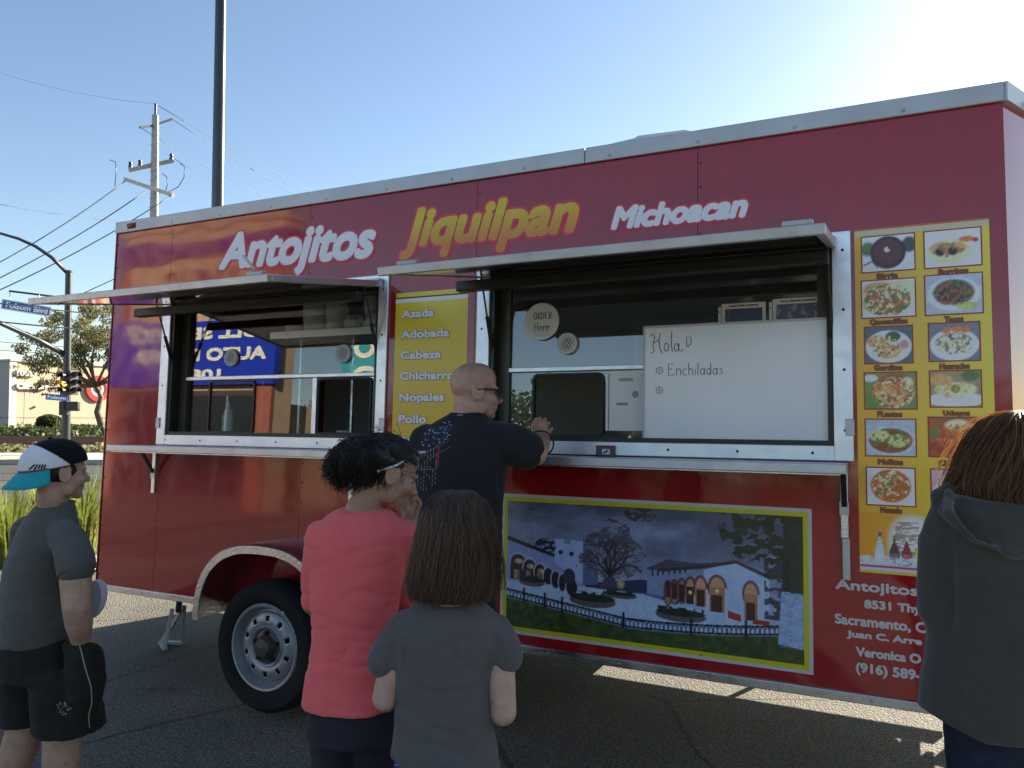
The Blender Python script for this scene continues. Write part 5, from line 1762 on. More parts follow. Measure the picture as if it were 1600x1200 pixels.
class Body(MB):
    """closed overlapping volumes that are fused into one continuous surface"""
    rs = 1.0

    def loft(self, secs, n=24, pw=2.3):
        # secs: (center, a-vector, b-vector)
        v = []; f = []
        for c, a, b in secs:
            for j in range(n):
                t = 2 * math.pi * j / n
                ct, st_ = math.cos(t), math.sin(t)
                k = (abs(ct) ** pw + abs(st_) ** pw) ** (-1 / pw)
                v.append(Vector(c) + Vector(a) * (ct * k) + Vector(b) * (st_ * k))
        m = len(secs)
        for i in range(m - 1):
            for j in range(n):
                f.append((i * n + j, i * n + (j + 1) % n, (i + 1) * n + (j + 1) % n, (i + 1) * n + j))
        f.append(tuple(range(n - 1, -1, -1))); f.append(tuple((m - 1) * n + j for j in range(n)))
        return self.add(v, f)

    def limb(self, pts, rs, n=14, ends=True):
        # smooth chain of tapered segments
        P = [Vector(p) for p in pts]
        rs = [r * self.rs for r in rs]
        Q, RR = [], []
        for i in range(len(P) - 1):
            for k in range(5):
                t = k / 5
                Q.append(P[i].lerp(P[i + 1], t)); RR.append(rs[i] + (rs[i + 1] - rs[i]) * t)
        Q.append(P[-1]); RR.append(rs[-1])
        self.tube(Q, RR, n)
        for p, r in zip(P, rs):
            self.ball(p, r, n, 10)
        return self


def torso(b, rows, ang, n=24, pw=2.4):
    """rows: (u, v, dep, half width, half depth); ang = facing, degrees from straight ahead towards the right"""
    a = cdir(math.cos(R(ang)), -math.sin(R(ang))); d = cdir(math.sin(R(ang)), math.cos(R(ang)))
    secs = [(PX(u, v, dep), a * hw * b.rs, d * hd * b.rs) for u, v, dep, hw, hd in rows]
    b.loft(secs, n, pw)


def head_frame(u, v, dep, yaw, pitch=0., tilt=0., s=1.):
    """matrix of a head: local +Y is where the face looks, +X its right, +Z up"""
    y = cdir(math.sin(R(yaw)), math.cos(R(yaw))); x = cdir(math.cos(R(yaw)), -math.sin(R(yaw)))
    B = Matrix((x, y, Vector((0, 0, 1)))).transposed().to_4x4()
    return Matrix.Translation(PX(u, v, dep)) @ B @ Matrix.Rotation(R(pitch), 4, 'X') @ Matrix.Rotation(R(tilt), 4, 'Y') @ Matrix.Scale(s, 4)


def head(b, M, neck_to, neck_r=.056, ears=True):
    s = M.to_scale()[0]
    rot = M.to_3x3() * (1 / s)
    def E(c, r):
        if not hasattr(r, '__len__'):
            r = (r, r, r)
        b.ball(M @ Vector(c), tuple(q * s for q in r), 22, 16, rot)
    E((0, -.014, .030), (.074, .093, .084))
    E((0, .010, .045), (.068, .078, .072))
    E((0, .030, -.030), (.058, .062, .075))
    E((0, .052, -.075), (.040, .040, .034))
    E((0, .078, -.096), (.020, .017, .017))
    for q in (-1, 1):
        E((q * .043, .018, -.070), (.020, .034, .026))
        E((q * .036, .066, -.028), (.024, .024, .024))
        E((q * .028, .078, .016), (.026, .014, .010))
        if ears:
            E((q * .074, -.010, -.012), (.008, .017, .030))
            pts = [M @ Vector((q * (.079 + .004 * math.sin(math.pi * k / 9)), -.008 + .022 * math.cos(R(60 - 300 * k / 9)), -.008 + .031 * math.sin(R(60 - 300 * k / 9)))) for k in range(10)]
            b.tube(pts, .0055 * s, 8)
    b.limb([M @ Vector((0, .088, .012)), M @ Vector((0, .100, -.010)), M @ Vector((0, .112, -.030))], [.008 * s, .010 * s, .0135 * s], 10)
    for q in (-1, 1):
        E((q * .012, .098, -.034), (.009, .012, .008))
    E((0, .092, -.056), (.022, .010, .0065)); E((0, .090, -.068), (.020, .010, .0075))
    b.limb([M @ Vector((0, -.020, -.045)), M @ Vector((0, -.025, -.10)), neck_to], [neck_r * s, neck_r * s, neck_r * 1.12 * s], 18)


def eyes(M, parent, inv):
    s = M.to_scale()[0]
    for q in (-1, 1):
        p = M @ Vector((q * .031, .068, -.001))
        e = MB().ball((0, 0, 0), .0125 * s, 14, 10).build('eye', mat('eye_white', (.38, .34, .31), .3), parent, smooth=True)
        e.matrix_parent_inverse = inv; e.matrix_basis = Matrix.Translation(p)
        d = (M.to_3x3() @ Vector((0, 1, 0))).normalized()
        MB().ball(d * (.0075 * s), .0072 * s, 12, 8).build('iris', mat('iris_brown', (.05, .03, .02), .15), e, smooth=True)


def hand_shape(b, W, side=1, curl=(35, 45, 30), s=1., spread=6, thumb=(40, 20), fan=None):
    """W: wrist matrix; +Y along the hand, +X towards the thumb (times side), -Z the palm"""
    def T(x, y, z):
        return W @ Vector((x * side * s, y * s, z * s))
    rot = W.to_3x3()
    b.limb([T(0, -.03, 0), T(0, .01, 0)], [.026 * s, .026 * s], 12)
    for k in range(4):
        x = (.031, .0105, -.0105, -.030)[k]
        b.limb([T(x * .6, .015, 0), T(x, .085 - .006 * abs(k - 1), .002)], [.017 * s, .0125 * s], 10)
    for k in range(4):
        x = (.031, .0105, -.0105, -.030)[k]
        L1, L2, L3 = [(.040, .024, .019), (.044, .027, .02), (.041, .025, .019), (.032, .019, .017)][k]
        p = Vector((x, .085 - .006 * abs(k - 1), .002)); a = 0
        az = R(spread * (1.5 - k) * .6)
        pts = [p]; 
        for L_, c in zip((L1, L2, L3), curl):
            a += R(c + (fan[k] if fan else 0))
            p = p + Vector((math.sin(az) * math.cos(a), math.cos(az) * math.cos(a), -math.sin(a))) * L_
            pts.append(p)
        b.limb([T(*q) for q in pts], [.0105 * s, .0098 * s, .0090 * s, .0078 * s], 10)
    t0, t1 = thumb
    p = Vector((.028, .022, -.006)); pts = [p]
    for L_, a, d in ((.038, t0, 12), (.030, t0 - 18, 12 + t1), (.024, t0 - 32, 12 + 2 * t1)):
        p = p + Vector((math.sin(R(a)) * math.cos(R(d)), math.cos(R(a)) * math.cos(R(d)), -math.sin(R(d)))) * L_
        pts.append(p)
    b.limb([T(*q) for q in pts], [.0165 * s, .0125 * s, .0110 * s, .0088 * s], 10)


def wrist_frame(p, along, thumb_dir):
    y = Vector(along).normalized()
    x = Vector(thumb_dir); x = (x - y * x.dot(y)).normalized()
    z = x.cross(y)
    M = Matrix((x, y, z)).transposed().to_4x4(); M.translation = Vector(p)
    return M


def fuse(b, name, m, parent, inv, voxel=.006, smooth=5, fac=.5, wrinkle=None, shell=None, clip=None):
    """voxel-remesh the overlapping volumes to one skin, relax it, press folds into it"""
    me = b.mesh('tmp')
    o = bpy.data.objects.new('tmp', me); COL.objects.link(o)
    r = o.modifiers.new('r', 'REMESH'); r.mode = 'VOXEL'; r.voxel_size = voxel; r.use_smooth_shade = True
    s = o.modifiers.new('s', 'SMOOTH'); s.iterations = smooth; s.factor = fac
    dg = bpy.context.evaluated_depsgraph_get(); dg.update()
    nm = bpy.data.meshes.new_from_object(o.evaluated_get(dg), depsgraph=dg)
    bpy.data.objects.remove(o); bpy.data.meshes.remove(me)
    nm.name = name
    if wrinkle:
        n = len(nm.vertices)
        co = np.empty(n * 3); nm.vertices.foreach_get('co', co); co = co.reshape(-1, 3)
        no = np.array([v.normal[:] for v in nm.vertices])
        co = co + no * wrinkle(co, no)[:, None]
        nm.vertices.foreach_set('co', co.ravel())
    if clip:
        bm = bmesh.new(); bm.from_mesh(nm)
        for pt, nr in clip:
            bmesh.ops.bisect_plane(bm, geom=bm.verts[:] + bm.edges[:] + bm.faces[:], plane_co=pt, plane_no=nr, clear_outer=True)
        bm.to_mesh(nm); bm.free()
    nm.update()
    ob = link(name, nm, m, parent, smooth=True)
    ob.matrix_parent_inverse = inv
    return ob


def vnoise(co, sc, seed=0.):
    q = co * np.asarray(sc)
    return np.array([noise.noise((a + seed, b_ + seed * .7, c)) for a, b_, c in q])


def folds(amp=.006, f=(5, 5, 11), seed=0., ridge=.5, fine=.0015, lines=()):
    def fn(co, no):
        w1 = vnoise(co, f, seed)
        d = amp * w1 - ridge * amp * np.maximum(0, 1 - np.abs(vnoise(co, (f[0] * 1.3, f[1] * 1.3, f[2] * 1.6), seed + 9)) * 6)
        d += fine * vnoise(co, (22, 22, 30), seed + 3)
        for (c, dirn, wid, dep, span) in lines:      # crease lines: centre, direction, width, depth, half length
            c = np.asarray(c); t = np.asarray(dirn) / np.linalg.norm(dirn)
            r = co - c; al = r @ t; pr = np.linalg.norm(r - al[:, None] * t, axis=1)
            d -= dep * np.exp(-(pr / wid) ** 2) * np.clip(1 - np.abs(al) / span, 0, 1)
        return d
    return fn


def skin_mat(name, col):
    return mat(name, col, .55, spec=.4, sss=.10, var=.16, vscale=30, bump=.3, bscale=180, bdist=.002)


def cloth_mat(name, col, var=.08, sheen=.15, bs=500, rough=.9, fold=.85):
    new = name not in MATS
    m = mat(name, col, rough, spec=.15, var=var, vscale=26, bump=.25, bscale=bs, bdist=.0012, sheen=sheen)
    if new and fold:
        N, L = m.node_tree.nodes, m.node_tree.links
        b = N['Principled BSDF']
        old = b.inputs['Normal'].links[0].from_node
        tc = N.new('ShaderNodeTexCoord')
        mp = N.new('ShaderNodeMapping'); mp.inputs['Scale'].default_value = (1, 1, 1.7); mp.inputs['Rotation'].default_value = (.25, .35, 0)
        n = N.new('ShaderNodeTexNoise'); n.noise_type = 'RIDGED_MULTIFRACTAL'
        n.inputs['Scale'].default_value = 4.5; n.inputs['Detail'].default_value = 2.5
        n.inputs['Distortion'].default_value = .6
        L.new(tc.outputs['Object'], mp.inputs[0]); L.new(mp.outputs[0], n.inputs['Vector'])
        bp = N.new('ShaderNodeBump'); bp.inputs['Strength'].default_value = fold; bp.inputs['Distance'].default_value = .014
        L.new(n.outputs['Fac'], bp.inputs['Height'])
        L.new(bp.outputs[0], old.inputs['Normal'])
    return m


def hair_mat(name, col, col2, tr=.25, rough=.38, tcol=None):
    m = bpy.data.materials.new(name); m.use_nodes = True
    N, L = m.node_tree.nodes, m.node_tree.links
    N.clear()
    out = N.new('ShaderNodeOutputMaterial')
    at = N.new('ShaderNodeAttribute'); at.attribute_name = 'tone'
    r = N.new('ShaderNodeValToRGB'); r.color_ramp.elements[0].color = (*col, 1); r.color_ramp.elements[1].color = (*col2, 1)
    L.new(at.outputs['Fac'], r.inputs[0])
    d = N.new('ShaderNodeBsdfPrincipled'); d.inputs['Roughness'].default_value = rough; d.inputs['Specular IOR Level'].default_value = .55
    t = N.new('ShaderNodeBsdfTranslucent')
    L.new(r.outputs[0], d.inputs['Base Color'])
    if tcol:
        t.inputs['Color'].default_value = (*tcol, 1)
    else:
        L.new(r.outputs[0], t.inputs['Color'])
    mx = N.new('ShaderNodeMixShader'); mx.inputs[0].default_value = tr
    L.new(d.outputs[0], mx.inputs[1]); L.new(t.outputs[0], mx.inputs[2]); L.new(mx.outputs[0], out.inputs[0])
    return m


def strand_mesh(name, strands, m, parent, inv, r0=.0016, r1=.0004, n=3):
    """strands: list of (k,3) arrays; one mesh of thin tapered tubes with a random tone each"""
    V = []; F = []; tone = []
    base = 0
    for P in strands:
        P = np.asarray(P); k = len(P)
        d = np.gradient(P, axis=0); d /= np.linalg.norm(d, axis=1)[:, None] + 1e-9
        a = np.cross(d, np.array([.3, .5, .8])); a /= np.linalg.norm(a, axis=1)[:, None] + 1e-9
        b_ = np.cross(d, a)
        t = np.linspace(0, 1, k)
        rr = (r0 + (r1 - r0) * t ** 1.5)[:, None]
        tn = random.random()
        for j in range(n):
            V.append(P + (a * math.cos(2 * math.pi * j / n) + b_ * math.sin(2 * math.pi * j / n)) * rr)
        idx = lambda i, j: base + j * k + i
        for i in range(k - 1):
            for j in range(n):
                F.append((idx(i, j), idx(i, (j + 1) % n), idx(i + 1, (j + 1) % n), idx(i + 1, j)))
        tone.extend([tn] * (n * k))
        base += n * k
    co = np.concatenate(V)
    me = bpy.data.meshes.new(name)
    me.from_pydata(co.tolist(), [], F)
    at = me.attributes.new('tone', 'FLOAT', 'POINT')
    at.data.foreach_set('value', np.array(tone, np.float32))
    o = link(name, me, m, parent, smooth=True)
    o.matrix_parent_inverse = inv
    return o


def add_tone(o, val=.3):
    me = o.data
    at = me.attributes.new('tone', 'FLOAT', 'POINT')
    at.data.foreach_set('value', np.full(len(me.vertices), val, np.float32))


def leg_pair(b, hips, knees, ankles, r, foot_dir, s=1.):
    for h, k, a in zip(hips, knees, ankles):
        b.limb([h, h.lerp(k, .5), k, k.lerp(a, .35), a], [r[0], r[0] * .88, r[1], r[1] * .98, r[2]], 16)
        f = Vector(foot_dir).normalized()
        b.limb([a - Vector((0, 0, .0)), Vector((a.x, a.y, .045)) - f * .02, Vector((a.x, a.y, .035)) + f * .13], [r[2], .042 * s, .034 * s], 12)


def shoes(ankles, f, m, parent, inv, s=1.):
    f = Vector(f).normalized()
    for a in ankles:
        c = Vector((a.x, a.y, 0))
        b = Body()
        b.limb([c - f * .055 + Vector((0, 0, .055)), c + f * .05 + Vector((0, 0, .05)), c + f * .15 + Vector((0, 0, .04))], [.052 * s, .050 * s, .038 * s])
        b.limb([c - f * .05 + Vector((0, 0, .07)), c - f * .01 + Vector((0, 0, .09))], [.045 * s, .045 * s])
        o = fuse(b, 'shoe', m, parent, inv, .007, 4, clip=[((0, 0, .002), (0, 0, -1))])


def person(label, base, group=None):
    p = thing('person', label, 'person', tuple(base), 0, group)
    return p, Matrix.Translation(-Vector(base))


def hem(center, axis, r, m, parent, thick=.0035, name='sleeve_hem', flat=None):
    """a turned hem round a sleeve end"""
    ax = Vector(axis).normalized(); u_ = ax.orthogonal().normalized(); w_ = ax.cross(u_)
    pts = [Vector(center) + (u_ * math.cos(t) + w_ * math.sin(t)) * r for t in np.linspace(0, 2 * math.pi, 30)]
    return MB().tube(pts, thick, 6).build(name, m, parent, smooth=True)

from mathutils.bvhtree import BVHTree
CAMP = Vector((CX, CY, CZ))


def on_surface(o, u, v, lift=.002):
    """point of a garment's surface facing the queue's rear, with a small lift"""
    if 'bvh' not in SURF or SURF['bvh'][0] is not o:
        dg = bpy.context.evaluated_depsgraph_get()
        me = o.data
        SURF['bvh'] = (o, BVHTree.FromPolygons([p.co[:] for p in me.vertices], [tuple(q.vertices) for q in me.polygons]))
    d = (PX(u, v, 5.0) - CAMP).normalized()
    loc_, nor, _, _ = SURF['bvh'][1].ray_cast(CAMP, d)
    if loc_ is None:
        return None
    if nor.dot(d) > 0:
        nor = -nor
    return loc_ + nor * lift


SURF = {}


def ribbon_on(o, pts, wpx, name, m, parent, inv, lift=.0025, n=14):
    """a stripe sewn or printed on a garment"""
    L_ = []
    for (u0, v0), (u1, v1) in zip(pts, pts[1:]):
        for k in range(n):
            L_.append((u0 + (u1 - u0) * k / n, v0 + (v1 - v0) * k / n))
    L_.append(pts[-1])
    v = []
    for i, (u, w_) in enumerate(L_):
        a = L_[max(i - 1, 0)]; b = L_[min(i + 1, len(L_) - 1)]
        du, dv = b[0] - a[0], b[1] - a[1]; l = math.hypot(du, dv) + 1e-6
        nx, ny = -dv / l * wpx / 2, du / l * wpx / 2
        p, q = on_surface(o, u + nx, w_ + ny, lift), on_surface(o, u - nx, w_ - ny, lift)
        if p is None or q is None:
            continue
        v += [p, q]
    f = [(2 * i, 2 * i + 1, 2 * i + 3, 2 * i + 2) for i in range(len(v) // 2 - 1)]
    ob = MB().add(v, f).build(name, m, parent, smooth=True)
    ob.matrix_parent_inverse = inv
    return ob


def patches_on(o, polys, name, m, parent, inv, lift=.0025):
    mb = MB()
    for pl in polys:
        P = [on_surface(o, u, v, lift) for u, v in pl]
        if any(p is None for p in P):
            continue
        mb.add(P, [tuple(range(len(P)))])
    ob = mb.build(name, m, parent)
    ob.matrix_parent_inverse = inv
    tag(ob, kind='stuff')
    return ob


def sub(o, inv):
    o.matrix_parent_inverse = inv
    return o


# ------------------------------------------------------------------ 1. boy in a backwards cap
def make_boy():
    D = 2.8
    base = PX(78, 638, D); base.z = 0
    P, inv = person('boy in a backwards teal-billed cap, grey tee and black shorts, hand in pocket', base)
    ang = 52
    f = cdir(math.sin(R(ang)), math.cos(R(ang))); a = cdir(math.cos(R(ang)), -math.sin(R(ang)))
    SK = skin_mat('skin_boy', (.50, .31, .22))
    H = head_frame(93, 738, D - .02, 38, -4, 0, .90)
    b = Body()
    head(b, H, PX(86, 800, D), .052)
    torso(b, [(60, 990, D, .13, .09), (66, 880, D, .14, .09), (76, 825, D, .13, .08), (84, 800, D, .06, .05)], ang)
    eR = PX(121, 948, D - .19)
    wR = PX(127, 1000, D - .12)
    b.limb([PX(104, 842, D - .10), PX(118, 890, D - .17), eR, PX(124, 975, D - .16), wR], [.050, .052, .047, .044, .033])
    hand_shape(b, wrist_frame(wR, Vector((0, 0, -1)) + f * .12, f), 1, (40, 60, 40), .7)
    eL = PX(52, 945, D + .18); wL = PX(118, 948, D + .26)
    b.limb([PX(52, 842, D + .10), eL, wL], [.048, .045, .032])
    hand_shape(b, wrist_frame(wL, cdir(1, .1, .15), Vector((0, 0, 1))), 1, (40, 50, 30), .8)
    # legs
    hips = [PX(92, 1035, D - .04), PX(50, 1035, D + .05)]
    knees = [PX(100, 1130, D - .05), PX(46, 1120, D + .02)]
    ank = [PX(92, 1235, D - .06), PX(6, 1215, D + .03)]
    ank[0].z = .10; ank[1].z = .12
    leg_pair(b, hips, knees, ank, (.064, .064, .043), f, .95)
    fuse(b, 'body', SK, P, inv, .006, 4)
    eyes(H, P, inv)
    # tee
    t = Body()
    torso(t, [(54, 1001, D, .168, .128), (56, 975, D, .170, .126), (60, 930, D, .166, .120), (66, 880, D, .164, .118), (72, 845, D, .160, .108), (78, 818, D, .135, .092), (85, 796, D, .085, .070), (88, 786, D, .064, .060)], ang)
    t.limb([PX(92, 834, D - .07), PX(108, 846, D - .12), PX(117, 868, D - .155), PX(120, 886, D - .175)], [.056, .058, .062, .064])
    t.limb([PX(44, 832, D + .12), PX(46, 890, D + .16)], [.064, .066])
    tee = fuse(t, 'tee', cloth_mat('tee_charcoal', (.108, .105, .095)), P, inv, .008, 14,
               wrinkle=folds(.006, (4, 4, 9), 2., lines=[(PX(100, 870, D - .13), (.1, 0, 1), .012, .010, .12), (PX(60, 955, D - .1), cdir(1, 0, .25), .02, .008, .16), (PX(50, 975, D - .1), cdir(1, 0, .2), .018, .008, .16)]))
    col = MB(); col.tube([PX(88, 787, D) + (a * math.cos(t_) * .060 + f * math.sin(t_) * .056) for t_ in np.linspace(0, 2 * math.pi, 26)], .007, 8)
    sub(col.build('collar', MATS['tee_charcoal'], P, smooth=True), inv)
    hem(PX(121, 896, D - .18), PX(121, 896, D - .18) - PX(117, 868, D - .155), .060, MATS['tee_charcoal'], tee)
    # shorts
    s_ = Body()
    torso(s_, [(56, 965, D, .140, .110), (56, 985, D, .155, .122), (58, 1010, D, .168, .138), (68, 1050, D, .178, .142)], ang)
    for (h, k, rr) in ((PX(98, 1040, D - .06), PX(108, 1138, D - .06), (.108, .118)), (PX(46, 1040, D + .06), PX(48, 1126, D + .03), (.100, .106))):
        s_.loft([(h, a * rr[0], f * rr[0]), (h.lerp(k, .5), a * (rr[0] + rr[1]) / 2, f * (rr[0] + rr[1]) / 2), (k, a * rr[1], f * rr[1])], 20, 2.2)
    s_.limb([PX(120, 1012, D - .10), PX(132, 1030, D - .12), PX(136, 1065, D - .12), PX(128, 1110, D - .10)], [.045, .060, .066, .06])
    sh = fuse(s_, 'shorts', cloth_mat('shorts_black', (.024, .024, .020), .2, .05), P, inv, .008, 4, wrinkle=folds(.008, (5, 5, 6), 11.))
    ribbon_on(sh, [(119, 990), (128, 1020), (134, 1045), (143, 1075), (144, 1098), (139, 1118), (140, 1138)], 1.6, 'side_piping', mat('piping', (.42, .40, .28), .7), sh, Matrix())
    rnd = random.Random(3)
    pl = []
    for _ in range(46):
        u, v = 86 + rnd.random() * 26, 1097 + rnd.random() * 20
        if (u - 100) ** 2 / 190 + (v - 1107) ** 2 / 110 < 1:
            pl.append([(u, v), (u + 1.6, v + .4), (u + 1.4, v + 2.2), (u - .2, v + 1.8)])
    patches_on(sh, pl, 'shorts_emblem', mat('emblem_grey', (.30, .29, .32), .7), sh, Matrix())
    # socks and shoes
    for q in ank:
        c = Body(); c.limb([Vector((q.x, q.y, .05)), Vector((q.x, q.y, .14)) + (knees[0] - ank[0]) * .0, q.lerp(knees[ank.index(q)], .30)], [.046, .047, .056])
        fuse(c, 'sock', cloth_mat('sock_white', (.62, .63, .66)), P, inv, .007, 3)
    shoes(ank, f, mat('shoe_dark', (.03, .03, .035), .6), P, inv)
    # hair under the cap
    hb = Body(); rot = H.to_3x3() * (1 / .93)
    hb.ball(H @ Vector((0, -.022, .020)), (.074, .088, .072), 20, 14, rot)
    ho = fuse(hb, 'hair', mat('hair_dark', (.018, .013, .010), .6), P, inv, .006, 2, clip=[(H @ Vector((0, .03, -.03)), H.to_3x3() @ Vector((0, .55, -1)))])
    # cap
    cap = thing('tmp', 'x', 'x'); bpy.data.objects.remove(cap)
    C0, RR = Vector((0, -.016, .030)), Vector((.092, .126, .108))
    CT_ = Matrix.Rotation(R(13), 4, 'X')
    H = H @ CT_
    def cap_pt(th, ph, k=1.0):
        x, y, z = math.sin(ph) * math.sin(th), math.sin(ph) * math.cos(th), math.cos(ph)
        zz = abs(z) ** .85
        return H @ (C0 + Vector((RR.x * x * k, RR.y * y * k, RR.z * zz * k)))
    def split(y, z):
        return -.050 + (.095 - z) * .95 > y       # in head space: the pale panels lie behind this slanted seam
    nth, nph = 180, 64
    vw, fw_, fbk = [], [], []
    for i in range(nph + 1):
        for j in range(nth):
            vw.append(cap_pt(2 * math.pi * j / nth, math.pi / 2 * i / nph * 1.0))
    Hi = H.inverted()
    for i in range(nph):
        for j in range(nth):
            q = (i * nth + j, (i + 1) * nth + j, (i + 1) * nth + (j + 1) % nth, i * nth + (j + 1) % nth)
            c = Hi @ (sum((vw[k] for k in q), Vector()) / 4)
            (fw_ if split(c.y, c.z) else fbk).append(q)
    M_CW = cloth_mat('cap_white', (.78, .78, .82), .04, .1)
    M_CB = cloth_mat('cap_black', (.010, .010, .011), .1, .05)
    cw = MB().add(vw, fw_).build('cap', M_CW, P, smooth=True); sub(cw, inv)
    sm_ = cw.modifiers.new('s', 'SOLIDIFY'); sm_.thickness = .003
    cb_ = MB().add(vw, fbk).build('cap_mesh', M_CB, cw, smooth=True); cb_.modifiers.new('s', 'SOLIDIFY').thickness = .003
    # bill, drooping at the back of the head
    v = []; fq = []
    na, nr = 24, 7
    for j in range(na + 1):
        th = math.pi + R(-68 + 136 * j / na)
        e = Vector((RR.x * math.sin(th), RR.y * math.cos(th), 0)) + C0
        wdt = .078 * max(0.02, math.cos(R(-68 + 136 * j / na) * 1.18)) ** .65
        dr = Vector((math.sin(th) * .55, math.cos(th), 0)).normalized()
        for i in range(nr + 1):
            t_ = i / nr
            p = e + dr * (wdt * t_ * .86) + Vector((0, 0, -.050 * t_ * (.55 + .45 * wdt / .078) - .9 * (e.x + dr.x * wdt * t_) ** 2 * t_ * 2.0 - .002))
            v.append(H @ p)
    for j in range(na):
        for i in range(nr):
            fq.append((j * (nr + 1) + i, j * (nr + 1) + i + 1, (j + 1) * (nr + 1) + i + 1, (j + 1) * (nr + 1) + i))
    bill = MB().add(v, fq).build('cap_bill', cloth_mat('bill_teal', (.03, .36, .40), .05, .1), cw, smooth=True)
    bill.modifiers.new('s', 'SOLIDIFY').thickness = .004
    pts = []
    for j in range(na + 1):
        th = math.pi + R(-66 + 132 * j / na)
        pts.append(H @ (C0 + Vector((RR.x * 1.01 * math.sin(th), RR.y * 1.01 * math.cos(th), .002))))
    MB().tube(pts, .0022, 6).build('cap_piping', mat('piping_coral', (.45, .10, .07), .6), cw, smooth=True)
    MB().ball(H @ (C0 + Vector((0, 0, RR.z))), .008, 10, 8).build('cap_button', M_CB, cw, smooth=True)
    # stripe patch on the pale panel
    for k in range(8):
        u0 = 46 + k * 4.2
        p0, p1 = (u0, 747 - (0 if k > 1 else (2 - k) * 6)), (u0 + 9, 727 + (k - 4 if k > 4 else 0) * 4)
        ribbon_on(cw, [p0, p1], 2.4, 'cap_stripe', M_CB, cw, Matrix(), .002, 6)
    # folded white paper in the far hand
    pp = Body()
    pc = PX(152, 938, D + .22)
    t = thing('paper_plate_folded', 'white folded paper plate held at the waist by the boy in the cap', 'plate', tuple(pc))
    vv = []
    for k in range(13):
        a_ = R(-100 + 200 * k / 12)
        for s in (-1, 1):
            vv.append(cdir(.045 * math.cos(a_) - .015, s * .012 * (1 + math.cos(a_)), .075 * math.sin(a_) + .02 * math.cos(a_)))
    MB().add(vv, [(2 * i, 2 * i + 1, 2 * i + 3, 2 * i + 2) for i in range(12)] + [tuple(range(0, 26, 2)), tuple(range(25, 0, -2))]).build('plate', mat('plate_paper', (.74, .75, .80), .6), t, smooth='auto')


make_boy()


# ------------------------------------------------------------------ hair helpers
def shell_fn(rows, ang):
    a = np.array(cdir(math.cos(R(ang)), -math.sin(R(ang)))); d = np.array(cdir(math.sin(R(ang)), math.cos(R(ang))))
    C = np.array([PX(u, v, dep)[:] for u, v, dep, hw, hd in rows]); hw = np.array([r[3] for r in rows]); hd = np.array([r[4] for r in rows])
    n = len(rows)
    def fn(th, t, k=1.0, off=0.):
        x = np.clip(t, 0, 1) * (n - 1); i = np.minimum(x.astype(int), n - 2); fr = (x - i)[:, None]
        c = C[i] * (1 - fr) + C[i + 1] * fr
        w_ = hw[i] * (1 - fr[:, 0]) + hw[i + 1] * fr[:, 0]; h_ = hd[i] * (1 - fr[:, 0]) + hd[i + 1] * fr[:, 0]
        return c + np.outer(np.cos(th) * (w_ * k + off), np.ones(3)) * a + np.outer(np.sin(th) * (h_ * k + off), np.ones(3)) * d
    return fn


def straight_hair(rows, ang, n, gap, parent, inv, m, rnd, seglen=14, jit=.006, r0=.0013, t_end=(.86, 1.03), wave=.03, fly=0, inner=-.004, arch=0.):
    fn = shell_fn(rows, ang)
    S_ = []
    for i in range(n + fly):
        while True:
            th0 = rnd.uniform(0, 2 * math.pi)
            if abs(((th0 - math.pi / 2 + math.pi) % (2 * math.pi)) - math.pi) > R(gap):
                break
        t0 = rnd.uniform(.0, .22) if rnd.random() < .75 else rnd.uniform(.1, .6)
        t1 = rnd.uniform(*t_end)
        t = np.linspace(t0, t1, seglen)
        th = th0 + wave * np.sin(t * rnd.uniform(3, 9) + rnd.uniform(0, 6)) + rnd.uniform(-.1, .1) * t
        off = rnd.uniform(inner, jit) + .004 * np.sin(t * rnd.uniform(4, 10) + rnd.uniform(0, 6))
        if i >= n:
            off = off + np.linspace(0, 1, seglen) ** 1.5 * rnd.uniform(.005, .03) + arch * rnd.random() ** 2 * np.sin(np.pi * np.linspace(0, 1, seglen) ** .7)
        P_ = fn(th, t, 1.0, 0.) 
        c = fn(th, t, 1.0, 1e-3)
        nrm = c - P_; nrm /= np.linalg.norm(nrm, axis=1)[:, None] + 1e-9
        P_ = P_ + nrm * (off if np.ndim(off) else np.full(seglen, off))[:, None]
        over = np.clip(t - 1, 0, 1)[:, None]
        P_[:, 2] -= over[:, 0] * .25
        S_.append(P_)
    return strand_mesh('hair_strands', S_, m, parent, inv, r0, .0005)


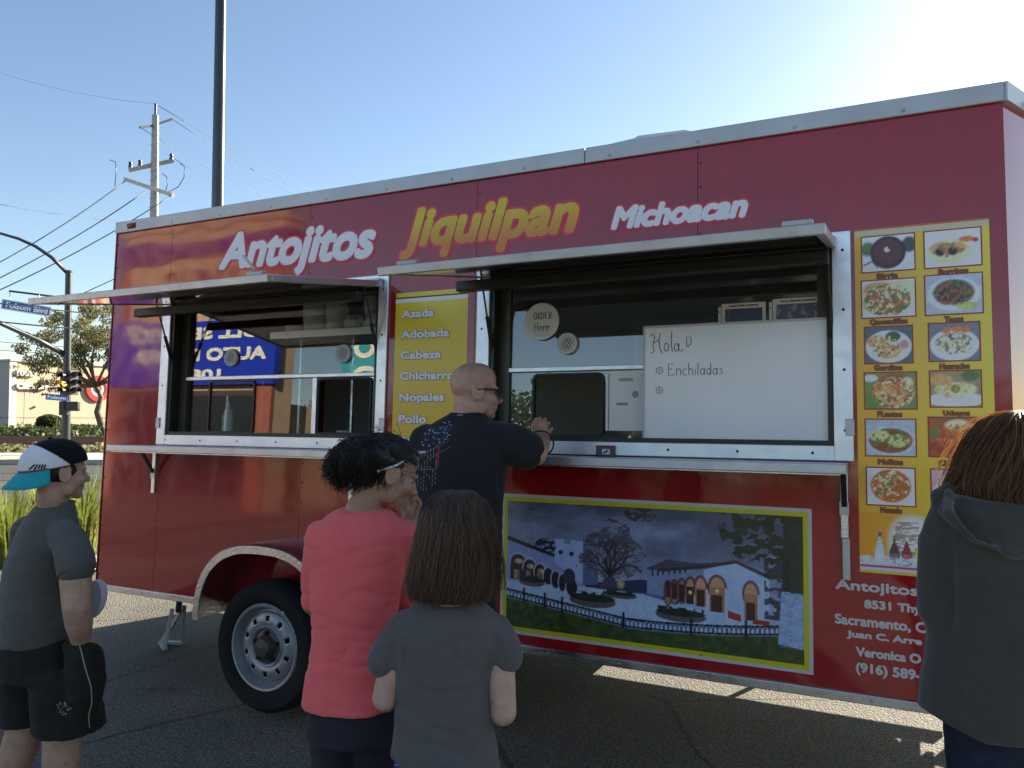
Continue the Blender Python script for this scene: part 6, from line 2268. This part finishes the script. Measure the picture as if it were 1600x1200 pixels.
# ------------------------------------------------------------------ 2. girl in pink
def make_pink():
    D = 2.35
    base = PX(555, 638, D); base.z = 0
    P, inv = person('girl in a coral pink tee with dark curly hair, hand raised to her face', base)
    ang = 10
    f = cdir(math.sin(R(ang)), math.cos(R(ang))); a = cdir(math.cos(R(ang)), -math.sin(R(ang)))
    SK = skin_mat('skin_olive', (.40, .225, .145))
    H = head_frame(606, 737, D + .02, 62, -24, 0, .97)
    b = Body()
    head(b, H, PX(566, 800, D), .050)
    torso(b, [(552, 1090, D, .12, .09), (556, 960, D, .12, .085), (558, 860, D, .14, .085), (563, 815, D, .12, .07), (568, 795, D, .055, .05)], ang)
    sR = PX(622, 842, D + .02); eR = PX(640, 918, D + .16); wR = PX(640, 812, D + .22)
    b.limb([sR, eR, wR], [.042, .042, .030])
    hand_shape(b, wrist_frame(wR, PX(652, 765, D + .215) - wR, cdir(-.6, .6, .2)), 1, (35, 60, 45), .92, 4, (35, 15), (0, 4, 10, 16))
    sL = PX(510, 845, D); eL = PX(492, 940, D + .06); wL = PX(530, 985, D + .24)
    b.limb([sL, eL, wL], [.042, .042, .030])
    hand_shape(b, wrist_frame(wL, cdir(.8, .5, .1), Vector((0, 0, 1))), 1, (30, 40, 25), .9)
    hips = [PX(590, 1110, D), PX(522, 1105, D)]
    knees = [PX(588, 1200, D), PX(520, 1200, D)]
    ank = [PX(586, 1200, D), PX(520, 1200, D)]
    for q in knees: q.z = .42
    for q in ank: q.z = .08
    leg_pair(b, hips, knees, ank, (.075, .052, .036), f, .95)
    fuse(b, 'body', SK, P, inv, .0055, 4)
    eyes(H, P, inv)
    t = Body()
    torso(t, [(548, 1099, D, .150, .122), (549, 1060, D, .140, .110), (554, 1000, D, .130, .100), (556, 960, D, .133, .102), (557, 900, D, .146, .104), (558, 850, D, .152, .102), (560, 825, D, .142, .092), (566, 806, D, .105, .074), (569, 797, D, .078, .062)], ang)
    t.limb([PX(630, 838, D + .01), PX(634, 880, D + .08), PX(632, 925, D + .13)], [.052, .053, .055])
    t.limb([PX(502, 838, D), PX(496, 890, D + .02), PX(495, 935, D + .05)], [.050, .050, .050])
    PK = cloth_mat('tee_coral', (.88, .15, .15), .04, .2)
    ln = [(PX(560, v, D - .10), cdir(1, 0, -.12 + .1 * ((k * 7) % 3)), .011, .0045, .17) for k, v in enumerate((985, 1003, 1020, 1042, 1062))]
    ln += [(PX(612, 905 + k * 14, D - .06), cdir(1, .2, .5), .010, .007, .07) for k in range(4)] + [(PX(610, 950, D - .07), cdir(1, 0, .9), .012, .008, .10)]
    tee = fuse(t, 'tee', PK, P, inv, .007, 10, wrinkle=folds(.007, (4, 4, 9), 5., .6, .0012, lines=ln))
    col = MB(); col.tube([PX(569, 798, D) + (a * math.cos(t_) * .076 + f * math.sin(t_) * .060) + Vector((0, 0, .008 * math.sin(t_))) for t_ in np.linspace(0, 2 * math.pi, 30)], .006, 8)
    sub(col.build('collar', PK, P, smooth=True), inv)
    s_ = Body()
    torso(s_, [(552, 1080, D, .115, .090), (553, 1112, D, .136, .110), (553, 1150, D, .142, .118)], ang)
    for h, k, q in zip(hips, knees, ank):
        s_.limb([h, k, q], [.082, .060, .046])
    fuse(s_, 'leggings', cloth_mat('leggings_navy', (.03, .03, .04), .1, .1), P, inv, .008, 4, wrinkle=folds(.003, (6, 6, 9), 21.))
    shoes(ank, f, mat('shoe_dark'), P, inv)
    # curls
    HM = hair_mat('hair_black', (.006, .005, .005), (.028, .018, .014), .1, .45)
    rnd = random.Random(11)
    hb = Body(); rot = H.to_3x3() * (1 / .97)
    hb.ball(H @ Vector((0, -.026, .036)), (.080, .088, .078), 22, 16, rot)
    hb.ball(PX(560, 716, D - .02), (.078, .085, .066), 20, 14)
    hb.ball(PX(545, 724, D - .02), (.060, .07, .052), 20, 14)
    hb.ball(PX(585, 708, D), (.07, .07, .052), 20, 14)
    hs = fuse(hb, 'hair', HM, P, inv, .006, 4, wrinkle=lambda co, no: .006 * vnoise(co, (28, 28, 28), 4.) + .003 * vnoise(co, (70, 70, 70), 8.),
              clip=[(H @ Vector((0, .055, .0)), H.to_3x3() @ Vector((0, 1, -.35)))])
    add_tone(hs, .12)
    S_ = []
    me = hs.data
    vs = [(v.co.copy(), v.normal.copy()) for v in me.vertices]
    bun = PX(553, 720, D - .02)
    vb = [q for q in vs if (q[0] - bun).length < .105]
    for _ in range(1700):
        p, nr = rnd.choice(vb if rnd.random() < .85 else vs)
        d = (nr * .8 + Vector((rnd.uniform(-1, 1), rnd.uniform(-1, 1), rnd.uniform(-1.2, .5)))).normalized()
        u_ = d.orthogonal().normalized(); w_ = d.cross(u_)
        L_ = rnd.uniform(.014, .036); rr = rnd.uniform(.003, .0075); turns = rnd.uniform(1.2, 3.2); ph = rnd.uniform(0, 6)
        k = 14
        S_.append([tuple(p - nr * .004 + d * (L_ * i / k) - Vector((0, 0, .02 * (i / k) ** 2)) + (u_ * math.cos(ph + turns * 6.28 * i / k) + w_ * math.sin(ph + turns * 6.28 * i / k)) * rr * min(1, i / 3)) for i in range(k + 1)])
    for _ in range(45):      # loose frizz
        p, nr = rnd.choice(vs)
        if nr.z < -.1: continue
        d = (nr + Vector((rnd.uniform(-.6, .6), rnd.uniform(-.6, .6), rnd.uniform(-.2, .5)))).normalized(); u_ = d.orthogonal()
        L_ = rnd.uniform(.02, .045)
        S_.append([tuple(p + d * (L_ * i / 10) + u_ * .012 * math.sin(i * .5 + rnd.random())) for i in range(11)])
    Hs = H.to_3x3()
    for _ in range(900):     # hair combed back over the head to the knot
        th = rnd.uniform(-1.5, 1.5); y0 = rnd.uniform(-.02, .06)
        q0 = H @ Vector((.083 * math.sin(th), y0, .036 + .080 * math.cos(th)))
        mid = H @ Vector((.085 * math.sin(th * .8), y0 - .07, .040 + .086 * math.cos(th * .8)))
        q1 = bun + Vector((rnd.uniform(-.04, .04), rnd.uniform(-.05, .05), rnd.uniform(-.03, .05)))
        k = 9
        S_.append([tuple(q0 * (1 - t_) ** 2 + mid * 2 * t_ * (1 - t_) + q1 * t_ * t_ + Vector((rnd.uniform(-1, 1), rnd.uniform(-1, 1), rnd.uniform(-1, 1))) * .0015) for t_ in [i / k for i in range(k + 1)]])
    strand_mesh('curls', S_, HM, hs, Matrix(), .0012, .0006)
    hbm = mat('band_white', (.66, .66, .72), .4)
    p0, p1, p2, p3 = on_surface(hs, 593, 735, .008), on_surface(hs, 618, 726, .010), on_surface(hs, 640, 713, .010), PX(665, 706, D + .05)
    hbn = MB().tube([p0, p1, p2, PX(652, 709, D + .03), p3], [.0028, .0036, .0036, .003, .003], 8).build('headband', hbm, P, smooth=True); sub(hbn, inv)
    MB().tube([p3, PX(646, 706, D + .10), PX(620, 704, D + .13)], .0026, 8).build('headband_far_side', hbm, hbn, smooth=True)
    MB().ball(p0, .0045, 8, 6).build('band_tip', hbm, hbn, smooth=True)


make_pink()


# ------------------------------------------------------------------ 3. girl in grey
def make_grey():
    D = 2.1
    base = PX(700, 638, D); base.z = 0
    P, inv = person('girl with a straight brown bob seen from behind, grey tee and blue jeans', base)
    ang = 0
    f = cdir(0, 1); a = cdir(1, 0)
    SK = skin_mat('skin_fair', (.52, .34, .265))
    H = head_frame(712, 850, D + .02, 4, -6, 0, .98)
    b = Body()
    head(b, H, PX(708, 950, D), .050)
    torso(b, [(695, 1190, D, .105, .085), (696, 1080, D, .11, .085), (702, 985, D, .125, .085), (706, 955, D, .10, .07), (708, 935, D, .05, .05)], ang)
    for (sh, el, wr, hx) in (((778, 984, D), (787, 1112, D - .03), (735, 1085, D + .20), -1), ((630, 990, D), (603, 1090, D - .01), (660, 1075, D + .20), 1)):
        S_, E_, W_ = PX(*sh), PX(*el), PX(*wr)
        b.limb([S_.lerp(E_, .12), S_.lerp(E_, .5), E_, E_.lerp(W_, .4), W_], [.036, .041, .037, .035, .026])
        hand_shape(b, wrist_frame(W_, cdir(hx * .75, .55, .1), Vector((0, 0, 1))), 1, (35, 45, 25), .85)
    hips = [PX(735, 1230, D), PX(655, 1230, D)]; knees = [PX(735, 1200, D), PX(655, 1200, D)]; ank = [PX(735, 1200, D), PX(655, 1200, D)]
    for q in hips: q.z = .56
    for q in knees: q.z = .36
    for q in ank: q.z = .08
    leg_pair(b, hips, knees, ank, (.070, .05, .035), f, .92)
    fuse(b, 'body', SK, P, inv, .0055, 4)
    eyes(H, P, inv)
    GT = cloth_mat('tee_slate', (.115, .105, .105), .06, .15)
    t = Body()
    torso(t, [(699, 1196, D, .148, .122), (697, 1172, D, .146, .118), (696, 1130, D, .136, .106), (696, 1080, D, .134, .100), (697, 1030, D, .139, .100), (700, 990, D, .150, .098), (704, 962, D, .142, .088), (707, 945, D, .105, .072), (709, 935, D, .07, .06)], ang)
    t.limb([PX(752, 970, D), PX(774, 984, D), PX(786, 1008, D - .01), PX(789, 1022, D - .012)], [.050, .050, .052, .054])
    t.limb([PX(656, 972, D), PX(632, 986, D), PX(611, 1016, D), PX(604, 1032, D)], [.050, .050, .052, .054])
    ln = [(PX(700, 1150, D - .11), cdir(1, 0, -.25), .012, .006, .16), (PX(690, 1166, D - .11), cdir(1, 0, -.18), .012, .007, .17), (PX(720, 1182, D - .11), cdir(1, 0, -.2), .012, .006, .16),
          (PX(750, 1010, D - .07), cdir(-.35, 0, 1), .012, .007, .09), (PX(640, 1010, D - .07), cdir(.4, 0, 1), .012, .006, .09)]
    fuse(t, 'tee', GT, P, inv, .007, 12, wrinkle=folds(.008, (5, 5, 6), 31., .6, .0015, lines=ln), clip=[(PX(700, 1184, D), cdir(-.16, 0, -1))])
    JN = mat('denim', (.04, .075, .18), .85, spec=.2, var=.25, vscale=30, bump=.4, bscale=400, bdist=.001)
    s_ = Body()
    torso(s_, [(694, 1150, D, .122, .100), (694, 1185, D, .135, .112), (695, 1230, D, .140, .118)], ang)
    for h, k, q in zip(hips, knees, ank):
        s_.limb([h, k, q], [.082, .066, .056])
    jn = fuse(s_, 'jeans', JN, P, inv, .007, 4, wrinkle=folds(.003, (6, 6, 8), 41.))
    ST = mat('stitch_tan', (.26, .24, .22), .7)
    for pts in ([(612, 1186), (640, 1192), (668, 1199)], [(612, 1193), (640, 1199)], ):
        ribbon_on(jn, pts, 1.6, 'seam_stitch', ST, jn, Matrix(), .003, 8)
    ribbon_on(jn, [(664, 1168), (660, 1202)], 5., 'belt_loop', JN, jn, Matrix(), .006, 6)
    shoes(ank, f, mat('shoe_dark'), P, inv, .92)
    rows = [(713, 766, D, .012, .012), (713, 769, D, .042, .05), (713, 781, D, .068, .08), (713, 801, D, .086, .094), (714, 830, D, .100, .102), (713, 865, D, .109, .102), (711, 895, D - .005, .115, .098), (709, 918, D - .01, .115, .090), (707, 934, D - .01, .108, .083)]
    HM = hair_mat('hair_brown', (.045, .025, .016), (.20, .115, .075), .2, .36)
    hb = Body(); torso(hb, [(r[0], r[1], r[2], r[3] * .97, r[4] * .97) for r in rows], ang, 28, 2.0)
    hs = fuse(hb, 'hair', HM, P, inv, .006, 3, wrinkle=lambda co, no: .003 * vnoise(co, (60, 60, 5), 4.), clip=[(PX(712, 850, D + .072), (f * 1.0 + Vector((0, 0, -.35))))])
    add_tone(hs, .25)
    rnd = random.Random(5)
    straight_hair(rows, ang, 4200, 42, hs, Matrix(), HM, rnd, fly=220, t_end=(.74, 1.02), wave=.11, jit=.010, r0=.0009)
    

make_grey()


# ------------------------------------------------------------------ 4. man at the counter
def make_man():
    D = 3.05
    base = PX(715, 638, D); base.z = 0
    P, inv = person('bald man in sunglasses and a black tee leaning an arm on the serving counter', base)
    ang = 28
    f = cdir(math.sin(R(ang)), math.cos(R(ang))); a = cdir(math.cos(R(ang)), -math.sin(R(ang)))
    SK = skin_mat('skin_tan', (.52, .30, .215))
    H = head_frame(742, 611, D, 72, -4, 0, .98)
    b = Body()
    head(b, H, PX(727, 668, D - .01), .062)
    torso(b, [(712, 900, D, .16, .11), (712, 800, D, .16, .12), (715, 710, D, .19, .12), (722, 672, D, .16, .09), (727, 655, D, .07, .06)], ang)
    sR = PX(790, 688, D - .06); eR = PX(836, 708, D - .05); wR = PX(847, 690, D + .11)
    b.limb([sR, eR, eR.lerp(wR, .45), wR], [.062, .052, .046, .036])
    hand_shape(b, wrist_frame(wR, cdir(-.05, .75, .22), cdir(-.7, .1, .5)), 1, (30, 45, 30), 1.02, 4, (30, 20))
    sL = PX(662, 690, D + .05); eL = PX(668, 770, D + .16); wL = PX(715, 790, D + .36)
    wL = PX(735, 712, D + .28)
    b.limb([sL, eL, wL], [.060, .050, .036])
    hand_shape(b, wrist_frame(wL, cdir(.6, .6, .1), Vector((0, 0, 1))), -1, (25, 35, 20), 1.)
    hips = [PX(742, 860, D - .02), PX(690, 860, D + .02)]; knees = [PX(742, 1010, D), PX(690, 1010, D)]; ank = [PX(740, 1180, D), PX(690, 1180, D)]
    for q in ank: q.z = .09
    leg_pair(b, hips, knees, ank, (.092, .064, .045), f)
    fuse(b, 'body', SK, P, inv, .006, 4)
    eyes(H, P, inv)
    BT = cloth_mat('tee_black', (.024, .023, .028), .1, .1)
    t = Body()
    torso(t, [(714, 905, D, .180, .145), (714, 850, D, .182, .148), (715, 790, D, .186, .148), (716, 740, D, .200, .142), (718, 700, D, .208, .130), (721, 676, D, .190, .110), (725, 660, D, .125, .085), (729, 650, D, .085, .070), (731, 645, D, .072, .066)], ang)
    t.limb([PX(775, 688, D - .05), PX(800, 694, D - .06), PX(822, 704, D - .05)], [.080, .082, .080])
    t.limb([PX(668, 692, D + .05), PX(664, 735, D + .1), PX(667, 758, D + .14)], [.078, .080, .078])
    ln = [(PX(770, 740, D - .1), cdir(-.8, 0, 1), .014, .010, .12), (PX(752, 760, D - .12), cdir(-.5, 0, 1), .014, .009, .12), (PX(700, 850, D - .12), cdir(1, 0, .2), .02, .008, .18)]
    tee = fuse(t, 'tee', BT, P, inv, .008, 10, wrinkle=folds(.006, (4, 4, 7), 51., .5, .001, lines=ln))
    col = MB(); col.tube([PX(731, 647, D) + (a * math.cos(t_) * .069 + f * math.sin(t_) * .064) for t_ in np.linspace(0, 2 * math.pi, 30)], .007, 8)
    sub(col.build('collar', BT, P, smooth=True), inv)
    # faded flag print between the shoulders
    rnd = random.Random(8)
    stars = []
    for _ in range(90):
        u, v = 660 + rnd.random() * 46, 656 + rnd.random() * 42
        # slanted field running up to the neck
        s1 = (u - 660) * .55
        if 702 - s1 - 24 < v < 702 - s1 * .62 and rnd.random() < .8:
            k = .7 + rnd.random() * .7
            stars.append([(u, v - k), (u + k, v), (u, v + k), (u - k, v)])
    patches_on(tee, stars, 'print_stars', mat('print_star', (.38, .39, .46), .7), tee, Matrix())
    fld = []
    for _ in range(60):
        u, v = 664 + rnd.random() * 40, 660 + rnd.random() * 34
        s1 = (u - 660) * .55
        if 702 - s1 - 20 < v < 702 - s1 * .7:
            k = 1.6 + rnd.random() * 2
            fld.append([(u, v - k), (u + k, v), (u, v + k), (u - k, v)])
    patches_on(tee, fld, 'print_blue_field', mat('print_navy', (.02, .025, .09), .8), tee, Matrix(), .0015)
    grey = mat('print_distressed', (.17, .165, .18), .8)
    lines = []
    for k in range(7):
        u0 = 655 + k * 4.6
        v0 = 712 - k * 3
        for j in range(9):
            if rnd.random() < .7:
                v = v0 + j * 7 + rnd.random() * 3
                lines.append([(u0 - j * .3, v), (u0 + 1.5 - j * .3, v), (u0 + 1.0 - j * .3, v + 5), (u0 - .4 - j * .3, v + 5)])
    for r_ in range(2):                       # two slanted lines of script
        for k in range(15):
            u = 659 + k * 2.9 + r_ * 3; v = 711 - k * 1.55 + r_ * 9
            h = 2. + rnd.random() * 3
            lines.append([(u, v + 2), (u + 1.3, v + 2 - h), (u + 2.1, v + 2 - h), (u + .9, v + 2)])
    for k in range(11):
        u = 656 + k * 2.4; lines.append([(u, 733), (u + 1.6, 732.6), (u + 1.6, 734.4), (u, 734.8)])
    patches_on(tee, lines, 'print_stripes', grey, tee, Matrix())
    red = []
    for k in range(9):
        v = 692 + k * 4.4
        red.append([(685 - k * .25, v), (688.5 - k * .25, v - 1), (688 - k * .3, v + 4), (684 - k * .3, v + 4)])
    patches_on(tee, red, 'print_red_stripe', mat('print_faded_red', (.22, .02, .045), .8), tee, Matrix())
    s_ = Body()
    torso(s_, [(714, 880, D, .165, .13), (714, 930, D, .172, .14)], ang)
    for h, k, q in zip(hips, knees, ank):
        s_.limb([h, k, q], [.10, .085, .07])
    fuse(s_, 'trousers', cloth_mat('trousers_dark', (.02, .02, .024)), P, inv, .010, 4, wrinkle=folds(.006, (5, 5, 6), 61.))
    shoes(ank, f, mat('shoe_dark'), P, inv, 1.1)
    # wristband
    wb_ = MB().tube([eR.lerp(wR, .86) + (wR - eR).normalized().orthogonal() * .0 + (Matrix.Rotation(t_, 3, (wR - eR).normalized()) @ (wR - eR).normalized().orthogonal()) * .0395 for t_ in np.linspace(0, 2 * math.pi, 22)], .004, 6)
    sub(wb_.build('bracelet', mat('band_dark', (.02, .018, .018), .5), P, smooth=True), inv)
    # sunglasses
    g0 = thing('x', 'x', 'x'); bpy.data.objects.remove(g0)
    M_FR = mat('frame_brown', (.035, .014, .010), .3)
    fr = MB()
    for q in (-1, 1):
        fr.tube([H @ Vector((q * .080, -.012, .004)), H @ Vector((q * .081, .02, .008)), H @ Vector((q * .078, .06, .008)), H @ Vector((q * .068, .090, .006))], [.003, .004, .005, .006], 8)
    fr.tube([H @ Vector((-.068, .090, .008)), H @ Vector((-.03, .112, .010)), H @ Vector((0, .112, .006)), H @ Vector((.03, .112, .010)), H @ Vector((.068, .090, .008))], .005, 8)
    sg_ = fr.build('sunglasses', M_FR, P, smooth=True); sub(sg_, inv)
    for q in (-1, 1):
        v = []; fq = []
        for i in range(9):
            for j in range(6):
                s1, t1 = i / 8, j / 5
                x = q * (.010 + .062 * s1); y = .112 - 4.2 * (x) ** 2; z = .008 - .040 * t1 * (math.sin(math.pi * (.18 + .72 * s1)) ** .6)
                v.append(H @ Vector((x, y + .002, z)))
        for i in range(8):
            for j in range(5):
                fq.append((i * 6 + j, (i + 1) * 6 + j, (i + 1) * 6 + j + 1, i * 6 + j + 1))
        ln_ = MB().add(v, fq).build('lens', mat('lens_blue', (.02, .02, .20), .08, metal=.7), sg_, smooth=True)
        ln_.modifiers.new('s', 'SOLIDIFY').thickness = .002
    # shaved stubble
    

make_man()


# ------------------------------------------------------------------ 5. woman at the photo menu
def make_woman():
    D = 1.85
    K = .925
    base = PX(1592, 638, D); base.z = 0
    P, inv = person('auburn-haired woman in a long dark hooded jacket, her back turned, by the photo menu', base)
    ang = -6
    f = cdir(math.sin(R(ang)), math.cos(R(ang))); a = cdir(math.cos(R(ang)), -math.sin(R(ang)))
    SK = skin_mat('skin_fair', (.52, .34, .265))
    H = head_frame(1594, 715, D + .03, 12, -14, 0, .94)
    b = Body(); b.rs = K
    head(b, H, PX(1590, 790, D), .052)
    torso(b, [(1590, 1100, D, .15, .11), (1590, 950, D, .14, .11), (1588, 830, D, .16, .10), (1588, 790, D, .13, .08)], ang)
    for (sh, el, wr, q) in (((1490, 810, D), (1470, 960, D + .03), (1505, 985, D + .28), 1), ((1690, 810, D), (1712, 960, D + .03), (1680, 985, D + .28), -1)):
        S_, E_, W_ = PX(*sh), PX(*el), PX(*wr)
        b.limb([S_, E_, W_], [.05, .042, .03])
        hand_shape(b, wrist_frame(W_, cdir(q * .6, .7, .1), Vector((0, 0, 1))), 1, (30, 40, 25), .95)
    hips = [PX(1540, 1130, D), PX(1645, 1130, D)]; knees = [Vector(h) for h in hips]; ank = [Vector(h) for h in hips]
    for q in knees: q.z = .45
    for q in ank: q.z = .09
    leg_pair(b, hips, knees, ank, (.08, .055, .04), f)
    fuse(b, 'body', SK, P, inv, .006, 4)
    eyes(H, P, inv)
    CT = cloth_mat('jacket_charcoal', (.060, .058, .050), .12, .35, 260)
    t = Body(); t.rs = K
    torso(t, [(1592, 1128, D, .250, .165), (1591, 1090, D, .244, .16), (1590, 1020, D, .235, .15), (1590, 940, D, .225, .145), (1588, 870, D, .228, .14), (1586, 815, D, .225, .125), (1586, 785, D, .190, .105), (1588, 765, D, .13, .09)], ang)
    t.limb([PX(1492, 808, D), PX(1476, 850, D), PX(1472, 950, D + .02), PX(1500, 985, D + .22)], [.066, .070, .064, .055])
    t.limb([PX(1690, 808, D), PX(1706, 850, D), PX(1710, 950, D + .02), PX(1684, 985, D + .22)], [.066, .070, .064, .055])
    t.limb([PX(1470, 775, D + .01), PX(1500, 772, D)], [.030, .05])
    ln = [(PX(1540, 870, D - .13), cdir(1, 0, .55), .02, .012, .15), (PX(1480, 930, D - .06), cdir(.06, 0, 1), .016, .016, .22), (PX(1560, 1030, D - .14), cdir(.1, 0, 1), .03, .010, .25), (PX(1520, 820, D - .12), cdir(1, 0, -.5), .02, .012, .10)]
    jk = fuse(t, 'jacket', CT, P, inv, .009, 5, wrinkle=folds(.008, (4, 4, 5), 71., .4, .0015, lines=ln), clip=[(PX(1437, 1104, D), cdir(-.40, 0, -1))])
    hd = Body(); hd.rs = K
    # hood hanging between the shoulders: a soft pouch with a rolled rim
    hd.loft([(PX(1586, 772, D - .01), a * .17, f * .09), (PX(1586, 798, D - .03), a * .19, f * .09), (PX(1587, 830, D - .048), a * .155, f * .08), (PX(1588, 862, D - .06), a * .095, f * .06), (PX(1588, 885, D - .065), a * .037, f * .037)], 26, 2.2)
    for q in (-1, 1):
        hd.limb([PX(1586, 768, D - .03) + a * (q * .17), PX(1586, 802, D - .10) + a * (q * .165), PX(1587, 842, D - .125) + a * (q * .10), PX(1588, 866, D - .125)], [.012, .014, .012, .010])
    fuse(hd, 'hood', CT, jk, Matrix(), .008, 6, wrinkle=folds(.008, (8, 8, 10), 81.))
    s_ = Body(); s_.rs = K
    torso(s_, [(1592, 1090, D, .15, .12), (1592, 1130, D, .165, .13)], ang)
    for h, k, q in zip(hips, knees, ank):
        s_.limb([h, k, q], [.098, .072, .058])
    fuse(s_, 'jeans', mat('denim_dark', (.018, .026, .05), .85, spec=.2, var=.25, vscale=30), P, inv, .008, 4, wrinkle=folds(.003, (6, 6, 8), 91.))
    shoes(ank, f, mat('shoe_dark'), P, inv)
    rows = [(1594, 640, D, .012, .012), (1594, 643, D, .042, .045), (1593, 654, D, .076, .082), (1592, 676, D, .106, .104), (1590, 705, D, .132, .114), (1588, 735, D, .152, .116), (1586, 755, D, .164, .112), (1586, 772, D, .160, .105), (1588, 790, D, .14, .10)]
    HS = hair_mat('hair_auburn_under', (.12, .06, .03), (.30, .16, .08), .15, .4)
    HM = hair_mat('hair_auburn', (.12, .066, .042), (.38, .23, .14), .60, .32, (.66, .44, .24))
    hb = Body(); b.rs = K; torso(hb, [(r[0], r[1], r[2], r[3] * .86, r[4] * .86) for r in rows], ang, 28, 2.0)
    hs = fuse(hb, 'hair', HS, P, inv, .007, 3, wrinkle=lambda co, no: .004 * vnoise(co, (45, 45, 5), 4.), clip=[(PX(1592, 715, D + .075), (f * 1.0 + Vector((0, 0, -.35))))])
    add_tone(hs, .25)
    rnd = random.Random(15)
    straight_hair([(r[0], r[1], r[2], r[3] * K, r[4] * K) for r in rows], ang, 2300, 42, hs, Matrix(), HM, rnd, fly=420, jit=.010, t_end=(.80, 1.0), wave=.10, r0=.0010, inner=-.020, arch=.028)


make_woman()
